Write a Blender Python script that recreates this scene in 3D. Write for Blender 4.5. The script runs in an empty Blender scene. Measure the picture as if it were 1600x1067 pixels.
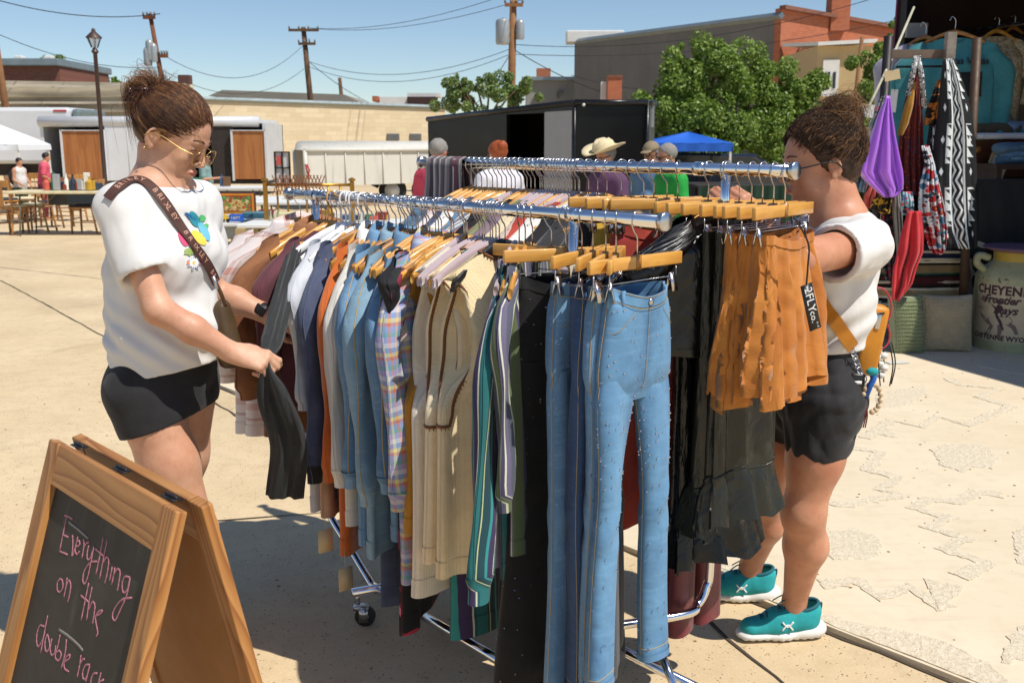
import bpy, math, random
import numpy as np
from mathutils import Vector, Matrix, Quaternion
random.seed(11)
C = bpy.context.scene.collection
SC = bpy.context.scene
R = math.radians
# ------------------------------------------------------------------ camera
F, CAMH, HY = 1556.0, 1.56, 225.0
PITCH = math.atan((533.5 - HY) / F)
cp_, sp_ = math.cos(PITCH), math.sin(PITCH)
cam = bpy.data.cameras.new("camera"); camo = bpy.data.objects.new("camera", cam); C.objects.link(camo)
cam.sensor_width = 36.0; cam.lens = F / 1600 * 36; cam.clip_start = 0.05; cam.clip_end = 2000
cam.dof.use_dof = True; cam.dof.focus_distance = 3.0; cam.dof.aperture_fstop = 8.0
camo.location = (0, 0, CAMH); camo.rotation_euler = (math.pi / 2 - PITCH, 0, 0)
SC.camera = camo
# ------------------------------------------------------------------ world, sun
SUN_EL = R(58); SHD = Vector((-0.83, 0.56, 0)).normalized()
w = bpy.data.worlds.new("World"); SC.world = w; w.use_nodes = True
nt = w.node_tree; nt.nodes.clear()
sky = nt.nodes.new("ShaderNodeTexSky"); sky.sky_type = 'NISHITA'; sky.sun_disc = False
sky.sun_elevation = SUN_EL
sky.sun_rotation = math.atan2(-SHD.x, -SHD.y)
sky.air_density = 1.0; sky.dust_density = 0.15; sky.ozone_density = 3.0; sky.altitude = 900
bg = nt.nodes.new("ShaderNodeBackground"); bg.inputs['Strength'].default_value = 0.112
wo = nt.nodes.new("ShaderNodeOutputWorld")
nt.links.new(sky.outputs[0], bg.inputs[0]); nt.links.new(bg.outputs[0], wo.inputs[0])
sun = bpy.data.lights.new("sun", 'SUN'); suno = bpy.data.objects.new("sun", sun); C.objects.link(suno)
sun.energy = 4.9; sun.angle = R(0.53); sun.color = (1.0, 0.945, 0.86)
sd = Vector((SHD.x * math.cos(SUN_EL), SHD.y * math.cos(SUN_EL), -math.sin(SUN_EL)))
suno.rotation_euler = sd.to_track_quat('-Z', 'Y').to_euler()
suno.location = (5, -5, 12)
SC.view_settings.view_transform = 'Standard'; SC.view_settings.look = 'None'
SC.view_settings.exposure = 0.0; SC.view_settings.gamma = 1.0; SC.view_settings.use_curve_mapping = False
SC.render.engine = 'CYCLES'
try:
 SC.cycles.max_bounces = 6; SC.cycles.use_denoising = True
except Exception: pass
# ------------------------------------------------------------------ placing helpers
def ray(px, py):
 a = (px - 800) / F; b = (533.5 - py) / F
 return Vector((a, cp_ + b * sp_, -sp_ + b * cp_))
def atY(px, py, Y):
 r = ray(px, py); return Vector((0, 0, CAMH)) + r * (Y / r.y)
def atH(px, py, h=0.0):
 r = ray(px, py); return Vector((0, 0, CAMH)) + r * ((h - CAMH) / r.z)
def proj(p):
 x, y, z = p[0], p[1], p[2] - CAMH
 d = y * cp_ - z * sp_; v = y * sp_ + z * cp_
 return 800 + F * x / d, 533.5 - F * v / d
def zfor(x, y, py):
 r = ray(800, py); return CAMH + r.z / r.y * y
# ------------------------------------------------------------------ object helpers
def tag(o, label=None, cat=None, group=None, kind=None):
 if label: o["label"] = label
 if cat: o["category"] = cat
 if group: o["group"] = group
 if kind: o["kind"] = kind
 return o
def empty(name, loc=(0, 0, 0), rz=0.0, label=None, cat=None, group=None):
 o = bpy.data.objects.new(name, None); C.objects.link(o); o.location = loc; o.rotation_euler = (0, 0, rz)
 o.empty_display_size = 0.05
 return tag(o, label, cat, group)
class G:
 """vertex / face collector"""
 def __init__(s): s.v = []; s.f = []; s.uv = []; s.m = []; s.n = 0
 def add(s, V, Fc, UV=None, mi=0):
  V = np.asarray(V, float).reshape(-1, 3); s.v.append(V)
  s.f += [tuple(i + s.n for i in f) for f in Fc]
  s.uv.append(np.asarray(UV, float) if UV is not None else V[:, [0, 2]])
  s.m += [mi] * len(Fc); s.n += len(V); return s
 def box(s, c, size, rot=None, mi=0):
  x, y, z = [k / 2 for k in size]
  V = np.array([[-x,-y,-z],[x,-y,-z],[x,y,-z],[-x,y,-z],[-x,-y,z],[x,-y,z],[x,y,z],[-x,y,z]])
  if rot is not None:
   if not hasattr(rot, 'to_3x3'): rot = Matrix.Rotation(rot, 3, 'Z')
   V = V @ np.array(rot.to_3x3()).T
  return s.add(V + np.array(c), [(0,3,2,1),(4,5,6,7),(0,1,5,4),(1,2,6,5),(2,3,7,6),(3,0,4,7)], None, mi)
 def tube(s, path, r, n=10, cap=True, mi=0, flat=None, up=None):
  V, Fc, UV = tube(path, r, n, cap, flat, up); return s.add(V, Fc, UV, mi)
 def sphere(s, c, r, nu=12, nv=8, mi=0):
  r = np.ones(3) * r
  V = []; Fc = []
  for j in range(nv + 1):
   t = math.pi * j / nv
   for i in range(nu):
    a = 2 * math.pi * i / nu
    V.append((math.sin(t) * math.cos(a), math.sin(t) * math.sin(a), math.cos(t)))
  for j in range(nv):
   for i in range(nu):
    Fc.append((j*nu+i, (j+1)*nu+i, (j+1)*nu+(i+1)%nu, j*nu+(i+1)%nu))
  return s.add(np.array(V) * r + np.array(c), Fc, None, mi)
 def lathe(s, prof, c=(0,0,0), n=24, mi=0):
  V = []; Fc = []; UV = []
  m = len(prof)
  for j, (r, z) in enumerate(prof):
   for i in range(n):
    a = 2*math.pi*i/n; V.append((c[0]+r*math.cos(a), c[1]+r*math.sin(a), c[2]+z)); UV.append((i/n, j/max(1, m-1)))
  for j in range(m-1):
   for i in range(n):
    Fc.append((j*n+i, j*n+(i+1)%n, (j+1)*n+(i+1)%n, (j+1)*n+i))
  Fc.append(tuple(range(n))[::-1]); Fc.append(tuple((m-1)*n+i for i in range(n)))
  return s.add(V, Fc, UV, mi)
 def poly(s, pts, thick=0.0, nrm=None, mi=0):
  """flat polygon, extruded by thick along nrm"""
  P = np.array([tuple(p) for p in pts], float); n = len(P)
  if thick == 0: return s.add(P, [tuple(range(n))], None, mi)
  nn = np.array(nrm, float); nn = nn / np.linalg.norm(nn)
  V = np.vstack([P, P + nn * thick])
  Fc = [tuple(range(n))[::-1], tuple(range(n, 2*n))] + [(i, (i+1) % n, (i+1) % n + n, i+n) for i in range(n)]
  return s.add(V, Fc, None, mi)
 def build(s, name, mats, parent=None, smooth=True, bevel=0, auto=None, **t):
  V = np.vstack(s.v) if s.v else np.zeros((0, 3)); UV = np.vstack(s.uv)
  me = bpy.data.meshes.new(name); me.from_pydata(V.tolist(), [], s.f)
  if not isinstance(mats, (list, tuple)): mats = [mats]
  for m in mats: me.materials.append(m)
  lay = me.uv_layers.new(name="UVMap")
  li = np.zeros(len(me.loops), dtype=np.int32); me.loops.foreach_get("vertex_index", li)
  lay.data.foreach_set("uv", UV[li].ravel())
  if len(mats) > 1: me.polygons.foreach_set("material_index", s.m)
  if smooth:
   me.polygons.foreach_set("use_smooth", [True] * len(me.polygons))
   if auto is not None:
    try: me.set_sharp_from_angle(angle=R(auto))
    except Exception: pass
  me.update()
  o = bpy.data.objects.new(name, me); C.objects.link(o)
  if parent is not None: o.parent = parent
  if bevel:
   b = o.modifiers.new("bevel", 'BEVEL'); b.width = bevel; b.segments = 2; b.limit_method = 'ANGLE'; b.angle_limit = R(40)
  tag(o, t.get('label'), t.get('cat'), t.get('group'), t.get('kind'))
  return o
def tube(path, r, n=10, cap=True, flat=None, up=None):
 P = np.array([tuple(p) for p in path], float); m = len(P)
 rr = np.ones(m) * r if np.isscalar(r) else np.asarray(r, float)
 T = np.gradient(P, axis=0); T /= np.linalg.norm(T, axis=1)[:, None] + 1e-12
 u = np.array(up if up is not None else (0, 0, 1.0), float)
 if abs(np.dot(u, T[0])) > .9: u = np.array((1.0, 0, 0)) if up is None else np.array((0, 1.0, 0.1))
 V = []; UV = []; d = 0
 for i in range(m):
  if up is not None: u = np.array(up, float)
  u = u - T[i] * np.dot(u, T[i]); u /= np.linalg.norm(u) + 1e-12
  b = np.cross(T[i], u)
  if i: d += np.linalg.norm(P[i] - P[i-1])
  a = np.linspace(0, 2*np.pi, n, endpoint=False)
  fl = 1.0 if flat is None else flat
  V.append(P[i] + rr[i] * (np.cos(a)[:, None] * b + fl * np.sin(a)[:, None] * u))
  UV.append(np.stack([a / (2*np.pi) * 2*np.pi*rr[i], np.full(n, d)], 1))
 V = np.vstack(V); UV = np.vstack(UV); Fc = []
 for j in range(m - 1):
  for i in range(n):
   Fc.append((j*n+i, j*n+(i+1)%n, (j+1)*n+(i+1)%n, (j+1)*n+i))
 if cap: Fc.append(tuple(range(n))[::-1]); Fc.append(tuple((m-1)*n+i for i in range(n)))
 return V, Fc, UV
def grid_faces(m, n, closed=True):
 Fc = []
 for j in range(m - 1):
  for i in range(n if closed else n - 1):
   Fc.append((j*n+i, j*n+(i+1) % n, (j+1)*n+(i+1) % n, (j+1)*n+i))
 return Fc
def sst(a, b, x):
 t = np.clip((x - a) / (b - a), 0, 1); return t*t*(3-2*t)
def copy_tree(o, parent=None):
 c = o.copy(); C.objects.link(c)
 if parent is not None: c.parent = parent
 for ch in list(o.children): copy_tree(ch, c)
 return c
def bez(pts, k=8):
 """Catmull-Rom through points"""
 P = [np.array(tuple(p), float) for p in pts]; P = [2*P[0]-P[1]] + P + [2*P[-1]-P[-2]]; out = []
 for i in range(1, len(P) - 2):
  for q in range(k):
   t = q / k
   out.append(0.5*((2*P[i]) + (-P[i-1]+P[i+1])*t + (2*P[i-1]-5*P[i]+4*P[i+1]-P[i+2])*t*t + (-P[i-1]+3*P[i]-3*P[i+1]+P[i+2])*t**3))
 out.append(P[-2]); return np.array(out)
# ------------------------------------------------------------------ materials
class NB:
 def __init__(s, name):
  s.mat = bpy.data.materials.new(name); s.mat.use_nodes = True
  s.nt = s.mat.node_tree; s.nt.nodes.clear()
  s.out = s.nt.nodes.new("ShaderNodeOutputMaterial"); s.b = s.nt.nodes.new("ShaderNodeBsdfPrincipled")
  s.nt.links.new(s.b.outputs[0], s.out.inputs[0]); s.tc = s.nt.nodes.new("ShaderNodeTexCoord")
 def n(s, t, **k):
  x = s.nt.nodes.new(t)
  for a, b in k.items():
   if hasattr(x, a): setattr(x, a, b)
   else: x.inputs[a.replace('_', ' ')].default_value = b
  return x
 def l(s, a, b): s.nt.links.new(a, b)
 def put(s, inp, v):
  if hasattr(v, 'is_linked') or hasattr(v, 'links'): s.l(v, inp)
  else: inp.default_value = v
 def m(s, op, a, b=None, c=None, clamp=False):
  x = s.nt.nodes.new("ShaderNodeMath"); x.operation = op; x.use_clamp = clamp; s.put(x.inputs[0], a)
  if b is not None: s.put(x.inputs[1], b)
  if c is not None: s.put(x.inputs[2], c)
  return x.outputs[0]
 def uv(s): return s.tc.outputs['UV']
 def ob(s): return s.tc.outputs['Object']
 def gen(s): return s.tc.outputs['Generated']
 def sep(s, v):
  x = s.nt.nodes.new("ShaderNodeSeparateXYZ"); s.l(v, x.inputs[0]); return x.outputs
 def comb(s, a=0., b=0., c=0.):
  x = s.nt.nodes.new("ShaderNodeCombineXYZ"); s.put(x.inputs[0], a); s.put(x.inputs[1], b); s.put(x.inputs[2], c); return x.outputs[0]
 def scale(s, v, sc, loc=(0,0,0), rot=(0,0,0)):
  x = s.nt.nodes.new("ShaderNodeMapping"); s.l(v, x.inputs[0]); x.inputs['Scale'].default_value = sc
  x.inputs['Location'].default_value = loc; x.inputs['Rotation'].default_value = rot; return x.outputs[0]
 def noise(s, v, sc, det=4, rough=.55, dist=0., col=False):
  x = s.nt.nodes.new("ShaderNodeTexNoise"); s.l(v, x.inputs['Vector']); x.inputs['Scale'].default_value = sc
  x.inputs['Detail'].default_value = det; x.inputs['Roughness'].default_value = rough; x.inputs['Distortion'].default_value = dist
  return x.outputs['Color' if col else 'Fac']
 def voro(s, v, sc, feat='F1', out='Distance', rnd=1.0):
  x = s.nt.nodes.new("ShaderNodeTexVoronoi"); x.feature = feat; s.l(v, x.inputs['Vector']); x.inputs['Scale'].default_value = sc
  x.inputs['Randomness'].default_value = rnd
  return x.outputs[out]
 def mix(s, f, a, b, bt='MIX'):
  x = s.nt.nodes.new("ShaderNodeMix"); x.data_type = 'RGBA'; x.blend_type = bt
  s.put(x.inputs[0], f); s.put(x.inputs[6], col(a)); s.put(x.inputs[7], col(b)); return x.outputs[2]
 def ramp(s, f, stops, mode='LINEAR'):
  x = s.nt.nodes.new("ShaderNodeValToRGB"); cr = x.color_ramp; cr.interpolation = mode
  while len(cr.elements) > 1: cr.elements.remove(cr.elements[-1])
  cr.elements[0].position = stops[0][0]; cr.elements[0].color = col(stops[0][1])
  for p, c in stops[1:]:
   e = cr.elements.new(p); e.color = col(c)
  s.l(f, x.inputs[0]); return x.outputs[0]
 def rng(s, f, a, b, c=0., d=1.):
  x = s.nt.nodes.new("ShaderNodeMapRange"); s.l(f, x.inputs[0]); x.inputs[1].default_value = a; x.inputs[2].default_value = b
  x.inputs[3].default_value = c; x.inputs[4].default_value = d; return x.outputs[0]
 def bump(s, h, st=.5, dist=.01, prev=None):
  x = s.nt.nodes.new("ShaderNodeBump"); s.l(h, x.inputs['Height']); x.inputs['Strength'].default_value = st; x.inputs['Distance'].default_value = dist
  if prev is not None: s.l(prev, x.inputs['Normal'])
  return x.outputs[0]
 def set(s, color=None, rough=None, metal=None, normal=None, **k):
  if color is not None: s.put(s.b.inputs['Base Color'], col(color))
  if rough is not None: s.put(s.b.inputs['Roughness'], rough)
  if metal is not None: s.b.inputs['Metallic'].default_value = metal
  if normal is not None: s.l(normal, s.b.inputs['Normal'])
  for a, b in k.items(): s.put(s.b.inputs[a.replace('_', ' ')], b)
  return s.mat
def col(c):
 if isinstance(c, (tuple, list)) and len(c) == 3: return (c[0], c[1], c[2], 1.0)
 return c
def hx(h):
 v = [int(h[i:i+2], 16) / 255 for i in (0, 2, 4)]
 return tuple(x / 12.92 if x <= .04045 else ((x + .055) / 1.055) ** 2.4 for x in v)
_mc = {}
def mat(name, c, rough=.6, metal=0., var=.12, vs=6., bump=0., bs=80., coord='ob', spec=None, sheen=0., coat=0.):
 if name in _mc: return _mc[name]
 b = NB(name); v = b.ob() if coord == 'ob' else b.uv()
 if isinstance(c, str): c = hx(c)
 f = b.noise(v, vs, 5, .6)
 cc = b.mix(b.rng(f, .3, .7), tuple(max(0, x*(1-var)) for x in c), tuple(min(1, x*(1+var)) for x in c)) if var else c
 kw = {}
 if spec is not None: kw['Specular_IOR_Level'] = spec
 if sheen: kw['Sheen_Weight'] = sheen
 if coat: kw['Coat_Weight'] = coat
 nrm = b.bump(b.noise(v, bs, 4, .65), bump, .004) if bump else None
 r = b.rng(b.noise(v, vs*2.3, 3), .3, .7, max(.02, rough-.07), min(1, rough+.07)) if var else rough
 _mc[name] = b.set(cc, r, metal, nrm, **kw); return _mc[name]
# ------------------------------------------------------------------ fabrics
def fabric(name, c, c2=None, var=.12, weave=900., bump=.25, sheen=.15, rough=.88, wr=.35, trans=0.0):
 """plain cloth: soft tonal drift, thread relief, small creases"""
 if name in _mc: return _mc[name]
 b = NB(name); uv = b.uv()
 if isinstance(c, str): c = hx(c)
 if isinstance(c2, str): c2 = hx(c2)
 n1 = b.noise(uv, 7, 4, .6)
 base = b.mix(b.rng(n1, .3, .7), tuple(x*(1-var) for x in c), c2 or tuple(min(1, x*(1+var)) for x in c))
 u, v = b.sep(uv)[:2]
 th = b.m('MULTIPLY', b.m('SINE', b.m('MULTIPLY', u, weave)), b.m('SINE', b.m('MULTIPLY', v, weave)))
 cr = b.noise(b.scale(uv, (9, 3.2, 1)), 2.2, 3, .5, .2)
 nrm = b.bump(th, bump*.4, .0008); nrm = b.bump(cr, wr, .02, nrm)
 _mc[name] = b.set(base, rough, 0, nrm, Sheen_Weight=sheen); return _mc[name]
def denim(name, lo, hi, wash=.5):
 if name in _mc: return _mc[name]
 b = NB(name); uv = b.uv(); u, v = b.sep(uv)[:2]
 n1 = b.noise(b.scale(uv, (3, 1.1, 1)), 4, 5, .62); n2 = b.noise(uv, 260, 2, .7)
 f = b.m('ADD', b.m('MULTIPLY', b.rng(n1, .3, .72), wash), b.m('MULTIPLY', n2, 1-wash), clamp=True)
 base = b.mix(f, hx(lo), hx(hi))
 mid = b.m('ABSOLUTE', b.m('SUBTRACT', b.m('FRACT', b.m('MULTIPLY', b.m('ADD', u, .02), 6.2)), .5)); base = b.mix(b.m('MULTIPLY', b.rng(mid, .12, .45, 1., 0.), .35), base, tuple(min(1, x*1.35+.03) for x in hx(hi)))
 whisk = b.noise(b.scale(uv, (5, 34, 1), rot=(0, 0, .25)), 2, 3, .6); base = b.mix(b.m('MULTIPLY', b.rng(whisk, .52, .72), .3, clamp=True), base, tuple(min(1, x*1.3+.03) for x in hx(hi)))
 tw = b.m('SINE', b.m('MULTIPLY', b.m('ADD', u, v), 1500))
 streak = b.noise(b.scale(uv, (160, 9, 1)), 3, 3, .6)
 base = b.mix(b.m('MULTIPLY', b.rng(streak, .5, .75), .35, clamp=True), base, hx(hi))
 cr = b.noise(b.scale(uv, (8, 5, 1)), 2.2, 3, .5, .2)
 nrm = b.bump(tw, .15, .0006); nrm = b.bump(cr, .45, .018, nrm)
 _mc[name] = b.set(base, .85, 0, nrm, Sheen_Weight=.1); return _mc[name]
def knit(name, c, rib=120., var=.12, fuzzy=.4, vert=True):
 if name in _mc: return _mc[name]
 b = NB(name); uv = b.uv(); u, v = b.sep(uv)[:2]
 if isinstance(c, str): c = hx(c)
 s = b.m('ABSOLUTE', b.m('SINE', b.m('MULTIPLY', u if vert else v, rib*math.pi)))
 s2 = b.m('ABSOLUTE', b.m('SINE', b.m('ADD', b.m('MULTIPLY', v, rib*3.6), b.m('MULTIPLY', s, 1.2))))
 h = b.m('MULTIPLY', s, b.m('ADD', b.m('MULTIPLY', s2, .35), .65))
 n1 = b.noise(uv, 14, 4, .6)
 base = b.mix(b.rng(n1, .3, .7), tuple(x*(1-var) for x in c), tuple(min(1, x*(1+var)) for x in c))
 base = b.mix(b.m('MULTIPLY', b.m('SUBTRACT', 1.0, h), .22), base, tuple(x*.72 for x in c))
 nrm = b.bump(h, .3, .002); nrm = b.bump(b.noise(uv, 240, 3, .7), fuzzy, .003, nrm)
 nrm = b.bump(b.noise(b.scale(uv, (7, 3, 1)), 2.2, 3, .5, .2), .35, .02, nrm)
 _mc[name] = b.set(base, .95, 0, nrm, Sheen_Weight=.35); return _mc[name]
def stripes(name, stops, per=.09, vert=True, wob=0.004, rough=.85):
 if name in _mc: return _mc[name]
 b = NB(name); uv = b.uv(); u, v = b.sep(uv)[:2]
 w_ = b.m('MULTIPLY', b.m('SUBTRACT', b.noise(uv, 6, 2), .5), wob*2)
 f = b.m('FRACT', b.m('DIVIDE', b.m('ADD', u if vert else v, w_), per))
 base = b.ramp(f, [(p, hx(c)) for p, c in stops], 'CONSTANT')
 base = b.mix(b.m('MULTIPLY', b.noise(uv, 300, 2), .3), base, (.2, .2, .2), 'MULTIPLY')
 nrm = b.bump(b.noise(b.scale(uv, (9, 3, 1)), 2.2, 3, .5, .2), .35, .02)
 _mc[name] = b.set(base, rough, 0, nrm, Sheen_Weight=.1); return _mc[name]
def plaid(name, su, sv, per=.085, basec=None):
 if name in _mc: return _mc[name]
 b = NB(name); uv = b.uv(); u, v = b.sep(uv)[:2]
 a = b.ramp(b.m('FRACT', b.m('DIVIDE', u, per)), [(p, hx(c)) for p, c in su], 'CONSTANT')
 c = b.ramp(b.m('FRACT', b.m('DIVIDE', v, per*1.05)), [(p, hx(c_)) for p, c_ in sv], 'CONSTANT')
 base = b.mix(.5, a, c)
 base = b.mix(b.m('MULTIPLY', b.noise(uv, 350, 2), .25), base, (.25, .25, .25), 'MULTIPLY')
 nrm = b.bump(b.noise(b.scale(uv, (9, 3, 1)), 2.2, 3, .5, .2), .3, .02)
 _mc[name] = b.set(base, .85, 0, nrm); return _mc[name]
def floral(name, ground, cols, sc=30., cover=.45, leaf=None):
 if name in _mc: return _mc[name]
 b = NB(name); uv = b.uv()
 wv = b.scale(uv, (1, 1, 1))
 wn = b.noise(uv, sc*1.2, 2, .5, 0, True)
 x = b.nt.nodes.new("ShaderNodeMix"); x.data_type = 'VECTOR'; x.inputs[0].default_value = .012
 b.l(wv, x.inputs[4]); b.l(wn, x.inputs[5]); wv = x.outputs[1]
 d = b.voro(wv, sc); cc = b.voro(wv, sc, out='Color'); r = b.sep(cc)[0]; g = b.sep(cc)[1]
 petal = b.ramp(r, [(i/len(cols), hx(c)) for i, c in enumerate(cols)], 'CONSTANT')
 mask = b.m('MULTIPLY', b.m('LESS_THAN', d, b.m('MULTIPLY', b.m('ADD', g, .45), cover)), 1.0)
 heart = b.m('LESS_THAN', d, .1)
 base = b.mix(mask, hx(ground), petal); base = b.mix(heart, base, hx(leaf or 'd8b84a'))
 d2 = b.voro(wv, sc*2.3); m2 = b.m('MULTIPLY', b.m('LESS_THAN', d2, .2), b.m('SUBTRACT', 1.0, mask))
 base = b.mix(m2, base, hx(cols[-1]))
 nrm = b.bump(b.noise(b.scale(uv, (9, 3, 1)), 2.2, 3, .5, .2), .35, .02)
 _mc[name] = b.set(base, .8, 0, nrm); return _mc[name]
def leather(name, c='0b0b0c', rough=.28):
 if name in _mc: return _mc[name]
 b = NB(name); uv = b.uv()
 nrm = b.bump(b.noise(uv, 320, 3, .6), .08, .001); nrm = b.bump(b.noise(b.scale(uv, (10, 5, 1)), 2.5, 3, .5, .4), .5, .02, nrm)
 _mc[name] = b.set(hx(c), b.rng(b.noise(uv, 20, 3), .3, .7, rough-.06, rough+.1), 0, nrm, Specular_IOR_Level=.45); return _mc[name]
def wood(name, lo, hi, sc=30., axis=0, rough=.45, coat=.15):
 if name in _mc: return _mc[name]
 b = NB(name); v = b.ob(); s = [sc, sc, sc]; s[axis] = sc * .09
 n = b.noise(b.scale(v, tuple(s)), 1.0, 5, .6, .6)
 base = b.ramp(n, [(.3, hx(lo)), (.5, hx(hi)), (.58, hx(lo)), (.7, hx(hi))])
 nrm = b.bump(n, .15, .002)
 _mc[name] = b.set(base, rough, 0, nrm, Coat_Weight=coat); return _mc[name]
def pinewood(name, axis=0, hi='c08a50', lo='8a5528'):
 """strongly grained stained softwood: wide grain bands"""
 if name in _mc: return _mc[name]
 b = NB(name); v = b.ob(); s = [14., 14., 14.]; s[axis] = 1.6
 dn = b.noise(b.scale(v, tuple(k*.35 for k in s)), 1.0, 3, .5)
 x = b.sep(b.scale(v, tuple(k*2.2 for k in s)))
 ax = [0, 1, 2]; ax.remove(axis)
 r = b.m('ADD', b.m('ADD', x[ax[0]], x[ax[1]]), b.m('MULTIPLY', dn, 16.0))
 ring = b.m('FRACT', r)
 fine = b.noise(b.scale(v, tuple(k*22 for k in s)), 1.0, 3, .6)
 base = b.ramp(ring, [(0, hx(hi)), (.55, hx('a9743c')), (.86, hx(lo)), (1, hx(hi))])
 base = b.mix(b.m('MULTIPLY', fine, .35), base, hx(lo))
 nrm = b.bump(b.m('MULTIPLY', ring, -1.0), .25, .003); nrm = b.bump(fine, .3, .001, nrm)
 _mc[name] = b.set(base, .55, 0, nrm, Coat_Weight=.08); return _mc[name]
CHROME = NB("chrome"); CHROME = CHROME.set((.82, .82, .84), CHROME.rng(CHROME.noise(CHROME.ob(), 12, 4), .3, .7, .05, .13), 1.0)
STEEL = mat("steel", (.55, .55, .56), .25, 1.0, .1)
HWOOD = wood("hanger_wood", "bd8236", "dca550", 22., 0, .42, .3)
HWOOD2 = wood("hanger_wood_dark", "8f5d26", "b47d38", 22., 0, .42, .3)
BLKP = mat("black_plastic", (.012, .012, .013), .35, 0, .1)
WHTP = mat("white_plastic", (.8, .8, .8), .35, 0, .03)
LAVP = mat("grey_velvet", hx('b09ca0'), .8, 0, .08, sheen=.5)
CARD = mat("card_tag", hx('c8b48c'), .8, 0, .06)
RUBBER = mat("rubber", (.018, .018, .018), .6, 0, .2)
THREAD = mat("gold_thread", hx('b79a5e'), .7, 0, .1)
# ------------------------------------------------------------------ the double rack
DV = Vector((-.66, .751, 0)).normalized()
NV = Vector((.751, .66, 0)).normalized()
FRr = Vector((.34, 2.25, 1.388)); BRr = Vector((.69, 2.48, 1.495))
FL, BL = 1.69, 1.53
RZ = math.atan2(NV.y, NV.x)
rack = empty("clothes_rack", (FRr.x, FRr.y, 0), 0, "chrome double clothes rack on castors with two parallel rails", "clothes rack")
def rl(p): return Vector(p) - Vector((FRr.x, FRr.y, 0))
def railpt(front, s): return (FRr if front else BRr) + DV * (s * .945)
for nm, A, L in (("rail", FRr, FL), ("rail", BRr, BL)):
 g = G(); g.tube([rl(A), rl(A + DV * L)], .0155, 24)
 r_ = g.build(nm, CHROME, rack)
 for e, sgn in ((A, -1), (A + DV * L, 1)):
  g = G(); g.tube([rl(e + DV * sgn * -.004), rl(e + DV*sgn*.008), rl(e + DV*sgn*.011)], [.021, .023, .0195], 24)
  g.build("end_cap", STEEL, r_)
 for q in (.27, L-.2): G().tube([rl(A + DV * q), rl(A + DV * (q+.03))], .0185, 20).build("collar", CHROME, r_)
BZ = .12
fo = -NV * .05; fb = -NV * .16
def V0(p, z): return Vector((p.x, p.y, z))
for s in (.285, FL - .17):
 a = FRr + DV * s; b = BRr + DV * (s - .085)
 ins = (-.16 if s < 1 else -.36); e0 = V0(a + fo, BZ) + DV * ins; e1 = V0(b + fb, BZ) + DV * ins
 g = G()
 g.tube(bez([rl(a - Vector((0, 0, .01))), rl(V0(a, .45)), rl(V0(a - NV*.01, .30)), rl(V0(a + fo*.5 + DV*ins*.6, .17)), rl(e0)], 8), .0125, 14)
 g.build("upright", CHROME, rack)
 g = G()
 g.tube(bez([rl(b - Vector((0, 0, .01))), rl(V0(b, .9)), rl(V0(b, .42)), rl(V0(b - NV*.012, .335)), rl(V0(b - NV*.05, .295)), rl(V0(b - NV*.12, .285)), rl(V0(a + NV*.01, .275))], 8), .0125, 14)
 g.build("upright", CHROME, rack)
 g = G(); q0 = V0(b - NV*.24, .28); q1 = V0(b - NV*.24, BZ) + DV*ins - NV*.05
 g.tube([rl(q0), rl(q1)], .011, 12); g.build("short_leg", CHROME, rack)
 g = G(); g.tube([rl(e0 - NV*.08), rl(e1 + NV * .04)], .0155, 14)
 cb = g.build("cross_bar", CHROME, rack)
 for q in (e0 - NV * .06, e1 + NV * .0):
  g = G(); g.tube([rl(q), rl(q - Vector((0, 0, .045)))], .009, 10)
  g.box(rl(q + Vector((.012, 0, -.055))), (.05, .034, .012));
  for k in (-1, 1): g.box(rl(q + Vector((.02, .016*k, -.078))), (.03, .003, .05))
  c = g.build("caster_fork", STEEL, rack)
  g = G(); cc = rl(q + Vector((.024, 0, -BZ + .034)))
  g.tube([cc - Vector((0, .011, 0)), cc + Vector((0, .011, 0))], .034, 24); g.build("wheel", RUBBER, c, bevel=.003)
  g = G(); g.tube([cc - Vector((0, .0125, 0)), cc + Vector((0, .0125, 0))], .012, 14); g.build("hub", WHTP, c)
a0 = FRr + DV * .125 + fo; a1 = FRr + DV * (FL - .53) + fo; a0.z = a1.z = BZ
b0 = BRr + DV * .04 + fb; b1 = BRr + DV * (FL - .615) + fb; b0.z = b1.z = BZ
for p, q in ((a0, a1), (b0, b1)):
 g = G(); g.tube([rl(p), rl(q)], .0145, 16); g.build("base_rail", CHROME, rack)
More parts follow.
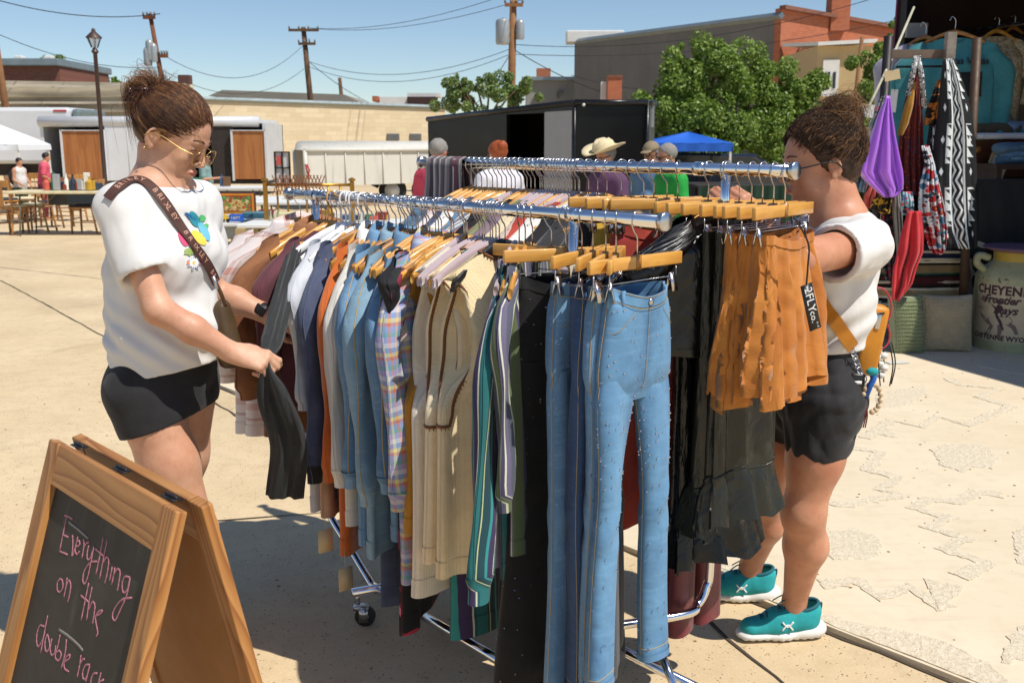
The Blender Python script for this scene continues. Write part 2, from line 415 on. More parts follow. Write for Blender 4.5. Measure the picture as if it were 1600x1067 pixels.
# ------------------------------------------------------------------ hangers
def hook_path():
 a = np.linspace(-.35*np.pi, 1.02*np.pi, 15); r = .0205
 p = [(0, r*math.cos(t)*0 + 0, 0) for t in a]
 pts = [(0, -r*math.cos(t) if False else r*math.cos(t), r*math.sin(t)) for t in a]
 pts = pts[::1]
 pts = [(0, y, z) for _, y, z in pts]
 return pts
def add_hook(g, L, mi, r=.0019, mirror=1):
 pts = [(mirror*y, 0, z) for _, y, z in hook_path()]
 end = pts[-1]
 path = pts + [(end[0], 0, -.012), (end[0]*.5, 0, -.03), (0, 0, -.043), (0, 0, -L)]
 V, Fc, UV = tube(bez(path, 2), r, 6)
 g.add(V, Fc, UV, mi)
def hanger_bar(g, kind, mi, drop=.095, half=.215):
 """curved shoulder hanger"""
 xs = np.linspace(-1, 1, 21); pts = []; hs = []
 for x in xs:
  ax = abs(x)
  pts.append((x*half, .012*(1-ax)-.012*ax*ax, -drop - .012*ax - .075*ax**1.5)); hs.append(.021 - .007*ax if kind != 'thin' else .008)
 P = np.array(pts); n = 8; V = []
 a = np.linspace(0, 2*np.pi, n, endpoint=False) + np.pi/8
 th = .0065 if kind != 'thin' else .004
 for p, h in zip(P, hs): V.append(np.stack([np.full(n, p[0]), p[1] + th*1.1*np.cos(a), p[2] + h*np.sin(a)], 1))
 V = np.vstack(V); Fc = grid_faces(21, n) + [tuple(range(n)), tuple(20*n+i for i in range(n))[::-1]]
 g.add(V, Fc, None, mi)
_hk = {}
def hanger(kind, front, s, rz, label, group, hmat=None):
 """kind: wood, plastic, wire, clip"""
 p = railpt(front, s); key = (kind, id(hmat))
 root = empty("hanger" if kind != 'clip' else "clip_hanger", p, RZ + rz, label, "hanger", group)
 if key not in _hk:
  if kind == 'clip':
   g = G(); add_hook(g, .088, 0); hk = g.build("hook", STEEL, root)
   g = G(); g.box((0, 0, -.098), (.335, .012, .031)); bar = g.build("bar", hmat or HWOOD, root, bevel=.003)
   g = G(); g.box((0, 0, -.098), (.018, .0145, .034)); g.build("band", hmat or HWOOD2, root)
   g = G()
   g.tube([(-.15, 0, -.112), (-.15, 0, -.142), (.15, 0, -.142), (.15, 0, -.112)], .0016, 6); wf = g.build("wire_frame", STEEL, root)
   for sx in (-1, 1):
    g = G()
    for sy in (-1, 1): g.box((sx*.135, sy*.006, -.155), (.022, .002, .045), Matrix.Rotation(sy*.22, 3, 'X'))
    g.tube([(sx*.135-.011, 0, -.148), (sx*.135+.011, 0, -.148)], .0035, 8)
    g.build("clip", STEEL, root)
  else:
   m = hmat or HWOOD
   g = G(); add_hook(g, .09, 0, .0019 if kind != 'plastic' else .0032); g.build("hook", STEEL if kind in ('wood', 'wire', 'velvet') else m, root)
   g = G(); hanger_bar(g, 'thin' if kind in ('wire',) else kind, 0); g.build("shoulder_bar", m, root)
   if kind in ('wire', 'plastic'):
    g = G(); g.tube([(-.2, -.01, -.178), (.2, -.01, -.178)], .003, 6); g.build("lower_bar", m, root)
  _hk[key] = list(root.children)
 else:
  for ch in _hk[key]:
   c = ch.copy(); C.objects.link(c); c.parent = root
 return root
# ------------------------------------------------------------------ garments
def aim(p, W, nx, zd=-.17):
 """turn about the hook that puts the near shoulder where the photograph has it"""
 best = 0; be = 1e9
 for k in range(-60, 61):
  r = k*.02; q = p - Vector((math.cos(RZ+r), math.sin(RZ+r), 0))*W + Vector((0, 0, zd)); e = abs(proj(q)[0] - nx)
  if e < be: be = e; best = r
 return best
def rip(rs, x, v, amp, k):
 out = 0
 for i in range(4):
  out = out + rs.uniform(.4, 1) * np.sin(x * k * rs.uniform(.6, 1.9) + rs.uniform(0, 6.3) + v * rs.uniform(-1.6, 1.6))
 return amp * out / 2.2
def body_loft(rs, W=.22, L=.75, T=.03, slope=.32, neck=.07, dip=.05, flare=0., amp=.012, k=30., top=-.098, arm=0., N=64, M=34, hemwave=.01, tuck=0., v0slope=.45, sway=0., armL=.40):
 phi = np.linspace(0, 2*np.pi, N, endpoint=False); v = np.linspace(0, 1, M)[:, None] ** .9
 c, s = np.cos(phi)[None], np.sin(phi)[None]
 wv = W * (1 + flare * v - tuck * np.sin(np.pi * np.clip(v, 0, 1)))
 x = np.sign(c) * np.abs(c) ** .75 * wv
 if arm:
  dd = v * L; bw_ = np.clip((dd - .015) / .045, 0, 1) * np.clip((armL - dd) / .16, 0, 1); bw_ = bw_ * bw_ * (3 - 2*bw_)
  dphi = np.minimum(np.abs(phi[None] - np.pi), np.minimum(phi[None], 2*np.pi - phi[None])); pin = np.clip(1 - dphi / .62, 0, 1) ** .5
  x = x - np.sign(x) * (arm * .35 * bw_ + bw_ * pin * (.05 + arm*1.2))
 T_ = .007 + (T - .007) * sst(0, .25, v)
 sheet = rip(rs, x, v, amp, k) * sst(0, .5, v) ** .7
 if arm: T_ = T_ * (1 + 1.1 * bw_)
 y = T_ * np.sign(s) * np.abs(s) ** .8 + sheet + rip(rs, x, v, amp * .45, k * 1.4) * s * sst(0.05, .6, v)
 y = y + (rip(rs, np.sign(x)*.2, v * 3.0, .012, 9.)) * sst(.2, 1, v)
 ax = np.abs(x)
 nk = np.clip(1 - (ax / neck) ** 2, 0, 1)
 z0 = top - slope * np.maximum(ax - neck * .55, 0) * (1 - sst(0, v0slope, v) * .95) - np.where(s < 0, dip, dip * .25) * nk * (1 - sst(0, .3, v)) - slope*.3*ax*(1-sst(0, v0slope, v))
 z = z0 - v * (L - .03) + hemwave * np.sin(x * 14 + rs.uniform(0, 6)) * v ** 3
 x = x + sway * v ** 2
 yn = np.where((ax < neck) & (s > 0), .012 * nk, 0) - np.where((ax < neck) & (s < 0), .016 * nk, 0)
 y = y + yn * (1 - sst(0, .15, v))
 V = np.stack([x + 0*y, y, z + 0*y], -1).reshape(-1, 3)
 uu = np.broadcast_to(np.where(s < 0, x, x + 1.3), y.shape); vv = np.broadcast_to(-z, y.shape)
 UV = np.stack([uu + y * .8, vv], -1).reshape(-1, 2)
 return V, grid_faces(M, N), UV, (x, y, z)
def sleeve(rs, side, W, z0, L=.55, r0=.062, r1=.036, out=.10, fwd=0., flat=.5, amp=.006, N=28, M=26, puff=0., cuff=.0, bend=0.):
 t = np.linspace(0, 1, M)
 px = side * (W - .035 + out * sst(0, .35, t) + bend * t ** 2); pz = z0 - L * t ** 1.02; py = -fwd * t ** 1.4 + .012 * np.sin(t * 3 + rs.uniform(0, 6))
 r = (r0 * (1 - t) + r1 * t) * (.45 + .55 * sst(0, .16, t)) + puff * np.exp(-((t - .15) / .13) ** 2)
 if cuff: r = np.where(t > .92, r * .82, r * (1 + .12 * sst(.7, .92, t)))
 a = np.linspace(0, 2*np.pi, N, endpoint=False)[None]
 wr = 1 + (rip(rs, a * 1.0, t[:, None] * 2, .13, 2.0) + .035 * np.sin(t[:, None] * rs.uniform(18, 40) + 2*np.sin(a) + rs.uniform(0, 6))) * sst(0, .2, t)[:, None]
 X = px[:, None] + r[:, None] * np.cos(a) * wr * .95; Y = py[:, None] + r[:, None] * flat * np.sin(a) * wr + amp * np.sin(a*2 + t[:, None]*9)
 Z = pz[:, None] + r[:, None] * .35 * np.cos(a) * -side * (1 - sst(0, .3, t))[:, None] + 0 * a
 V = np.stack([X, Y, Z], -1).reshape(-1, 3)
 UV = np.stack([a * r[:, None] * .9 + 2.7, np.broadcast_to(-Z, X.shape)], -1).reshape(-1, 2)
 return V, grid_faces(M, N), UV
def seam_path(P, off):
 return P + off
def garment(kind, front, s, rz, m, label, group=None, cat=None, hem=None, name=None, L=.75, W=.228, seed=None, slL=.6, hang='wood', hmat=None, neck=.08, dip=.05,
 T=.026, amp=.015, k=30., trim=None, collar=None, sl='long', flare=.12, buttons=None, lower=None, cuffm=None, slr=(.062, .036), puff=0., fwd=0., top=-.080, pocket=None, sway=0., slbend=0., slope=.32, hemm=None, nx=None, armL=.40, tagged=False, arm=.055):
 rs = random.Random(seed if seed is not None else int(s * 1000) + (0 if front else 5000))
 p = railpt(front, s)
 if nx is not None: rz = aim(p, W, nx)
 if hem is not None:
  e = p - NV * W * .8; L = p.z - zfor(e.x, e.y, hem) + top
 root = empty(name or kind, p, RZ + rz, label, cat or name or kind, group)
 vest = (sl is None)
 V, Fc, UV, xyz = body_loft(rs, W, L, T, slope, neck, dip, flare, amp, k, top, arm if vest else 0., sway=sway, armL=armL)
 g = G(); mats = [m]
 g.add(V, Fc, UV)
 body = g.build("body", mats, root)
 if lower:
  x, y, z = xyz; j0 = int(len(z) * lower[1]); Vl = V.reshape(len(z), -1, 3)[j0:] * np.array([1.02, 1.10, 1]); mm, nn = Vl.shape[:2]
  UVl = UV.reshape(len(z), -1, 2)[j0:]
  G().add(Vl.reshape(-1, 3), grid_faces(mm, nn), UVl.reshape(-1, 2)).build("lower_panel", lower[0], root)
 zsh = top - slope * W * .8 + .012
 if sl:
  for side in (-1, 1):
   sv, sf, suv = sleeve(rs, side, W, zsh, slL if sl == 'long' else .2, slr[0], slr[1], puff=puff, fwd=fwd * (1 if side < 0 else .5), cuff=1 if cuffm or sl == 'long' else 0, bend=slbend)
   so = G().add(sv, sf, suv).build("sleeve", m, root)
   if side < 0: G().tube(sv.reshape(26, 28, 3)[2:, 15] + np.array([-.001, -.001, 0]), .0014, 5, False).build("sleeve_seam", THREAD if 'denim' in m.name or m.name == 'chambray' else m, so)
   if cuffm:
    sv3 = sv.reshape(26, 28, 3)[-3:]; cc = sv3.mean(1, keepdims=True); sv3 = cc + (sv3 - cc) * 1.06
    G().add(sv3.reshape(-1, 3), grid_faces(3, 28), suv.reshape(26, 28, 2)[-3:].reshape(-1, 2)).build("cuff", cuffm, so)
   if buttons and side < 0:
    c = sv.reshape(26, 28, 3)[-2]; i = int(np.argmin(c[:, 1])); b = c[i]
    G().sphere(b, (.007, .004, .007), 10, 6).build("button", buttons, so)
 X, Y, Z = [np.asarray(a) for a in xyz]
 GR = V.reshape(Z.shape[0], -1, 3) if Z.ndim > 1 else V.reshape(34, -1, 3)
 h3 = GR[-3:] * np.array([1.008, 1.06, 1.0]); G().add(h3.reshape(-1, 3), grid_faces(3, h3.shape[1]), UV.reshape(34, -1, 2)[-3:].reshape(-1, 2)).build("hem_band", hemm or (lower[0] if lower else m), root)
 if trim:
  tm = trim
  loop = GR[0]; nk = loop[np.abs(loop[:, 0]) < neck * 1.05]
  fr = loop[(loop[:, 1] < 0) & (np.abs(loop[:, 0]) < neck * 1.1)]; fr = fr[np.argsort(fr[:, 0])]
  bk = loop[(loop[:, 1] >= 0) & (np.abs(loop[:, 0]) < neck * 1.1)]; bk = bk[np.argsort(-bk[:, 0])]
  pth = np.vstack([fr, bk, fr[:1]])
  g = G(); g.tube(pth, .0045, 6, False)
  zig(g, pth, .009); g.build("neck_edging", tm, root)
  jb = max(4, int(np.searchsorted((np.linspace(0, 1, 34)**.9)*L, armL + .01))); dn_ = int(round(.62/(2*np.pi)*64))
  for side in (0, 32):
   e1 = GR[1:jb, (side - dn_) % 64]; e2 = GR[1:jb, (side + dn_) % 64]
   mid_ = np.array([GR[jb, (side + q) % 64] for q in range(-dn_+1, dn_)])
   pth = np.vstack([e1, mid_, e2[::-1]]); g = G(); g.tube(pth, .0048, 6, False); zig(g, pth, .010); g.build("armhole_edging", tm, root)
 if collar:
  cm = m if collar is True else collar
  a = np.linspace(-.42*np.pi, 1.42*np.pi, 25); rows = []
  for j, (rr, dz) in enumerate(((1.0, -.006), (1.02, .022), (1.22, .012), (1.42, -.022))):
   rows.append(np.stack([neck * rr * np.cos(a), neck * .42 * rr * np.sin(a) + .006, top + dz - np.abs(np.cos(a)) * neck * slope*.8 - (np.sin(a) < 0) * .02 * np.abs(np.sin(a))], 1))
  V2 = np.array(rows); G().add(V2.reshape(-1, 3), grid_faces(4, 25, False), None).build("collar", cm, root)
 if buttons:
  for q in range(6):
   j = 5 + q * 4; row = GR[min(j, 33)]; fr = row[row[:, 1] < 0]; i = int(np.argmin(np.abs(fr[:, 0] + .01))); G().sphere(fr[i] + np.array([0, -.002, 0]), (.007, .003, .007), 10, 6).build("button", buttons, root)
  row = np.array([GR[j][GR.shape[1]*3//4] for j in range(2, 33)]) + np.array([0, -.003, 0])
  g = G(); g.tube(row, .012, 6, flat=.12, up=(0, -1, 0)); g.build("placket", m, root)
 if pocket:
  row = []
  for j in (8, 13):
   for i in (GR.shape[1]*5//8, GR.shape[1]*21//32 + 3): row.append(GR[j][i] + np.array([0, -.006, 0]))
  G().add(np.array([row[0], row[1], row[3], row[2]]), [(0, 1, 2, 3)]).build("pocket", pocket, root)
 if tagged:
  t = GR[-2, GR.shape[1]//2 + 1]
  g = G(); g.tube([t, t + np.array([-.02, -.012, -.05])], .0008, 5); g.box(t + np.array([-.022, -.014, -.09]), (.05, .0012, .075), Matrix.Rotation(-.55, 3, 'Z')); g.build("price_tag", CARD, root)
 if hang:
  hanger(hang, front, s, rz, hlabel(hang, hmat, label), "hangers along the front rail" if front else "hangers along the back rail", hmat)
 return root
def zig(g, P, w):
 """short overlock stitches standing off an edge"""
 L = np.concatenate([[0], np.cumsum(np.linalg.norm(np.diff(P, axis=0), axis=1))]); n = max(3, int(L[-1] / .011))
 for d in np.linspace(0, L[-1], n):
  q = np.array([np.interp(d, L, P[:, i]) for i in range(3)])
  g.tube([q, q + np.array([.0, -.004, -w])], .0016, 4)
def hlabel(kind, hmat, label):
 nm = {'wood': "wooden", 'plastic': "moulded plastic", 'wire': "thin", 'clip': "wooden clip", 'velvet': "pinkish grey velvet"}[kind]
 w_ = label.split(); return (nm + " hanger holding the " + " ".join(w_[:10]))
# ------------------------------------------------------------------ trousers and skirts on clip hangers
GEM = mat("rhinestone", (.85, .85, .88), .12, 1.0, 0)
def leg_loft(rs, cx0, cx1, z0, L, w0, w1, t0=.03, t1=.035, N=36, M=44, amp=.008, k=26., flare=0., yo=0.):
 t = np.linspace(0, 1, M)[:, None]; phi = np.linspace(0, 2*np.pi, N, endpoint=False)[None]
 gr_ = .93 + .07 * sst(0, .08, t); q_ = sst(.02, .42, t); w_ = (abs(cx0)*.98*(1-q_) + (w0 * (1-t) + w1 * t)*q_) * gr_ + flare * sst(.55, 1, t)
 c, s = np.cos(phi), np.sin(phi)
 x = cx0*(1-t**.7) + cx1*t**.7 + w_ * np.sign(c) * np.abs(c) ** .8
 th = (t0*(1-t) + t1*t) * gr_
 y = yo + th * np.sign(s) * np.abs(s) ** .85 + rip(rs, x, t, amp, k) * sst(0, .3, t) + rip(rs, np.ones_like(x)*cx0, t*6, .006, 9) + s * rip(rs, x, t*3, amp*.6, k*1.6)
 y = y + .004 * np.sin(t * 46 + 3*x/w_) * np.exp(-((t-.45)/.12)**2) * s
 z = z0 - L * t + .006 * c * t
 V = np.stack([x, y, z + 0*x], -1).reshape(-1, 3)
 UV = np.stack([x + y*.6 + np.where(s < 0, 0, .9), -z + 0*x], -1).reshape(-1, 2)
 return V, grid_faces(M, N), UV, (x, y, z + 0*x)
def jeans(front, s, rz, m, label, hem=None, W=.168, T=.045, L=1.0, crotch=.27, w1=.085, flare=0., studs=0, seed=1, group=None, stitch=True, gems=None, spread=.0, name="jeans", cat="jeans", hmat=None, dz=0., split=0.01, nx=None):
 rs = random.Random(seed); p = railpt(front, s)
 if nx is not None: rz = aim(p, W*.8, nx)
 if hem is not None:
  e = p - NV * W * .7; L = p.z - zfor(e.x, e.y, hem) - .16
 root = empty(name, p, RZ + rz, label, cat, group); top = -.150 + dz
 N, M = 56, 20
 t = np.linspace(0, 1, M)[:, None]; phi = np.linspace(0, 2*np.pi, N, endpoint=False)[None]; c, sn = np.cos(phi), np.sin(phi)
 wv = W * (.80 + .20 * sst(0, .8, t)); x = wv * np.sign(c) * np.abs(c) ** .8
 y = T * (1 - .3*t) * np.sign(sn) * np.abs(sn) ** .8 + rip(rs, x, t, .008, 22)
 y = y * (1 - .75*np.exp(-((np.abs(x) - W*.72)/.02)**2) * np.exp(-(t/.12)**2)); x = x * (1 - .05*sst(.75, 1, t)); y = y * (1 - .4*sst(.75, 1, t))
 sag = .022 * np.clip(1 - (x/(W*.7))**2, 0, 1) * np.where(sn < 0, 1, .35) * (1-t)
 z = top - sag - crotch * t
 V = np.stack([x, y, z], -1); UV = np.stack([x + y*.6 + np.where(sn < 0, 0, .9), -z], -1)
 seat = G().add(V.reshape(-1, 3), grid_faces(M, N), UV.reshape(-1, 2)).build("seat", m, root)
 wb = V[:3].copy(); cen = np.array([0, 0, 0]); wb[..., 0] *= 1.012; wb[..., 1] *= 1.06; wb[2] = V[2]*np.array([1.012, 1.06, 1])
 G().add(wb.reshape(-1, 3), grid_faces(3, N), UV[:3].reshape(-1, 2)).build("waistband", m, root)
 if stitch:
  g = G()
  for j in (0, 2): g.tube(wb[j] * np.array([1.004, 1.02, 1]) + (0, 0, -.003), .0007, 4, False)
  for sd in (-1, 1):
   q = [(sd*W*.45, .045), (sd*W*.55, .085), (sd*W*.78, .105), (sd*W*.93, .11)]
   pp = []
   for qx, qz in q:
    j = int(qz / crotch * (M-1)); row = V[j]; fr = row[row[:, 1] < row[:, 1].mean() + .1]; i = int(np.argmin(np.abs(row[:, 0]-qx) + (sn[0] > -.05)*9)); pp.append(row[i] + (0, -.002, 0))
   g.tube(bez(pp, 4), .0007, 4, False)
  pp = [V[j][N*3//4] + (0, -.0025, 0) for j in range(2, 18)]; g.tube(pp, .0007, 4, False)
  for sd in (N//2, 0): g.tube([V[j][sd] * np.array([1.01, 1, 1]) for j in range(2, M)], .0008, 4, False)
  g.build("stitching", THREAD, root, kind="stuff")
  for i in (N*5//8, N*7//8, N//2):
   G().box(V[1][i] + np.array([0, -.004, -.008]), (.010, .005, .045)).build("belt_loop", m, root)
  G().sphere(V[1][N*3//4] + (0, -.005, 0), (.009, .004, .009), 12, 6).build("button", STEEL, root)
 surf = [(V[..., 0], V[..., 1], V[..., 2], sn + 0*V[..., 0])]
 for sd in (-1, 1):
  lv, lf, luv, xyz = leg_loft(rs, sd*W*.50, sd*(W*.5 + spread), top - crotch + .06, L - crotch + .045, W*.50 - split*.5, w1, T*.60, .03, flare=flare)
  lo = G().add(lv, lf, luv).build("leg", m, root)
  if stitch:
   P3 = lv.reshape(44, 36, 3); g = G()
   for i in (18, 0): g.tube(P3[::2, i], .0008, 4, False)
   h = P3[-3] ; g.tube(np.vstack([h, h[:1]]), .001, 4, False)
   g.build("leg_stitching", THREAD, lo, kind="stuff")
   hm = P3[-2:] * 1.0; cc = hm.mean(1, keepdims=True); hm = cc + (hm-cc)*np.array([1.03, 1.08, 1]); G().add(hm.reshape(-1, 3), grid_faces(2, 36), luv.reshape(44, 36, 2)[-2:].reshape(-1, 2)).build("hem", m, lo)
  P = lv.reshape(44, 36, 3); surf.append((P[..., 0], P[..., 1], P[..., 2], np.sin(phi2 := np.linspace(0, 2*np.pi, 36, endpoint=False))[None] + 0*P[..., 0]))
 if studs:
  g = G(); k = 0
  O = np.array([(1,0,0),(-1,0,0),(0,1,0),(0,-1,0),(0,0,1),(0,0,-1)])*.0025; OF = [(0,2,4),(2,1,4),(1,3,4),(3,0,4),(2,0,5),(1,2,5),(3,1,5),(0,3,5)]
  while k < studs:
   X, Y, Z, S = surf[rs.choice([0, 1, 2, 1, 2])]; j = rs.randrange(3, X.shape[0]); i = rs.randrange(X.shape[1])
   if S[j, i] > .25: continue
   q = np.array([X[j, i], Y[j, i], Z[j, i]]); dep = -q[2] - .15
   if rs.random() > .15 + .95*math.exp(-((dep-.30)/.16)**2) + .12: continue
   j2 = min(j+1, X.shape[0]-1); f = rs.random(); q = q*(1-f) + np.array([X[j2, i], Y[j2, i], Z[j2, i]])*f
   ctr = np.array([X[j].mean(), Y[j].mean(), q[2]]); d = q - ctr; d[2] = 0; q = q + d/np.linalg.norm(d)*.0015
   g.add(O*rs.uniform(.7, 1.25) + q, OF); k += 1
  g.build("rhinestones", gems or GEM, root, smooth=False, kind="stuff")
 hanger('clip', front, s, rz, hlabel('clip', None, label), "clip hangers on the front rail" if front else "clip hangers on the back rail", hmat)
 return root
def skirt(front, s, rz, m, label, hem=None, L=.5, W0=.15, W1=.19, T=.03, folds=5, amp=.02, seed=1, ruffle=None, ruffle_m=None, band=True, hang=True, group=None, name="skirt", cat="skirt", top=-.150, rough_hem=.012, shorts=False, tagged=None):
 rs = random.Random(seed); p = railpt(front, s)
 if hem is not None:
  e = p - NV * W1 * .8; L = p.z - zfor(e.x, e.y, hem) + top
 root = empty(name, p, RZ + rz, label, cat, group)
 N, M = 96, 36
 t = np.linspace(0, 1, M)[:, None]; phi = np.linspace(0, 2*np.pi, N, endpoint=False)[None]; c, sn = np.cos(phi), np.sin(phi)
 w_ = W0 + (W1 - W0) * sst(0, .9, t)
 ph = rs.uniform(0, 6)
 fold = np.sin(phi * folds*2 + ph + .8*np.sin(phi*3 + 1.3)) * .7 + .4*np.sin(phi*folds*3.1 + 2 + t)
 x = w_ * np.sign(c) * np.abs(c) ** .75 + fold * amp*.35 * sst(0, .5, t)
 y = T * (.6 + .7*t) * np.sign(sn) * np.abs(sn) ** .7 + (fold * np.sign(sn) * np.abs(sn)**.3 * .75 + .5*np.sin(x*52+ph)) * amp * (.15 + .85*sst(0, .55, t))
 cr_ = (.0022 if 'rust' in m.name else .0006)*(np.sin(phi*31 + 9*t + 2*np.sin(t*17)) + np.sin(t*38 + 6*np.sin(phi*5)) * np.sin(phi*13 + t*7)); y = y + cr_*sst(0, .1, t); x = x + cr_*.6
 sag = .02 * np.clip(1 - (x/(W0*.8))**2, 0, 1) * np.where(sn < 0, 1, .2) * (1-t)**2
 z = top - sag - L * t + rough_hem * np.sin(phi * 3 + ph) * t ** 4 + .35*rough_hem * np.sin(phi*7 + ph*2) * t**4 + .010*fold*t**3
 V = np.stack([x, y, z], -1); UV = np.stack([phi*.16 + 0*z, -z], -1)
 G().add(V.reshape(-1, 3), grid_faces(M, N), UV.reshape(-1, 2)).build("skirt_body", m, root)
 if band:
  wb = V[:3] * np.array([1.012, 1.08, 1]); G().add(wb.reshape(-1, 3), grid_faces(3, N), UV[:3].reshape(-1, 2)).build("waistband", m, root)
 if ruffle:
  K = 10; tt = np.linspace(0, 1, K)[:, None]; base = V[-3]
  ring = base[None] * np.ones((K, 1, 1)); cen = base.mean(0)
  d = base - cen; d[:, 2] = 0
  fr = (np.sin(phi*folds*2.4 + ph*2) + .35*np.sin(phi*folds*5.3 + ph))[0]; sc = 1 + tt*.14 + .05 * fr[None] * sst(0, .4, tt)
  RX = cen[0] + d[None, :, 0]*sc; RY = cen[1] + d[None, :, 1]*sc*(1+.5*tt) + .010*fr[None]*sst(0, .3, tt)
  RZ_ = base[None, :, 2] - ruffle*tt + .006*np.sin(phi*folds*2.5)*tt
  W3 = np.stack([RX, RY, RZ_ + 0*RX], -1)
  W3[0] = cen + (base - cen) * 1.02
  G().add(W3.reshape(-1, 3), grid_faces(K, N), np.stack([phi*.2 + 0*tt, tt*ruffle + 0*phi], -1).reshape(-1, 2)).build("ruffle", ruffle_m or m, root)
  g = G(); g.tube(np.vstack([V[-3]*1.0, V[-3][:1]]) , .004, 5, False); g.build("ruffle_seam", ruffle_m or m, root)
 if hang: hanger('clip', front, s, rz, hlabel('clip', None, label), "clip hangers on the front rail" if front else "clip hangers on the back rail")
 return root, V
# ---- cloths
c_quilt = plaid("quilted_check", [(0, 'ece2de'), (.30, 'e6d8d6'), (.62, 'b77a6c'), (.74, 'e8d6d2'), (.8, 'c99a90'), (.86, 'ece2de')], [(0, 'efe6e2'), (.45, 'd8a79c'), (.6, 'efe6e2'), (.78, 'b98074'), (.84, 'efe6e2')], .15)
c_brown = fabric("brown_corduroy", '7a4a2e', 'a06c44', .2)
c_maroon = fabric("maroon_cloth", '5a2f38', '6b3b44', .15)
c_grey = fabric("charcoal_jersey", '141617', '2a2d2e', .2, wr=.7)
c_black = fabric("black_jersey", '0e0e10', '1c1c20', .2)
c_white = fabric("white_cloth", 'e4e2dc', 'f0eeea', .05)
c_lgrey = fabric("pale_grey_satin", 'b8bcc4', 'c8ccd2', .08, rough=.6)
c_navy = fabric("navy_tweed", '3a4460', '59627c', .2, bump=.5)
c_bronze = fabric("bronze_lame", '8a6a50', 'b89274', .25, rough=.42)
c_orange = knit("orange_knit", 'c4621e', 90)
c_linen = stripes("striped_linen", [(0, 'dcd8ce'), (.42, 'b6b4ae'), (.46, 'e2ded4'), (.9, 'c4c2bc'), (.95, 'dcd8ce')], .05)
c_den1 = denim("light_denim", '355a80', '7098b8', .6)
c_den2 = denim("mid_denim", '2c4f72', '6890b0', .6)
c_den3 = denim("dark_denim", '23415e', '5a7c98', .6)
c_denj = denim("sky_denim", '24507c', '6494b8', .85)
c_denk = denim("indigo_denim", '142c4c', '2f5078', .6)
c_chamb = denim("chambray", '50728a', '84a2b4', .5)
c_plaid = plaid("pastel_plaid", [(0, '8fa0c8'), (.18, 'd8b888'), (.28, '7f93c4'), (.45, '9a86b8'), (.6, 'd6d2a0'), (.72, '7a9cc0'), (.88, 'c87858')], [(0, '7a98c8'), (.15, 'e0d070'), (.27, 'c86848'), (.38, '8a9cc8'), (.55, '58a8a0'), (.68, 'a8a0d0'), (.85, 'd8d8e0')], .085)
c_blkfl = floral("black_rose_print", '121016', ['b03048', '7a2038', 'c86878', '182018'], 16., .38, 'c04050')
c_must = knit("mustard_knit", 'b88224', 170)
c_crm = knit("cream_knit", 'ecdcb8', 120, .08, .6)
c_crm2 = knit("ivory_knit", 'e8dec8', 130, .06, .6)
c_tan = knit("sand_knit", 'e6d2a6', 120, .1, .6)
c_trim = mat("brown_edging_yarn", hx('6e4420'), .9, 0, .25, sheen=.2)
c_teal = stripes("teal_stripes", [(0, '1b6a6c'), (.30, '0f3c44'), (.36, 'b8c08a'), (.40, '123f4a'), (.62, '2d8f8c'), (.70, '3a2c56'), (.9, 'c8ccb4'), (.94, '155158')], .105)
c_lav = stripes("lavender_stripes", [(0, 'a8a0b8'), (.3, 'd8d8dc'), (.42, '8c98a0'), (.6, '6c5c88'), (.72, 'ced0d4'), (.85, '9a94ac')], .085)
c_olv = stripes("olive_stripes", [(0, '54586a'), (.28, 'c8ccb0'), (.36, '5c6a48'), (.6, '443c5c'), (.75, 'd8dac8'), (.82, '6a6480')], .075)
c_rust = NB("rust_textured_cloth")
def _rust(b):
 uv = b.uv(); v = b.voro(b.scale(uv, (1, .6, 1)), 42, 'F1'); n = b.noise(uv, 9, 4)
 base = b.mix(b.rng(n, .3, .7), hx('ac641e'), hx('c68032'))
 nrm = b.bump(b.m('LESS_THAN', v, .26), .9, .005); nrm = b.bump(b.noise(uv, 220, 3, .7), .4, .002, nrm); nrm = b.bump(b.noise(b.scale(uv, (11, 3, 1)), 2.2, 3, .5, .2), .4, .02, nrm)
 return b.set(base, .85, 0, nrm, Sheen_Weight=.2)
c_rust = _rust(c_rust)
c_leath = leather("black_faux_leather", '0c0c0d', .27)
c_leath2 = leather("dark_olive_faux_leather", '24241c', .34)
c_wine = fabric("wine_satin", '5c1420', '74202c', .15, rough=.45)
c_red = fabric("coral_red_cloth", 'b23a34', 'c8503c', .12)
c_yel = fabric("ochre_cloth", 'c09a30', 'd4b040', .12)
BTN = mat("metal_button", hx('c0a070'), .3, .9, .1)
WBTN = mat("white_button", (.75, .72, .66), .4, 0, .05)
FG = "garments hanging on the front rail"; BGp = "garments hanging on the back rail"
g_ = garment
g_('jacket', 1, 1.72, -0.1, c_quilt, "white quilted jacket with rust check blocks at the far left end of the front rail", FG, hem=690, sl='long', slL=.5, buttons=BTN, T=.05, slr=(.075, .055), hemm=c_quilt, collar=True, nx=362)
g_('jacket', 1, 1.64, -0.16, c_quilt, "second quilted check jacket, tucked between the first one and the brown corduroy jacket", FG, hem=700, slL=.5, T=.045, slr=(.07, .05), nx=382)
g_('jacket', 1, 1.57, -0.14, c_brown, "brown corduroy jacket hanging beside the quilted check jackets", FG, hem=690, slL=.52, T=.04, collar=True, slr=(.068, .045), hang='wood', nx=408)
g_('shirt', 1, 1.50, -0.18, c_maroon, "maroon long sleeved top between the brown jacket and the dark cardigan", FG, hem=640, slL=.45, T=.035, hang='plastic', hmat=HWOOD, nx=440)
g_('cardigan', 1, 1.44, -0.18, c_grey, "charcoal grey cardigan whose long sleeve the woman holds out", FG, hem=700, slL=.62, sl=None, W=.19, T=.035, hang='plastic', hmat=WHTP, nx=462)
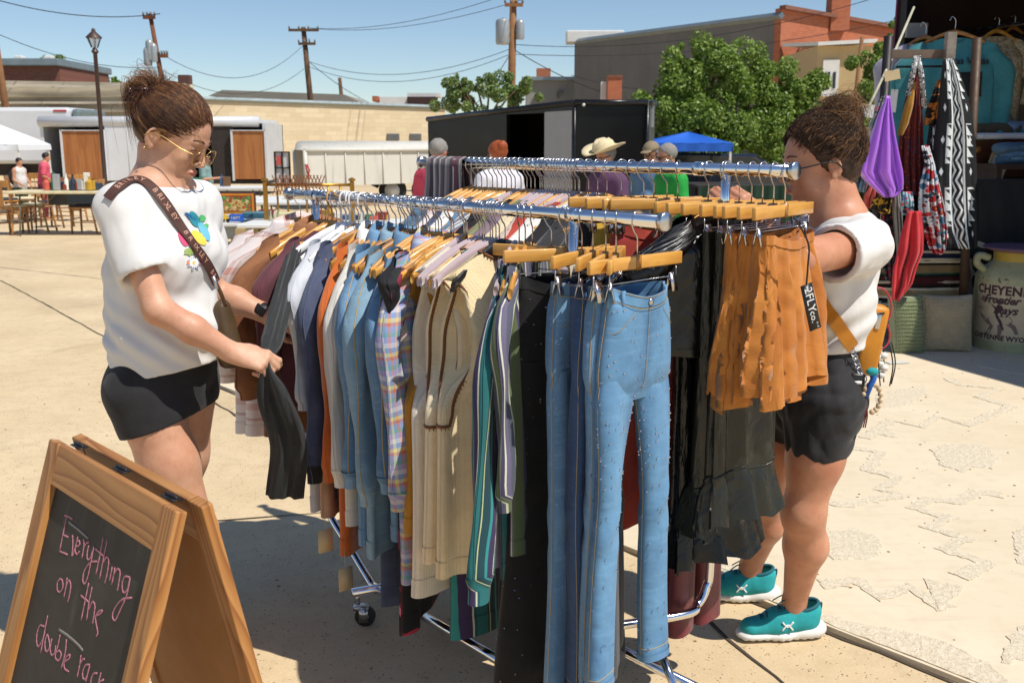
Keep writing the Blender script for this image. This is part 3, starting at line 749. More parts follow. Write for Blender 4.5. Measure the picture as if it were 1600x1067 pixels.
g_('blouse', 1, 1.385, -0.2, c_lgrey, "pale grey satin blouse beside the navy tweed jacket", FG, hem=790, slL=.5, T=.03, hang='plastic', hmat=WHTP, nx=484)
g_('jacket', 1, 1.33, -0.2, c_navy, "navy tweed top with a bronze lower panel", FG, hem=800, slL=.72, T=.034, lower=(c_bronze, .66), cuffm=c_black, tagged=True, nx=498)
g_('cardigan', 1, 1.275, -0.24, c_orange, "burnt orange knitted cardigan between navy tweed and white linen", FG, tagged=True, hem=860, slL=.70, T=.03, nx=522)
g_('shirt', 1, 1.215, -0.24, c_linen, "cream shirt with thin grey stripes beside the orange cardigan", FG, hem=812, slL=.70, T=.034, collar=c_white, cuffm=c_linen, nx=542)
g_('jacket', 1, 1.15, -0.26, c_den1, "light blue denim jacket with brass buttons, left of the chambray shirt", FG, hem=838, slL=.68, T=.036, buttons=BTN, collar=True, pocket=c_den1, cuffm=c_den1, slr=(.082, .054), nx=560)
g_('shirt', 1, 1.085, -0.27, c_chamb, "long faded chambray shirt between two denim jackets", FG, hem=858, slL=.72, T=.03, slr=(.075, .045), collar=True, nx=580)
g_('jacket', 1, 1.02, -0.29, c_den2, "mid blue denim jacket with pocket flaps, right of the chambray shirt", FG, hem=832, slL=.66, T=.038, buttons=BTN, collar=True, pocket=c_den3, cuffm=c_den2, slr=(.088, .056), nx=612)
g_('dress', 1, .965, -0.3, c_blkfl, "long black dress with red rose print, hem almost at the base rail", FG, cat="dress", hem=968, sl='short', T=.03, flare=.15, nx=622)
g_('shirt', 1, .90, -0.34, c_plaid, "pastel plaid shirt in blue, yellow and rust with split hem", FG, hem=895, slL=.70, T=.033, cuffm=c_plaid, collar=True, slr=(.06, .04), slbend=-.03, nx=622)
g_('sweater_vest', 1, .82, -.44, c_must, "mustard yellow knitted vest with long armholes", FG, cat="vest", hem=830, sl=None, T=.034, neck=.085, W=.225, armL=.46, nx=636)
g_('sweater_vest', 1, .75, -.48, c_crm2, "plain ivory knitted vest without brown edging, behind the edged vests", FG, cat="vest", hem=925, sl=None, armL=.48, T=.036, neck=.085, W=.225, hang='velvet', hmat=LAVP, arm=.04, nx=648)
g_('sweater_vest', 1, .665, -.54, c_crm, "cream knitted vest with brown stitched edging, second from the front of the cream vests", FG, cat="vest", hem=880, sl=None, armL=.46, T=.038, neck=.09, W=.235, trim=c_trim, hang='velvet', hmat=LAVP, arm=.04, nx=668)
g_('sweater_vest', 1, .575, -.62, c_tan, "front cream knitted vest turned to show its brown stitched neckline", FG, cat="vest", hem=905, sl=None, armL=.44, T=.040, neck=.10, W=.24, trim=c_trim, hang='velvet', hmat=BLKP, arm=.045, dip=.055, nx=690)
g_('blouse', 1, .515, .42, c_lav, "lavender and grey striped blouse beside the cream vests", FG, hem=890, slL=.72, T=.024, W=.19, flare=0, slr=(.042, .034), hang='velvet', hmat=LAVP, nx=772)
g_('blouse', 1, .49, .45, c_teal, "teal and dark green striped blouse with a banded cuff", FG, hem=905, slL=.80, T=.025, W=.19, flare=0, cuffm=c_teal, slr=(.045, .05), slbend=.10, nx=782)
g_('blouse', 1, .46, .45, c_olv, "olive and purple striped blouse just left of the black studded trousers", FG, hem=870, slL=.6, T=.025, W=.185, flare=0, slr=(.045, .034), nx=796)
for i, (s, m, ds, hm) in enumerate(((1.04, c_navy, "dark navy trousers", 950), (.66, c_teal, "long teal striped trousers", 1010))):
 garment('dress', 1, s - .02, .0, m, ("long navy skirt hem hanging below the denim jackets" if i == 0 else "long green striped dress hanging between the cream vests and the studded trousers"), FG, cat="dress", hem=hm, sl=None, T=.02, W=.13, hang='wood')
blk_tr = fabric("black_trouser_cloth", '08080a', '131316', .2)
jeans(1, .385, .0, blk_tr, "black wide trousers nearest the striped blouses", hem=1075, stitch=False, seed=3, name="trousers", cat="trousers", w1=.09, W=.14, nx=800)
jeans(1, .33, .0, blk_tr, "black trousers sprinkled with rhinestones", hem=1085, studs=300, stitch=False, seed=4, name="trousers", cat="trousers", w1=.10, W=.155, flare=.02, nx=812)
jeans(1, .27, .0, c_den2, "mid blue jeans with studs along the side seam, left of the dark indigo jeans", hem=1085, studs=120, seed=5, w1=.085, flare=.02, W=.16, nx=874)
jeans(1, .23, .0, c_denk, "dark indigo jeans between the two lighter pairs", hem=1075, seed=6, w1=.08, W=.155, nx=908)
jeans(1, .185, .0, c_den1, "faded blue jeans with a studded leg, second pair from the rail's end", hem=1070, studs=90, seed=7, w1=.075, W=.155, nx=930)
jeans(1, .15, .0, fabric("charcoal_twill", '2a2e34', '383c42', .15), "charcoal trousers seen between the legs of the light studded jeans", hem=1060, stitch=False, seed=17, name="trousers", cat="trousers", w1=.085, W=.13, T=.02, nx=955)
jeans(1, .080, .0, c_denj, "light blue studded jeans at the right end of the front rail, legs parted", hem=1078, studs=240, seed=8, w1=.044, W=.125, spread=.045, split=.05, nx=950)
# ------------------------------------------------------------------ back rail, from its right end to its left end
skirt(0, .02, .16, c_rust, "rust orange textured skirt at the back rail's end with a black tag", L=.40, W0=.135, W1=.165, T=.06, folds=6, amp=.04, seed=2, rough_hem=.02)
TAGR = [o for o in C.objects if o.get('label', '').startswith("rust orange textured skirt at the")][0]
skirt(0, .055, .10, c_rust, "second rust textured skirt, behind the one with the black tag", L=.42, W0=.135, W1=.165, T=.055, folds=6, amp=.038, seed=12, rough_hem=.02)
skirt(0, .09, .04, c_rust, "third rust textured skirt, left of the two at the rail's end", L=.41, W0=.14, W1=.175, T=.055, folds=7, amp=.038, seed=22, rough_hem=.02)
skirt(0, .125, .08, c_leath2, "dark olive faux leather ruffled skirt hanging under the rust skirts", hem=760, W0=.15, W1=.15, T=.035, folds=5, amp=.014, seed=3, ruffle=.13)
skirt(0, .165, .05, c_leath2, "second olive faux leather ruffled skirt, left of the one under the rust skirts", hem=775, W0=.15, W1=.16, T=.035, folds=4, amp=.014, seed=31, ruffle=.13)
garment('jacket', 0, .205, -.05, c_leath, "black faux leather jacket with puffed sleeve between front and back rails", BGp, L=.42, slL=.42, T=.05, slr=(.085, .06), puff=.015, W=.22, seed=77, amp=.016)
skirt(0, .215, -.02, c_leath, "long black faux leather skirt with a ruffled hem below the black jacket", hem=822, W0=.17, W1=.17, T=.04, folds=5, amp=.015, seed=4, ruffle=.15)
jeans(0, .27, .0, c_wine, "wine red satin trousers whose legs hang by the rack's curved end bar", hem=1000, stitch=False, seed=14, name="trousers", cat="trousers", w1=.05, W=.12)
jeans(0, .47, -.25, c_red, "coral red trousers hung on a clip hanger behind the front rail", L=.9, stitch=False, seed=15, name="trousers", cat="trousers")
jeans(0, .56, -.1, c_yel, "ochre yellow trousers hung on a clip hanger behind the front rail", L=.85, stitch=False, seed=16, name="trousers", cat="trousers")
for i, (s, r) in enumerate(((.42, -.45), (.51, -.6), (.60, -.35), (.38, .35))):
 hanger('clip', 0, s, r, ["wooden clip hanger turned almost flat to the viewer beside the back upright", "wooden clip hanger crossing the one by the back upright", "leftmost loose wooden clip hanger on the back rail", "wooden clip hanger tilted up to the right behind the back upright"][i], "clip hangers on the back rail")
bk = [
 ('shirt', .70, c_black, "black top next to the ochre trousers on the back rail"),
 ('shirt', .74, c_white, "white top beside the black one on the back rail"),
 ('shirt', .785, c_red, "coral red blouse hanging in the middle of the back rail"),
 ('shirt', .83, stripes("ticking", [(0, 'd8c8b8'), (.3, 'a85848'), (.4, 'e0d4c8'), (.7, '7c5048'), (.8, 'd8c8b8')], .03), "cream and rust striped shirt in the middle of the back rail"),
 ('shirt', .875, c_crm, "cream blouse left of the striped shirt on the back rail"),
 ('shirt', .92, fabric("mauve_cloth", '7c6878', '8f7a88'), "mauve top on the back rail beside the cream blouse"),
 ('shirt', .965, fabric("sage_cloth", '7c8058', '8f9468'), "sage green blouse on the back rail"),
 ('shirt', 1.01, c_blkfl, "black floral blouse left of the sage green one on the back rail"),
 ('shirt', 1.06, stripes("retro_stripes", [(0, 'e4dcd4'), (.25, '6a88a0'), (.5, 'b86060'), (.6, 'e4dcd4'), (.8, '7c98a8')], .07), "white shirt with blue and red stripes on the back rail"),
 ('shirt', 1.11, c_den2, "short blue denim shirt toward the left of the back rail"),
 ('shirt', 1.16, c_white, "white blouse between denim shirt and navy top on the back rail"),
 ('shirt', 1.21, c_navy, "navy top toward the left of the back rail"),
 ('shirt', 1.27, c_quilt, "white checked shirt toward the left end of the back rail"),
 ('shirt', 1.33, c_den3, "dark denim shirt nearest the hanging woven scarf"),
 ]
for i, (k, s, m, lb) in enumerate(bk):
 garment(k, 0, s, -.05 - .04*(i % 3), m, lb, BGp, L=.62 + .03*(i % 4), slL=.5, T=.024, hang='wood' if i not in (0, 5, 8) else 'velvet', hmat=None if i not in (0, 5, 8) else LAVP)
garment('cardigan', 0, .66, .1, knit("charcoal_knit", '2c2c30', 120), "charcoal knitted cardigan beside the clip hangers on the back rail", BGp, L=.6, slL=.5)
def bare(front, ss, kind, hm, lb, grp, seed):
 rs = random.Random(seed)
 for s in ss: hanger(kind, front, s, rs.uniform(-.25, .12), lb, grp, hm)
bare(0, [.78, .80, .815, .85, .865, .89, .905, .93, .945, .955], 'velvet', LAVP, "pinkish grey velvet hanger in the dense bunch at the middle of the back rail", "velvet hangers bunched on the back rail", 1)
bare(0, [.99, 1.03, 1.09, 1.135, 1.185, 1.24, 1.30], 'wood', None, "wooden hanger showing between the shirts at the left of the back rail", "wooden hangers between shirts at the left of the back rail", 2)
bare(1, [.60, .615, .63, .675, .69], 'velvet', LAVP, "pinkish grey velvet hanger bunched above the cream vests", "velvet hangers bunched above the cream vests", 3)
bare(1, [.745, .76, .81, .825, .87, .885, .93, .945], 'wood', None, "yellow wooden hanger in the bunch above the mustard vest", "wooden hangers bunched above the mustard vest", 4)
bare(1, [.99, 1.0, 1.045, 1.06, 1.11, 1.18, 1.245], 'wood', HWOOD2, "darker wooden hanger showing above the denim jackets", "darker wooden hangers above the denim jackets", 5)
bare(1, [1.30, 1.355, 1.41], 'plastic', WHTP, "white plastic hanger with an open hook above the pale grey blouse", "white plastic hangers above the grey blouse", 6)
bare(1, [1.47, 1.53, 1.545, 1.60], 'wood', None, "wooden hanger showing above the maroon top and the brown jacket", "wooden hangers above the brown jacket", 7)
c_serape = stripes("grey_serape", [(0, '6c6668'), (.12, 'b8b0ae'), (.2, '5a5254'), (.34, '8c8484'), (.42, 'cfc8c4'), (.5, '4c4448'), (.66, '847a7c'), (.8, 'a8a0a0'), (.9, '5c5456')], .11)
def drape(name, s, wd, drop0, drop1, m, label, cat, front=0, amp=.010, seed=1, thick=.004, group=None):
 """cloth folded over a rail; wd along the rail, drops on the two sides"""
 rs = random.Random(seed); p = railpt(front, s); N, M = 40, 40
 u = np.linspace(-wd/2, wd/2, N)[None]; d = np.linspace(-drop0, drop1, M)[:, None]
 r = .019; th = np.clip(d / r, -np.pi/2, np.pi/2)
 x = np.sin(th) * r + np.sign(d)*.03*sst(0, .4, np.abs(d)); z = np.cos(th) * r - np.maximum(np.abs(d) - r*np.pi/2, 0)
 fo_ = rip(rs, u, d*3, amp, 70) * sst(.02, .3, np.abs(d)); y = u * (1 + .25*sst(0, .6, np.abs(d))) + .006*np.sin(d*12+1)
 V = np.stack([x + fo_, y + 0*d, z + 0*u], -1)
 root = empty(name, p, RZ, label, cat, group)
 g = G().add(V.reshape(-1, 3), grid_faces(M, N, False), np.stack([u + 0*d, d + 0*u], -1).reshape(-1, 2))
 o = g.build("cloth", m, root); sm = o.modifiers.new("thickness", 'SOLIDIFY'); sm.thickness = thick
 return root
drape("serape", 1.46, .20, .42, .45, c_serape, "grey striped woven serape folded over the left end of the back rail", "serape", amp=.012, seed=3)
drape("scarf", 1.39, .035, .36, .3, fabric("plum_wool", '5a3038', '70404a'), "narrow plum scarf over the back rail beside the grey serape", "scarf", amp=.004, seed=5)
_wc = {}
def word(txt, size, m, parent, loc, rot, name="lettering", ext=.0003, sx=1.0, spacing=1.0, bold=0.0, shear=0.0):
 key = (txt, size, ext, spacing, bold, shear, m.name)
 if key not in _wc:
  c = bpy.data.curves.new(name, 'FONT'); c.body = txt; c.size = size; c.extrude = ext; c.align_x = 'CENTER'; c.align_y = 'CENTER'; c.space_character = spacing
  c.offset = bold; c.resolution_u = 2; c.shear = shear
  t = bpy.data.objects.new("tmp", c); C.objects.link(t); bpy.context.view_layer.update()
  me = bpy.data.meshes.new_from_object(t.evaluated_get(bpy.context.evaluated_depsgraph_get())); bpy.data.objects.remove(t)
  me.name = name; me.materials.clear(); me.materials.append(m); _wc[key] = me
 o = bpy.data.objects.new(name, _wc[key]); C.objects.link(o); o.parent = parent; o.location = loc
 o.rotation_euler = rot; o.scale = (sx, 1, 1); return o
TAGB = mat("black_card", (.012, .012, .013), .4, 0, .05); INKW = mat("white_ink", (.75, .75, .72), .6, 0, 0)
t_ = empty("swing_tag", (0, 0, 0), 0, None, None); t_.parent = TAGR
t_.location = (-.10, -.125, -.315); t_.rotation_euler = (0, R(-17), R(-32))
G().box((0, 0, 0), (.032, .0015, .115)).build("card", TAGB, t_)
word("2FLY", .030, INKW, t_, (.001, -.0013, .018), (R(90), R(90), 0), "printed_word")
word("co.", .024, INKW, t_, (.001, -.0013, -.025), (R(90), R(90), 0), "printed_word")
word("^ ^", .012, INKW, t_, (.006, -.0013, -.047), (R(90), R(90), 0), "printed_word")
G().tube(bez([(0, 0, .055), (.012, -.004, .10), (.03, .004, .15), (.012, .01, .22)], 6), .0022, 6).build("string", BLKP, t_)
# ------------------------------------------------------------------ sculpting: distance fields turned into one continuous skin
class Sdf:
 def __init__(s, lo, hi, h):
  s.h = h; s.lo = np.array(lo, float); s.n = np.ceil((np.array(hi) - s.lo)/h).astype(int) + 1
  s.f = np.full(s.n, .2, np.float32)
 def win(s, lo, hi, m):
  a = np.clip(((lo - m - s.lo)/s.h).astype(int), 0, s.n-1); b = np.clip(np.ceil((hi + m - s.lo)/s.h).astype(int)+1, 1, s.n)
  if (b <= a).any(): return None
  ax = [s.lo[i] + s.h*np.arange(a[i], b[i]) for i in range(3)]
  return tuple(slice(a[i], b[i]) for i in range(3)), np.meshgrid(*ax, indexing='ij', sparse=True)
 def _blend(s, w, d, k, sub):
  f = s.f[w]
  if sub:
   d = -d
   if k <= 0: s.f[w] = np.maximum(f, d); return
   hh = np.clip(.5 - .5*(f - d)/k, 0, 1); s.f[w] = f*(1-hh) + d*hh + k*hh*(1-hh); return
  if k <= 0: s.f[w] = np.minimum(f, d); return
  hh = np.clip(.5 + .5*(f - d)/k, 0, 1)
  s.f[w] = f*(1-hh) + d*hh - k*hh*(1-hh)
 def cone(s, a, b, ra, rb, k=.02, flat=None, sub=False):
  """round cone; flat = (axis vector, factor) squeezes it along that axis"""
  a = np.array(tuple(a), float); b = np.array(tuple(b), float); m = max(ra, rb)
  fac = max(1, flat[1]) if flat else 1
  q = s.win(np.minimum(a, b), np.maximum(a, b), m*fac + k + 3*s.h)
  if q is None: return
  w, (X, Y, Z) = q; ba = b - a; L2 = ba @ ba + 1e-9
  px, py, pz = X-a[0], Y-a[1], Z-a[2]
  t = np.clip((px*ba[0] + py*ba[1] + pz*ba[2])/L2, 0, 1)
  qx, qy, qz = px - t*ba[0], py - t*ba[1], pz - t*ba[2]
  if flat:
   n = np.array(flat[0], float); n /= np.linalg.norm(n); fl = flat[1]
   dn = qx*n[0] + qy*n[1] + qz*n[2]; e = dn*(1/fl - 1)
   qx, qy, qz = qx + e*n[0], qy + e*n[1], qz + e*n[2]
   d = (np.sqrt(qx*qx + qy*qy + qz*qz) - (ra + (rb-ra)*t)) * min(1, fl)
  else: d = np.sqrt(qx*qx + qy*qy + qz*qz) - (ra + (rb-ra)*t)
  s._blend(w, d.astype(np.float32), k, sub)
 def ell(s, c, r, Rm=None, k=.02, sub=False):
  c = np.array(tuple(c), float); r = np.ones(3)*r; m = r.max()
  q = s.win(c, c, m + k + 3*s.h)
  if q is None: return
  w, (X, Y, Z) = q; P = [X-c[0], Y-c[1], Z-c[2]]
  if Rm is not None:
   Rn = np.array(Rm.to_3x3()) if hasattr(Rm, 'to_3x3') else np.array(Rm)
   P = [Rn[0, i]*P[0] + Rn[1, i]*P[1] + Rn[2, i]*P[2] for i in range(3)]
  k0 = np.sqrt((P[0]/r[0])**2 + (P[1]/r[1])**2 + (P[2]/r[2])**2) + 1e-9
  k1 = np.sqrt((P[0]/r[0]**2)**2 + (P[1]/r[1]**2)**2 + (P[2]/r[2]**2)**2) + 1e-9
  s._blend(w, (k0*(k0-1)/k1).astype(np.float32), k, sub)
 def plane(s, p0, n, k=0):
  """keep the side where (p-p0).n < 0"""
  n = np.array(tuple(n), float); n /= np.linalg.norm(n); X, Y, Z = s.axes()
  d = (X-p0[0])*n[0] + (Y-p0[1])*n[1] + (Z-p0[2])*n[2]
  s.f = np.maximum(s.f, d.astype(np.float32))
 def axes(s):
  return np.meshgrid(*[s.lo[i] + s.h*np.arange(s.n[i]) for i in range(3)], indexing='ij', sparse=True)
 def clone(s):
  c = Sdf.__new__(Sdf); c.h = s.h; c.lo = s.lo; c.n = s.n; c.f = np.full(s.n, .2, np.float32); return c
 def merge(s, o, k=.03):
  s._blend(slice(None), o.f, k, False)
 def cut(s, o): s.f = np.maximum(s.f, -o.f)
 def wave(s, fn):
  X, Y, Z = s.axes(); s.f = s.f + fn(X, Y, Z).astype(np.float32)
 def mesh(s):
  f = s.f; n = f.shape; I = f < 0
  o = [(0,0,0),(1,0,0),(0,1,0),(1,1,0),(0,0,1),(1,0,1),(0,1,1),(1,1,1)]
  sl = lambda d: tuple(slice(d[i], n[i]-1+d[i]) for i in range(3))
  cnt = sum(I[sl(d)].astype(np.int8) for d in o); act = (cnt > 0) & (cnt < 8)
  idx = np.argwhere(act); K = len(idx); vid = np.full(act.shape, -1, np.int64); vid[act] = np.arange(K)
  val = np.stack([f[idx[:, 0]+d[0], idx[:, 1]+d[1], idx[:, 2]+d[2]] for d in o], 1)
  acc = np.zeros((K, 3)); num = np.zeros(K); oo = np.array(o, float)
  for a, b in ((0,1),(2,3),(4,5),(6,7),(0,2),(1,3),(4,6),(5,7),(0,4),(1,5),(2,6),(3,7)):
   va, vb = val[:, a], val[:, b]; m = (va < 0) != (vb < 0); t = np.where(m, va/np.where(m, va-vb, 1), 0)
   acc += m[:, None]*(oo[a] + t[:, None]*(oo[b]-oo[a])); num += m
  V = s.lo + s.h*(idx + acc/num[:, None]); Fc = []
  for ax in range(3):
   sa = [slice(1, n[i]-1) for i in range(3)]; sa[ax] = slice(0, n[ax]-1); sb = list(sa); sb[ax] = slice(1, n[ax])
   A, B = I[tuple(sa)], I[tuple(sb)]; e = np.argwhere(A != B); st = A[A != B]
   off = np.array([1, 1, 1]); off[ax] = 0; e = e + off
   u, w_ = [(1, 2), (2, 0), (0, 1)][ax]
   du = np.zeros(3, int); du[u] = 1; dw = np.zeros(3, int); dw[w_] = 1
   g = lambda q: vid[q[:, 0], q[:, 1], q[:, 2]]
   Q = np.stack([g(e-du-dw), g(e-dw), g(e), g(e-du)], 1)
   Q[~st] = Q[~st][:, ::-1]; Fc.append(Q)
  return V, np.vstack(Fc)
 def build(s, name, mats, parent=None, smooth=2, split=None, origin=None, **t):
  V, Q = s.mesh(); o = np.array(origin if origin is not None else (0, 0, 0), float)
  for _ in range(smooth):
   e = np.vstack([Q[:, [0, 1]], Q[:, [1, 2]], Q[:, [2, 3]], Q[:, [3, 0]]]); e = np.vstack([e, e[:, ::-1]])
   A = np.zeros_like(V); c = np.bincount(e[:, 0], minlength=len(V))
   for i in range(3): A[:, i] = np.bincount(e[:, 0], V[e[:, 1], i], minlength=len(V))
   V = V*.5 + .5*A/np.maximum(c, 1)[:, None]
  me = bpy.data.meshes.new(name); me.vertices.add(len(V)); me.vertices.foreach_set("co", (V - o).ravel())
  me.loops.add(Q.size); me.loops.foreach_set("vertex_index", Q.ravel().astype(np.int32)); me.polygons.add(len(Q))
  me.polygons.foreach_set("loop_start", np.arange(0, Q.size, 4, dtype=np.int32)); me.polygons.foreach_set("loop_total", np.full(len(Q), 4, np.int32))
  if not isinstance(mats, (list, tuple)): mats = [mats]
  for m in mats: me.materials.append(m)
  me.update(calc_edges=True); me.validate()
  me.polygons.foreach_set("use_smooth", [True]*len(me.polygons))
  if split is not None:
   cen = V[Q].mean(1)
   if len(me.polygons) == len(Q): me.polygons.foreach_set("material_index", split(cen).astype(np.int32))
  ob = bpy.data.objects.new(name, me); C.objects.link(ob)
  if parent is not None: ob.parent = parent
  tag(ob, t.get('label'), t.get('cat'), t.get('group'), t.get('kind')); return ob
def frame(fwd, up=(0, 0, 1)):
 """3x3 with columns forward, left, up"""
 f = Vector(fwd).normalized(); l = Vector(up).cross(f).normalized(); u = f.cross(l)
 return Matrix((f, l, u)).transposed()
def skin(name, c, c2):
 b = NB(name); o = b.ob(); n = b.noise(o, 18, 4, .6); n2 = b.noise(o, 130, 3, .6); n3 = b.noise(o, 5, 2, .5)
 base = b.mix(b.rng(n, .3, .7), hx(c), hx(c2)); base = b.mix(b.m('MULTIPLY', b.rng(n3, .45, .75), .45, clamp=True), base, hx('a85e44')); n4 = b.noise(o, 60, 4, .7); base = b.mix(b.m('MULTIPLY', b.rng(n4, .55, .75), .22, clamp=True), base, hx('8a4c34')); base = b.mix(b.m('MULTIPLY', b.m('GREATER_THAN', b.noise(o, 210, 2, .5), .70), .25), base, hx('7a4430'))
 nrm = b.bump(b.noise(o, 420, 3, .6), .3, .001); nrm = b.bump(n2, .06, .002, nrm)
 return b.set(base, b.rng(n2, .3, .7, .42, .56), 0, nrm, Subsurface_Weight=.12, Subsurface_Radius=(.9, .35, .2), Subsurface_Scale=.008, Specular_IOR_Level=.4)
def head_sdf(S, H, Rm, sc=1.0, fem=True, ears=(1, -1)):
 """head at H (between the ears), Rm columns = forward, left, up"""
 T = lambda x, y, z: H + Rm @ Vector((x, y, z)) * sc
 E = lambda c, r, k=.012, sub=False, rot=None: S.ell(T(*c), np.array(r)*sc, (Rm @ rot) if rot is not None else Rm, k, sub)
 E((-.012, 0, .045), (.094, .074, .080), .0); E((.020, 0, .030), (.072, .064, .075), .02)
 E((.045, 0, -.020), (.042, .050, .055), .03)
 E((.040, 0, -.066), (.040, .037, .034), .03)
 E((.072, 0, -.088), (.016, .019, .014), .018)
 for y in (-1, 1):
  E((.030, y*.040, -.052), (.038, .016, .024), .025)
  E((.062, y*.032, -.022), (.020, .020, .018), .02)
  E((.082, y*.018, .028), (.014, .022, .007), .012)
  E((.094, y*.031, .008), (.014, .017, .011), .012, True)
  E((.0765, y*.030, .007), (.0125, .0135, .0105), .004)
  E((.0825, y*.030, .0125), (.008, .0145, .0035), .003)
  E((.0985, y*.010, -.030), (.009, .0065, .0062), .006)
 S.cone(T(.088, 0, .020), T(.1085, 0, -.022), .0062*sc, .0088*sc, .010)
 E((.1085, 0, -.0235), (.0095, .0085, .0075), .006)
 for y in (-1, 1): E((.1035, y*.0055, -.0325), (.003, .0028, .002), .002, True)
 E((.085, 0, -.055), (.014, .024, .011), .010)
 E((.0965, 0, -.0500), (.0062, .0185, .0042), .003); E((.0945, 0, -.0600), (.0070, .0165, .0052), .003)
 S.cone(T(.102, -.019, -.0548), T(.102, .019, -.0548), .0014*sc, .0014*sc, .002, None, True)
 for y in ears:
  rot = Matrix.Rotation(R(-12*1), 3, 'Y')
  c = T(-.010, y*.076, -.004); Re = Rm @ Matrix.Rotation(R(14), 3, 'Y') @ Matrix.Rotation(R(-22*y), 3, 'Z')
  S.ell(c, np.array((.019, .0065, .031))*sc, Re, .004);
  S.ell(T(-.008, y*.0835, .001), np.array((.0105, .0055, .018))*sc, Re, .003, True)
  S.ell(T(-.004, y*.076, -.030), np.array((.008, .005, .010))*sc, Re, .004)
  S.cone(T(-.0045, y*.0835, .012), T(-.008, y*.0835, -.012), .0022*sc, .002*sc, .003)
def hand_sdf(S, W, palm_dir, normal, side, curl=(.5, .6, .7, .8), thumb=.5, sc=1.0, spread=.06, pinch=False):
 """W wrist point, palm_dir along the hand, normal = back of the hand, side=+1 if thumb lies on (dir x normal)"""
 d = Vector(palm_dir).normalized(); n = Vector(normal).normalized(); n = (n - d*d.dot(n)).normalized(); t = d.cross(n) * side
 P = lambda a, b_, c: Vector(W) + (d*a + t*b_ + n*c)*sc
 S.cone(P(-.01, 0, 0), P(.03, 0, 0), .026*sc, .028*sc, .02, (tuple(n), .62))
 for i, (b0, l0) in enumerate(((.026, .086), (.009, .090), (-.009, .086), (-.025, .078))):
  S.cone(P(.018, b0*.55, 0), P(l0, b0, .002), .0155*sc, .0105*sc, .012, (tuple(n), .9))
 S.cone(P(.012, .018, -.008), P(.05, .030, -.010), .016*sc, .0145*sc, .014)
 L = ((.042, .026, .021), (.046, .030, .022), (.042, .028, .021), (.034, .021, .018))
 for i, (b0, l0) in enumerate(((.026, .086), (.009, .090), (-.009, .086), (-.025, .078))):
  p = P(l0, b0, .002); a = curl[i]*.9; r = (.0093, .0096, .0092, .0082)[i]*sc
  dr = (d*math.cos(a) - n*math.sin(a) + t*(b0*spread*20*.1)).normalized()
  for j, ln in enumerate(L[i]):
   q = p + dr*ln*sc; S.cone(p, q, r*(1-.05*j), r*(1-.05*(j+1)), .0045)
   S.ell(p, r*1.05, None, .003)
   a += curl[i]*(1.15, .75, 0)[j]; dr = (d*math.cos(a) - n*math.sin(a)).normalized(); p = q
 p = P(.030, .030, -.008); a = thumb
 dr = (d*.80 + t*(.62 - .5*a) - n*(.25 + .55*a)).normalized(); q = p + dr*.036*sc; S.cone(p, q, .0135*sc, .0108*sc, .008)
 dr = (d*.95 + t*(.20 - .55*a) - n*(.18 + .5*a)).normalized(); q2 = q + dr*.029*sc; S.cone(q, q2, .0108*sc, .0098*sc, .004)
 dr = (d*1.0 - t*(.15 + .25*a) - n*(.25 + .3*a)).normalized(); S.cone(q2, q2 + dr*.022*sc, .0100*sc, .0082*sc, .004)
 return P
def strands(name, paths, r, m, parent, n=3, cp=True):
 """many thin tapering hair strands in one mesh"""
 Vs = []; Fs = []; UV = []; base = 0
 for P in paths:
  P = np.asarray(P); k = len(P); T = np.gradient(P, axis=0); T /= np.linalg.norm(T, axis=1)[:, None] + 1e-9
  u = np.cross(T, np.array((.3, .5, .8))); u /= np.linalg.norm(u, axis=1)[:, None] + 1e-9; b = np.cross(T, u)
  rr = r * np.linspace(1, .35, k)[:, None]; a = np.arange(n)*2*np.pi/n
  V = (P[:, None] + rr[:, :, None]*(np.cos(a)[None, :, None]*u[:, None] + np.sin(a)[None, :, None]*b[:, None])).reshape(-1, 3)
  i = np.arange(k-1)[:, None]*n; j = np.arange(n)[None]; j2 = (j+1) % n
  Fs.append(np.stack([i+j, i+j2, i+n+j2, i+n+j], -1).reshape(-1, 4) + base); Vs.append(V); base += len(V)
 V = np.vstack(Vs); Q = np.vstack(Fs)
 me = bpy.data.meshes.new(name); me.vertices.add(len(V)); me.vertices.foreach_set("co", V.ravel())
 me.loops.add(Q.size); me.loops.foreach_set("vertex_index", Q.ravel().astype(np.int32)); me.polygons.add(len(Q))
 me.polygons.foreach_set("loop_start", np.arange(0, Q.size, 4, dtype=np.int32)); me.polygons.foreach_set("loop_total", np.full(len(Q), 4, np.int32))
 me.materials.append(m); me.update(calc_edges=True); me.polygons.foreach_set("use_smooth", [True]*len(Q))
 o = bpy.data.objects.new(name, me); C.objects.link(o); o.parent = parent; o["kind"] = "stuff"; return o
def hairmat(name, lo, hi, tip=None, rough=.38):
 b = NB(name); o = b.ob(); n = b.noise(o, 30, 3, .6); n2 = b.noise(o, 9, 3, .6)
 base = b.mix(b.rng(n, .3, .7), hx(lo), hx(hi));
 if tip: base = b.mix(b.m('MULTIPLY', b.rng(n2, .52, .7), .6, clamp=True), base, hx(tip))
 nrm = b.bump(b.noise(b.scale(o, (1, 1, 1)), 260, 3, .7), .6, .003)
 return b.set(base, rough+.1, 0, nrm, Specular_IOR_Level=.45)
def tee_mat(name, c='dcdad6'):
 b = NB(name); o = b.ob(); n = b.noise(o, 6, 4, .6); base = b.mix(b.rng(n, .3, .7), tuple(x*.95 for x in hx(c)), hx(c))
 nrm = b.bump(b.noise(o, 500, 2, .6), .1, .0008); nrm = b.bump(b.noise(b.scale(o, (1, 1, .55), rot=(.3, .2, 0)), 9, 3, .5, .3), .3, .02, nrm)
 return b.set(base, .9, 0, nrm, Sheen_Weight=.15)
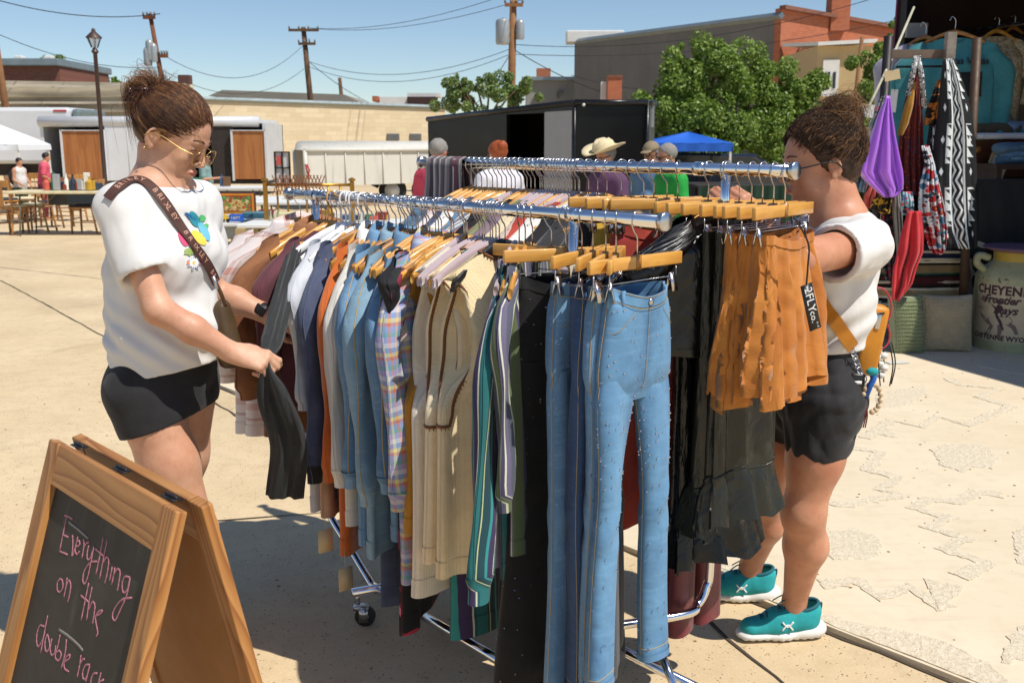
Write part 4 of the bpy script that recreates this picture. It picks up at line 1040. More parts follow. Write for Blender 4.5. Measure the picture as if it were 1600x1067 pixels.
# ------------------------------------------------------------------ ground
def ground_mat():
 b = NB("aggregate_concrete"); o = b.ob()
 n1 = b.noise(o, .7, 5, .6); n2 = b.noise(o, 9, 5, .65); n3 = b.noise(o, 75, 4, .7)
 base = b.mix(b.rng(n1, .3, .7), hx('c8b08a'), hx('dac49e'))
 base = b.mix(b.m('MULTIPLY', b.rng(n2, .45, .75), .30, clamp=True), base, hx('a08a68'))
 sp = b.voro(o, 70); d = b.noise(o, 24, 3, .7)
 spk = b.m('MULTIPLY', b.m('LESS_THAN', sp, .22), b.m('GREATER_THAN', d, .52))
 base = b.mix(b.m('MULTIPLY', spk, .85), base, hx('6b5a44'))
 sp2 = b.voro(o, 110); base = b.mix(b.m('MULTIPLY', b.m('LESS_THAN', sp2, .2), .35), base, hx('ece0c8'))
 st = b.noise(o, .25, 4, .7, 1.); base = b.mix(b.m('MULTIPLY', b.rng(st, .5, .75), .5, clamp=True), base, hx('a08c6c')); st2 = b.noise(o, 1.7, 5, .75, .6); base = b.mix(b.m('MULTIPLY', b.rng(st2, .58, .8), .4, clamp=True), base, hx('8a765a'))
 nrm = b.bump(n3, .5, .004); nrm = b.bump(sp, -.35, .003, nrm); nrm = b.bump(n2, .3, .01, nrm)
 return b.set(base, .9, 0, nrm)
GM = ground_mat()
g = G(); g.add([(-250, -60, 0), (250, -60, 0), (250, 400, 0), (-250, 400, 0)], [(0, 1, 2, 3)]); g.build("ground", GM, None, smooth=False, kind="structure")
CRK = mat("joint_dirt", hx('4c4032'), .95, 0, .3, bump=.5)
def joint(pts, w, name="ground_joint"):
 g = G(); rs = random.Random(int(pts[0][0]*100)); P = []
 for a, b_ in zip(pts[:-1], pts[1:]):
  a = Vector(a); b_ = Vector(b_); n = max(2, int((b_-a).length / .12))
  for i in range(n): P.append(a.lerp(b_, i/n))
 P.append(Vector(pts[-1])); L_ = []; R_ = []
 for i, p in enumerate(P):
  d = (P[min(i+1, len(P)-1)] - P[max(i-1, 0)]).normalized(); nn = Vector((-d.y, d.x, 0))
  j = rs.uniform(-.4, .4)*w; ww = w*rs.uniform(.5, 1.3)
  L_.append(p + nn*(ww/2+j)); R_.append(p - nn*(ww/2-j))
 V = [(q.x, q.y, .004) for q in L_] + [(q.x, q.y, .004) for q in R_]; m = len(P)
 g.add(V, [(i, i+1, m+i+1, m+i) for i in range(m-1)]); return g.build(name, CRK, None, smooth=False, kind="structure")
def gp(px, py): v = atH(px, py); return (v.x, v.y, 0)
joint([gp(0, 438), gp(70, 475), gp(165, 528), gp(420, 680)], .014)
joint([gp(0, 418), gp(300, 452), gp(700, 500), gp(1300, 575)], .012)
joint([gp(1000, 880), gp(1140, 1000), gp(1250, 1090)], .012)
joint([gp(330, 815), gp(520, 800), gp(700, 790)], .010)
joint([gp(-40, 330), gp(330, 348), gp(900, 352)], .03)
def slab_mat():
 b = NB("pale_painted_concrete"); o = b.ob()
 n1 = b.noise(o, 1.1, 5, .6); n2 = b.noise(o, 14, 4, .6)
 base = b.mix(b.rng(n1, .3, .7), hx('d4c3a4'), hx('e0d1b6'))
 base = b.mix(b.m('MULTIPLY', b.rng(n2, .5, .8), .25, clamp=True), base, hx('b09c80'))
 s = b.noise(b.scale(o, (1, 9, 1), rot=(0, 0, -.7)), 3, 4, .6); base = b.mix(b.m('MULTIPLY', b.rng(s, .55, .8), .25, clamp=True), base, hx('a8957a'))
 d = b.m('MULTIPLY', b.m('LESS_THAN', b.voro(o, 9), .06), b.m('GREATER_THAN', b.noise(o, 3), .5)); base = b.mix(d, base, hx('6c5a46'))
 return b.set(base, .85, 0, b.bump(b.noise(o, 60, 4, .6), .25, .003))
def rough_mat():
 b = NB("rough_cement_relief"); o = b.ob(); n = b.noise(o, 45, 5, .72); n2 = b.noise(o, 120, 3, .7)
 base = b.mix(b.rng(n, .35, .65), hx('d2c2a4'), hx('e8dcc4')); base = b.mix(b.m('MULTIPLY', b.m('GREATER_THAN', n2, .68), .4), base, hx('8e7c62'))
 nrm = b.bump(n, .9, .012); nrm = b.bump(n2, .5, .004, nrm)
 return b.set(base, .95, 0, nrm)
SM, RM = slab_mat(), rough_mat()
e0 = Vector(gp(1130, 920)); e1 = Vector(gp(1510, 1072)); ed = (e1-e0).normalized(); en = Vector((-ed.y, ed.x, 0));
if en.y < 0: en = -en
far = e0 - ed*5.5; near = e0 + ed*4
g = G(); top = .018
P = [far, near, near + en*9, far + en*9]
g.poly([(p.x, p.y, 0.001) for p in P], top-.001, (0, 0, 1)); g.build("painted_slab", SM, None, smooth=False, kind="structure")
joint([(far.x - en.x*.012, far.y - en.y*.012), (e0.x - en.x*.012, e0.y - en.y*.012), (near.x-en.x*.012, near.y-en.y*.012)] if False else [tuple(far - en*.012), tuple(e0 - en*.012), tuple(near - en*.012)], .014)
rsl = random.Random(5)
def patch(poly_px, name="relief_patch", h=.004):
 """lumpy raised patch on the slab, outline given as ground points"""
 P = [Vector(gp(*q)) for q in poly_px]
 O = []
 for a, b_ in zip(P, P[1:]+P[:1]):
  n = max(2, int((b_-a).length/.02))
  for i in range(n):
   q = a.lerp(b_, i/n); O.append(Vector((q.x+rsl.uniform(-.011, .011), q.y+rsl.uniform(-.011, .011), top+.0005)))
 c = sum(O, Vector())/len(O); n = len(O)
 V = [tuple(q) for q in O] + [(q.x*.985+c.x*.015, q.y*.985+c.y*.015, top+h*rsl.uniform(.6, 1.2)) for q in O]
 F_ = [(i, (i+1)%n, (i+1)%n+n, i+n) for i in range(n)] + [tuple(range(n, 2*n))]
 return G().add(V, F_).build(name, RM, None, smooth=False, kind="structure")
def zigband(pts, w):
 """a stepped band from a list of centre points (pixels on the ground), width in metres"""
 P = [Vector(gp(*q)) for q in pts]; L_ = []; R_ = []
 for i, p in enumerate(P):
  d = (P[min(i+1, len(P)-1)] - P[max(i-1, 0)]).normalized(); nn = Vector((-d.y, d.x, 0))*w/2
  L_.append(p+nn); R_.append(p-nn)
 V = []; m = 0
 out = L_ + R_[::-1]; O = []
 for a, b_ in zip(out, out[1:]+out[:1]):
  n = max(2, int((b_-a).length/.02))
  for i in range(n):
   q = a.lerp(b_, i/n); O.append((q.x+rsl.uniform(-.010, .010), q.y+rsl.uniform(-.010, .010)))
 n = len(O); V = [(x, y, top+.0005) for x, y in O] + [(x, y, top+.0035*rsl.uniform(.5, 1.3)) for x, y in O]
 F_ = [(i, (i+1)%n, (i+1)%n+n, i+n) for i in range(n)] + [tuple(range(n, 2*n))]
 return G().add(V, F_).build("relief_band", RM, None, smooth=False, kind="structure")
zigband([(1322,703),(1372,712),(1362,730),(1352,738),(1402,752),(1385,765),(1372,770),(1410,780),(1355,788),(1325,795),(1282,790)], .07)
zigband([(1565,780),(1525,775),(1500,790),(1448,786),(1430,800),(1480,815),(1450,830),(1510,848),(1478,865),(1540,888),(1500,908)], .075)
zigband([(1350,690),(1392,662),(1440,672),(1465,655),(1510,670),(1545,655),(1580,640),(1530,625),(1560,612),(1500,605),(1480,595)], .07)
zigband([(1280,920),(1340,915),(1375,940),(1420,925),(1455,945),(1480,960)], .07)
patch([(1452,708),(1475,698),(1540,701),(1562,722),(1550,738),(1512,735),(1505,744),(1470,733)])
patch([(1292,838),(1340,832),(1378,852),(1380,872),(1365,882),(1300,880),(1284,868)])
patch([(1368,620),(1440,606),(1452,618),(1420,640),(1372,644)])
patch([(1355,680),(1380,668),(1405,690)])
patch([(1440,910),(1505,925),(1470,962)])
patch([(1582,838),(1612,826),(1620,890),(1590,888)])
patch([(1578,1000),(1610,975),(1640,1030),(1560,1045)])
patch([(1520,575),(1545,562),(1590,575),(1600,590)])
def strip():
 O = []
 P0 = e0 - ed*.2 + en*.0; n = 90
 for i in range(n):
  q = e0 + ed*(i/n*3.2-.2) + en*(.008+rsl.uniform(0, .006)); O.append((q.x, q.y))
 for i in range(n)[::-1]:
  q = e0 + ed*(i/n*3.2-.2) + en*(.10+.05*math.sin(i*.3)+rsl.uniform(0, .03)); O.append((q.x, q.y))
 k = len(O); V = [(x, y, top+.0005) for x, y in O] + [(x, y, top+.004*rsl.uniform(.5, 1.4)) for x, y in O]
 F_ = [(i, (i+1)%k, (i+1)%k+k, i+k) for i in range(k)] + [tuple(range(k, 2*k))]
 G().add(V, F_).build("relief_strip", RM, None, smooth=False, kind="structure")
strip()
g = G()
for i in range(500):
 x = rsl.uniform(-3, 4); y = rsl.uniform(2.3, 8); r = rsl.uniform(.002, .006)
 z = top if (Vector((x, y, 0))-e0).dot(en) > 0 else 0
 g.sphere((x, y, z + r*.3), (r*rsl.uniform(.8, 1.6), r, r*.6), 5, 3)
g.build("grit", mat("grit", hx('8d7a5e'), .95, 0, .3), None, smooth=False, kind="stuff")
# ------------------------------------------------------------------ the two shoppers
SK1 = skin("skin_left_woman", 'c89476', 'd8ab8e'); SK2 = skin("skin_right_woman", 'be8264', 'cc9676')
TEE = tee_mat("white_tee");
SHORT = mat("black_sport_cloth", (.014, .014, .016), .85, 0, .2, 8, .3, 60, sheen=.1)
GOLD = mat("gold_metal", hx('e0b878'), .25, 1.0, .05)
def wrinkle(seed, amp, fr=26., zmix=1.0):
 rs = random.Random(seed); K = []
 for i in range(7):
  d = Vector((rs.gauss(0, 1), rs.gauss(0, 1), rs.gauss(0, 1)*zmix)).normalized(); K.append((d, fr*rs.uniform(.5, 1.8), rs.uniform(0, 6.3), rs.uniform(.4, 1)))
 def fn(X, Y, Z):
  o = 0
  wx = .035*np.sin(X*17 + Z*11); wz = .035*np.sin(Y*15 - Z*13 + 1)
  for d, f, p, a in K: o = o + a*(1 - 2*np.abs(np.sin((d.x*(X+wz) + d.y*Y + d.z*(Z+wx))*f + p)))
  return amp * o / 7.0
 return fn
YL = 2.80
bf = Vector((math.cos(R(25)), -math.sin(R(25)), 0)); bl = Vector((-bf.y, bf.x, 0))
base = atY(275, 700, YL); base.z = 0
LW = empty("person", base, 0, "woman in white graphic tee and black shorts, claw clip in her hair, gold glasses", "person")
H = atY(268, 214, YL); hf = Vector((math.cos(R(30))*math.cos(R(-10)), math.cos(R(30))*math.sin(R(-10)), -math.sin(R(30))))
HR = frame(hf)
def off(p): return p
chest = atY(254, 322, YL); mid = atY(253, 430, YL); belly = atY(257, 520, YL); pel = atY(258, 600, YL)
shN = chest + Vector((0, 0, .0)) - bl*.140 - bf*.01; shF = chest + Vector((0, 0, .0)) + bl*.140
elN = atY(247, 484, YL-.20); wrN = atY(366, 552, YL-.14)
elF = atY(325, 452, YL+.22); wrF = atY(420, 492, YL+.22)
hipN = pel - bl*.09; hipF = pel + bl*.09
knN = atY(306, 828, YL-.06); anN = Vector((knN.x-.05, YL-.02, .09)); knF = atY(272, 822, YL+.15); anF = Vector((knF.x-.08, YL+.2, .09))
S = Sdf((base.x-.42, YL-.5, 0), (base.x+.52, YL+.55, 1.80), .0042)
nk0 = atY(243, 286, YL+.01)
head_sdf(S, H, HR, 1.03, True, (1, -1))
S.cone(nk0, H + HR @ Vector((-.028, 0, -.055)), .050, .046, .03); S.cone(nk0 + bf*.03 - Vector((0,0,.03)), H + HR @ Vector((.005, 0, -.07)), .044, .040, .03)
S.cone(nk0 + Vector((0, 0, -.02)), shN, .055, .055, .04); S.cone(nk0 + Vector((0, 0, -.02)), shF, .055, .055, .04)
S.cone(chest, mid, .10, .115, .05, (tuple(bf), .72)); S.cone(mid, belly, .115, .12, .05, (tuple(bf), .75)); S.cone(belly, pel, .12, .125, .05, (tuple(bf), .78))
S.cone(shN, elN, .046, .037, .03); S.cone(elN, elN*.55 + wrN*.45, .038, .037, .02); S.cone(elN*.55 + wrN*.45, wrN, .037, .0245, .02)
S.cone(shF, elF, .054, .042, .03); S.cone(elF, elF*.55 + wrF*.45, .042, .041, .02); S.cone(elF*.55 + wrF*.45, wrF, .041, .0265, .02)
hand_sdf(S, wrN, (.95, .02, -.26), (-.05, -.72, .70), -1, (.75, 1.0, 1.1, 1.15), .6, .98)
hand_sdf(S, wrF, (.88, .18, -.42), (.1, -.75, .65), 1, (.9, .9, .9, .9), .5, .95)
for hp, kn, an, dy in ((hipN, knN, anN, 0), (hipF, knF, anF, 0)):
 S.cone(hp, hp*.5 + kn*.5, .090, .078, .04); S.cone(hp*.5 + kn*.5, kn, .077, .053, .04); S.ell(kn + bf*.012, (.052, .05, .062), None, .03)
 ca = kn*.68 + an*.32 - bf*.022; S.cone(kn, ca, .050, .054, .03); S.cone(ca, an, .053, .035, .03)
 S.cone(an, an + Vector((0, 0, -.05)), .036, .034, .02); S.cone(an + Vector((-.01, 0, -.055)), an + bf*.14 + Vector((0, 0, -.062)), .032, .024, .02)
S.build("body", SK1, LW, 2, origin=base)
T_ = Sdf((base.x-.42, YL-.42, .80), (base.x+.42, YL+.42, 1.56), .0045)
fz = (tuple(bf), .86)
up_ = Vector((0, 0, 1))
T_.cone(chest - up_*.04, mid - bf*.004, .122, .145, .05, fz); T_.cone(mid - bf*.004, belly + bf*.0, .145, .152, .05, fz); T_.cone(belly, belly - up_*.26, .152, .160, .05, fz)
T_.ell(mid + bf*.065 + up_*.055 - bl*.06, (.085, .09, .085), None, .05); T_.ell(mid + bf*.060 + up_*.055 + bl*.07, (.085, .09, .085), None, .05); T_.ell(belly + bf*.05, (.12, .12, .12), None, .05)
T_.cone(nk0 - up_*.048, shN + up_*.0, .066, .062, .04); T_.cone(nk0 - up_*.048, shF + up_*.0, .066, .062, .04)
slN = shN*.42 + elN*.58; slF = shF*.4 + elF*.6
SV = T_.clone()
SV.cone(shN - up_*.006, slN, .060, .070, .0); SV.cone(shF - up_*.006, slF, .058, .068, .0)
for a_, b_ in ((shN, slN), (shF, slF)):
 dd = (b_-a_).normalized(); X, Y, Z = SV.axes(); q = (X-b_.x)*dd.x + (Y-b_.y)*dd.y + (Z-b_.z)*dd.z
 nr = np.sqrt((X-b_.x)**2 + (Y-b_.y)**2 + (Z-b_.z)**2); SV.f = np.where(nr < .16, np.maximum(SV.f, q - .02), SV.f)
for q_ in (T_, SV): q_.wave(wrinkle(3, .014, 17, .5)); q_.wave(wrinkle(5, .0045, 40, .6))
for a_, b_, r_ in ((shN, slN, .057), (shF, slF, .055)):
 dd = (b_-a_).normalized(); SV.cone(b_ - dd*.04, b_ + dd*.14, r_, r_, 0, None, True)
T_.merge(SV, .03)
def pull(X, Y, Z):
 q = (X - base.x)*.75 + (Z - 1.05)*1.0
 return -.0045*np.sin(q*95 + 2*np.sin(Y*12))*np.exp(-((Z - 1.02)/.10)**2)
T_.wave(pull)
hp0 = atY(165, 590, YL); hn = Vector((.18, 0, -1));
cav = T_.clone()
cav.cone(belly - up_*.10, belly - up_*.34, .147, .150, 0, fz)
cav.cone(nk0 - up_*.01 + bf*.012, nk0 + up_*.10 + bf*.02, .071, .085, 0)
T_.f = np.maximum(T_.f, -cav.f)
T_.plane(hp0, hn)
tee = T_.build("tee_shirt", TEE, LW, 2, origin=base)
def surf_hit(o, px, py, lift=.002):
 dg = bpy.context.evaluated_depsgraph_get(); dg.update()
 mw = Matrix.Translation(o.parent.location) if o.parent else Matrix()
 inv = mw.inverted(); c = inv @ Vector((0, 0, CAMH)); d = ray(px, py).normalized()
 ok, loc, nrm, _ = o.ray_cast(c, d)
 if not ok: return None
 n = nrm if nrm.dot(d) < 0 else -nrm
 return loc + n*lift, n
def decal(o, pts, m, name, parent, lift=.003, thick=True):
 """flat print shape: outline given as seen, laid on the cloth as its own thin sheet with fan triangulation"""
 cx = sum(p[0] for p in pts)/len(pts); cy = sum(p[1] for p in pts)/len(pts); V = []
 rings = (0.0, .35, .7, 1.0); n = len(pts)
 h = surf_hit(o, cx, cy, lift)
 if h is None: return
 V.append(h[0]); F_ = []
 for r in rings[1:]:
  for p in pts:
   q = surf_hit(o, cx + (p[0]-cx)*r, cy + (p[1]-cy)*r, lift)
   if q is None: return
   V.append(q[0])
 for i in range(n): F_.append((0, 1+i, 1+(i+1) % n))
 for k in range(2):
  for i in range(n): F_.append((1+k*n+i, 1+(k+1)*n+i, 1+(k+1)*n+(i+1) % n, 1+k*n+(i+1) % n))
 return G().add([tuple(v) for v in V], F_).build(name, m, parent, smooth=True)
def blob(cx, cy, rx, ry, rot=0, n=14, wob=0, seed=0, pet=0):
 rs = random.Random(seed); P = []
 for i in range(n):
  a = 2*math.pi*i/n; r = 1 + rs.uniform(-wob, wob) + (.35*math.cos(a*pet) if pet else 0); x = math.cos(a)*rx*r; y = math.sin(a)*ry*r
  P.append((cx + x*math.cos(rot) - y*math.sin(rot), cy + x*math.sin(rot) + y*math.cos(rot)))
 return P
pr = lambda n, c: mat("print_" + n, hx(c), .8, 0, .05)
bpy.context.view_layer.update()
def dp(m, *a, **k): decal(tee, blob(*a, **k), m, "print_shape", tee)
g = G(); cpath = []
for a in np.linspace(0, 2*np.pi, 30):
 c_ = nk0 - up_*.012 + bf*.012; cpath.append(c_ + bl*math.cos(a)*.077 + bf*math.sin(a)*.079 + up_*(.010 - .030*max(0, math.sin(a))) - base)
g.tube(cpath, .0065, 8, False, flat=1.5); g.build("neck_rib", TEE, tee)
dp(pr("magenta", 'd84a78'), 286, 371, 7, 15, -.35); dp(pr("pale_pink", 'f0a8b8'), 285, 367, 3.2, 3.2, lift=.005) if False else None
dp(pr("teal", '2a8a9a'), 303, 343, 7, 14, -.5); dp(pr("deep_blue", '1f5a90'), 297, 340, 3.5, 11, -.9, seed=3, wob=.2)
dp(pr("sky", '6ab4c8'), 318, 362, 6, 17, -.5); dp(pr("sun_yellow", 'f0cc50'), 310, 372, 7, 15, -.8); dp(pr("leaf", '58b068'), 315, 341, 5, 5, 0, wob=.25, seed=5)
dp(pr("leaf", '58b068'), 321, 354, 4, 4); dp(pr("orange", 'e88a40'), 297, 379, 4, 4); dp(pr("olive", '9ab060'), 294, 394, 7, 6, 0, wob=.3, seed=8)
dp(pr("petal", 'f6f6fa'), 302, 411, 9, 9, 0, 28, 0, 0, 7)
for k in range(7):
 a = k*2*math.pi/7; dp(pr("petal_line", '8a90b0'), 302+8.5*math.cos(a), 411+8.5*math.sin(a), 2.1, 1.3, a)
dp(pr("sun_yellow", 'f0cc50'), 302, 411, 3, 3); dp(pr("magenta", 'd84a78'), 312, 410, 2, 4); dp(pr("orange", 'e88a40'), 293, 411, 2, 2.5)
STR = mat("brown_webbing", hx('4a2a20'), .7, 0, .15, 40, .3, 400); LET = mat("woven_letters", hx('c89a84'), .7, 0, .08)
sp_px = [(170, 312), (180, 300), (192, 290), (206, 284), (222, 284), (238, 296), (256, 317), (272, 342), (288, 366), (304, 388), (318, 407), (328, 424), (335, 440)]
def ribbon(o, pxs, halfw, m, name, parent, lift=.006, thick=.0025):
 P = []; Nn = []
 q = bez([(x, y, 0) for x, y in pxs], 5)
 for x, y, _ in q:
  h = surf_hit(o, x, y, lift)
  if not h and len(P) < 8: h = surf_hit(o, x, y + 12, lift + .006)
  if h: P.append(h[0]); Nn.append(h[1])
 P = np.array([tuple(p) for p in P]); Nn = np.array([tuple(n) for n in Nn])
 for _ in range(3):
  P[1:-1] = .5*P[1:-1] + .25*(P[:-2] + P[2:]); Nn[1:-1] = .5*Nn[1:-1] + .25*(Nn[:-2]+Nn[2:])
 T = np.gradient(P, axis=0); T /= np.linalg.norm(T, axis=1)[:, None]; Nn /= np.linalg.norm(Nn, axis=1)[:, None]
 B = np.cross(T, Nn); V = []; n = len(P)
 for i in range(n):
  for a, b_ in ((-1, 0), (1, 0), (1, 1), (-1, 1)): V.append(P[i] + B[i]*halfw*a + Nn[i]*thick*b_)
 F_ = grid_faces(n, 4) + [(0, 1, 2, 3), (4*n-1, 4*n-2, 4*n-3, 4*n-4)]
 o2 = G().add(V, F_).build(name, m, parent, auto=40); return o2, P, T, Nn, B
bagL = empty("crossbody_bag", (0, 0, 0), 0, "brown crossbody bag with a lettered strap, worn by the woman on the left", "bag"); bagL.location = base
st, P, T, Nn, B = ribbon(tee, sp_px, .0145, STR, "strap", bagL)
arc = np.concatenate([[0], np.cumsum(np.linalg.norm(np.diff(P, axis=0), axis=1))])
txt = "BRIXLEY  BRIXLEY  BRIXLEY  "; dl = .0155; k0 = int(arc[-1]/dl)
for i in range(k0):
 ch = txt[(i + 7) % len(txt)]
 if ch == ' ': continue
 d_ = dl*(i + .5); j = int(np.searchsorted(arc, d_)); j = min(j, len(P)-1)
 c_ = word(ch, .021, LET, st, tuple(P[j] + Nn[j]*.0031), (0, 0, 0), "strap_letter", .0002)
 M3 = Matrix((tuple(T[j]), tuple(np.cross(Nn[j], T[j])), tuple(Nn[j]))).transposed(); c_.rotation_euler = M3.to_euler()
bp = atY(350, 520, YL-.02)
g = G(); g.tube(bez([atY(336, 440, YL-.13) - base, atY(345, 458, YL-.12) - base, atY(352, 478, YL-.1) - base], 5), .006, 8); g.build("leather_tab", mat("bag_leather", hx('5a4028'), .5, 0, .2, 12, .3), bagL)
BS = Sdf(bp - Vector((.09, .12, .16)), bp + Vector((.09, .12, .16)), .004)
BS.cone(bp + Vector((-.0, 0, .07)), bp + Vector((.015, 0, -.06)), .026, .042, .02, ((1, -.3, 0), .8)); BS.wave(wrinkle(9, .006, 50))
BS.build("bag_body", mat("bag_nylon", hx('4c3a22'), .5, 0, .2, 10, .3, 90), bagL, 1, origin=base)
g = G();
for a in range(8):
 pass
g.tube([atY(333, 432, YL-.135) - base, atY(338, 446, YL-.13) - base, atY(341, 452, YL-.13) - base], .0045, 8); g.build("swivel_clip", STEEL, bagL)
Q = Sdf((base.x-.36, YL-.36, .60), (base.x+.36, YL+.40, 1.02), .0045)
Q.cone(belly - up_*.06, pel - up_*.02, .142, .146, .05, (tuple(bf), .84))
sN = hipN*.70 + knN*.30; sF = hipF*.72 + knF*.28
Q.cone(hipN - bf*.012, sN - bf*.006, .094, .092, .05); Q.cone(hipF - bf*.01, sF, .092, .09, .05); Q.ell(pel - bf*.055 - up_*.01, (.10, .13, .10), None, .05)
Q.wave(wrinkle(12, .009, 26))
for a_, b_, r_ in ((hipN, sN, .083), (hipF, sF, .081)):
 dd = (b_-a_).normalized(); Q.cone(b_ + dd*.01, b_ + dd*.16, r_, r_+.02, 0, None, True)
h1 = atY(203, 682, YL-.1); h2 = atY(337, 640, YL-.1); dd = (h2-h1).normalized(); nn = Vector((dd.z, 0, -dd.x))
Q.plane(h1, nn)
sl_ = atY(243, 662, YL-.20); Q.cone(sl_ - up_*.07 + bf*.0, sl_ + up_*.012, .040, .006, 0, None, True); Q.cone(sl_ - up_*.06 + Vector((0, .12, 0)), sl_ + up_*.004 + Vector((0, .1, 0)), .022, .003, 0, None, True)
Q.build("shorts", SHORT, LW, 2, origin=base)
def band(pa, pb, r, wd, m, name, parent, o=base, flat=None):
 d_ = (pb-pa).normalized(); g = G(); g.tube([pa - d_*wd/2 - o, pa - o, pa + d_*wd/2 - o], [r, r*1.03, r], 24, True, flat); return g.build(name, m, parent, auto=30)
w2 = elF*.10 + wrF*.90; band(w2, wrF, .031, .022, BLKP, "watch_band", LW);
g = G(); g.box(w2 - base + Vector((.0, -.03, .012)), (.034, .010, .032), HR); g.build("watch_face", BLKP, LW, bevel=.003)
w3 = wrF + (wrF-elF).normalized()*.012; band(w3, w3 + (wrF-elF), .0295, .003, mat("dark_beads", hx('5a3a20'), .5), "bracelet", LW)
g = G(); g.sphere(H + HR @ Vector((-.013*1.03, -.088*1.03, -.040*1.03)) - base, .0035, 10, 8); g.build("earring", GOLD, LW)
def glasses(H, HR, sc, m, lens, parent, o, rim=.0012, y_sign=1):
 P = lambda x, y, z: H + HR @ Vector((x, y, z))*sc - o
 root = empty("glasses", (0, 0, 0)); root.parent = parent
 for y in (-1, 1):
  pts = [P(.112 - .006*abs(math.cos(a)), y*(.033 + .026*math.cos(a)), -.003 + .023*math.sin(a) - .004*math.cos(a)) for a in np.linspace(0, 2*np.pi, 21)]
  g = G(); g.tube(pts, rim, 6, False); g.build("rim", m, root)
  g = G(); g.add([tuple(p) for p in pts[:-1]], [tuple(range(20))]); g.build("lens", lens, root, smooth=False)
  g = G(); g.tube(bez([P(.106, y*.060, .006), P(.07, y*.076, .006), P(.0, y*.084, .010), P(-.03, y*.084, -.012)], 5), rim*1.1, 6); g.build("temple_arm", m, root)
 g = G(); g.tube(bez([P(.114, -.010, .004), P(.117, 0, .009), P(.114, .010, .004)], 4), rim, 6); g.build("bridge", m, root); return root
lb = NB("tinted_lens"); LENS = lb.set(hx('4a3a30'), .05, 0, None, Alpha=.45, Specular_IOR_Level=.9)
glasses(H, HR, 1.03, GOLD, LENS, LW, base)
LIP = mat("lip_colour", hx('b4685a'), .45, 0, .08); BROW = mat("brow_hair", hx('4a2e1e'), .8)
def face_bits(H, HR, sc, parent, o, sides=(1, -1)):
 P = lambda x, y, z: H + HR @ Vector((x, y, z))*sc - o
 for y in sides:
  g = G(); g.tube(bez([P(.0945, y*.012, .033), P(.0925, y*.026, .039), P(.078, y*.044, .034)], 4), [.0028]*4 + [.0026]*4 + [.001], 6, flat=.6); g.build("eyebrow", BROW, parent)
  g = G(); g.tube(bez([P(.0855, y*.018, .0085), P(.0895, y*.030, .0105), P(.083, y*.043, .006)], 4), .0013, 5); g.build("eyelashes", BROW, parent)
 g = G(); g.tube(bez([P(.0945, -.019, -.0548), P(.1005, -.006, -.0498), P(.1015, 0, -.0508), P(.1005, .006, -.0498), P(.0945, .019, -.0548)], 4), .0034, 6, flat=.8); g.build("upper_lip", LIP, parent)
 g = G(); g.tube(bez([P(.0935, -.017, -.0558), P(.1002, 0, -.0600), P(.0935, .017, -.0558)], 5), .0042, 6, flat=.8); g.build("lower_lip", LIP, parent)
face_bits(H, HR, 1.03, LW, base)
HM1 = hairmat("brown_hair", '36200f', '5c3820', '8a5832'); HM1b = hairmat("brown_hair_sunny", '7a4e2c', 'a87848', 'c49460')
def LP(x, y, z): return H + HR @ Vector((x, y, z))*1.03 - base
hs = Sdf(H - Vector((.22, .2, .2)), H + Vector((.22, .2, .22)), .004)
def he(c, r, k=.02, sub=False): hs.ell(H + HR @ Vector(c)*1.03, np.array(r)*1.03, HR, k, sub)
he((-.014, 0, .048), (.100, .0815, .088), 0)
he((-.045, 0, .005), (.062, .068, .062), .02)
n_ = HR @ Vector((.80, 0, -.60)); hs.plane(H + HR @ Vector((.066, 0, .095))*1.03, n_)
he((-.115, 0, .040), (.036, .038, .052), .015)
hs.build("hair", HM1, LW, 1, origin=base)
rs = random.Random(4); paths = []; paths2 = []
cen = Vector((-.014, 0, .048)); rad = Vector((.1015, .083, .0895))
def onell(dv, k=1.0):
 dv = dv.normalized(); return Vector((cen.x + dv.x*rad.x*k, cen.y + dv.y*rad.y*k, cen.z + dv.z*rad.z*k))
for i in range(2400):
 a = rs.uniform(-1, 1)
 y0 = a*1.0;
 t_a = abs(a); s0 = Vector((.80*(1-t_a**1.6) - .05*t_a, math.copysign(t_a**.8, a)*1.0, .45*(1-t_a) - .25*t_a)) + Vector((rs.uniform(-.12, .10) - (rs.random() < .4)*rs.uniform(0, .8)*t_a, 0, rs.uniform(-.05, .2) - (rs.random() < .35)*rs.uniform(0, .75)*t_a))
 e0_ = Vector((-1, rs.uniform(-.35, .35), rs.uniform(-.1, .45))); P = []
 lift = 1 + rs.uniform(.0, .03); drift = rs.uniform(-.10, .10)
 for j in range(11):
  t = j/10; d_ = s0.normalized().slerp(e0_.normalized(), t); d_.z += drift*math.sin(t*math.pi); P.append(LP(*onell(d_, lift + .01*math.sin(t*3.1))))
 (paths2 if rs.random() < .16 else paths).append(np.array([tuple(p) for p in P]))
for i in range(700):
 a = rs.uniform(-1, 1); s0 = Vector((-.55 + .45*rs.random()*abs(a), a*.9, -.95 + .5*rs.random())); e0_ = Vector((-1, rs.uniform(-.25, .25), rs.uniform(0, .35))); P = []; lift = rs.uniform(1.0, 1.15)
 for j in range(9): P.append(LP(*onell(s0.normalized().slerp(e0_.normalized(), j/8), lift)))
 (paths2 if rs.random() < .2 else paths).append(np.array([tuple(p) for p in P]))
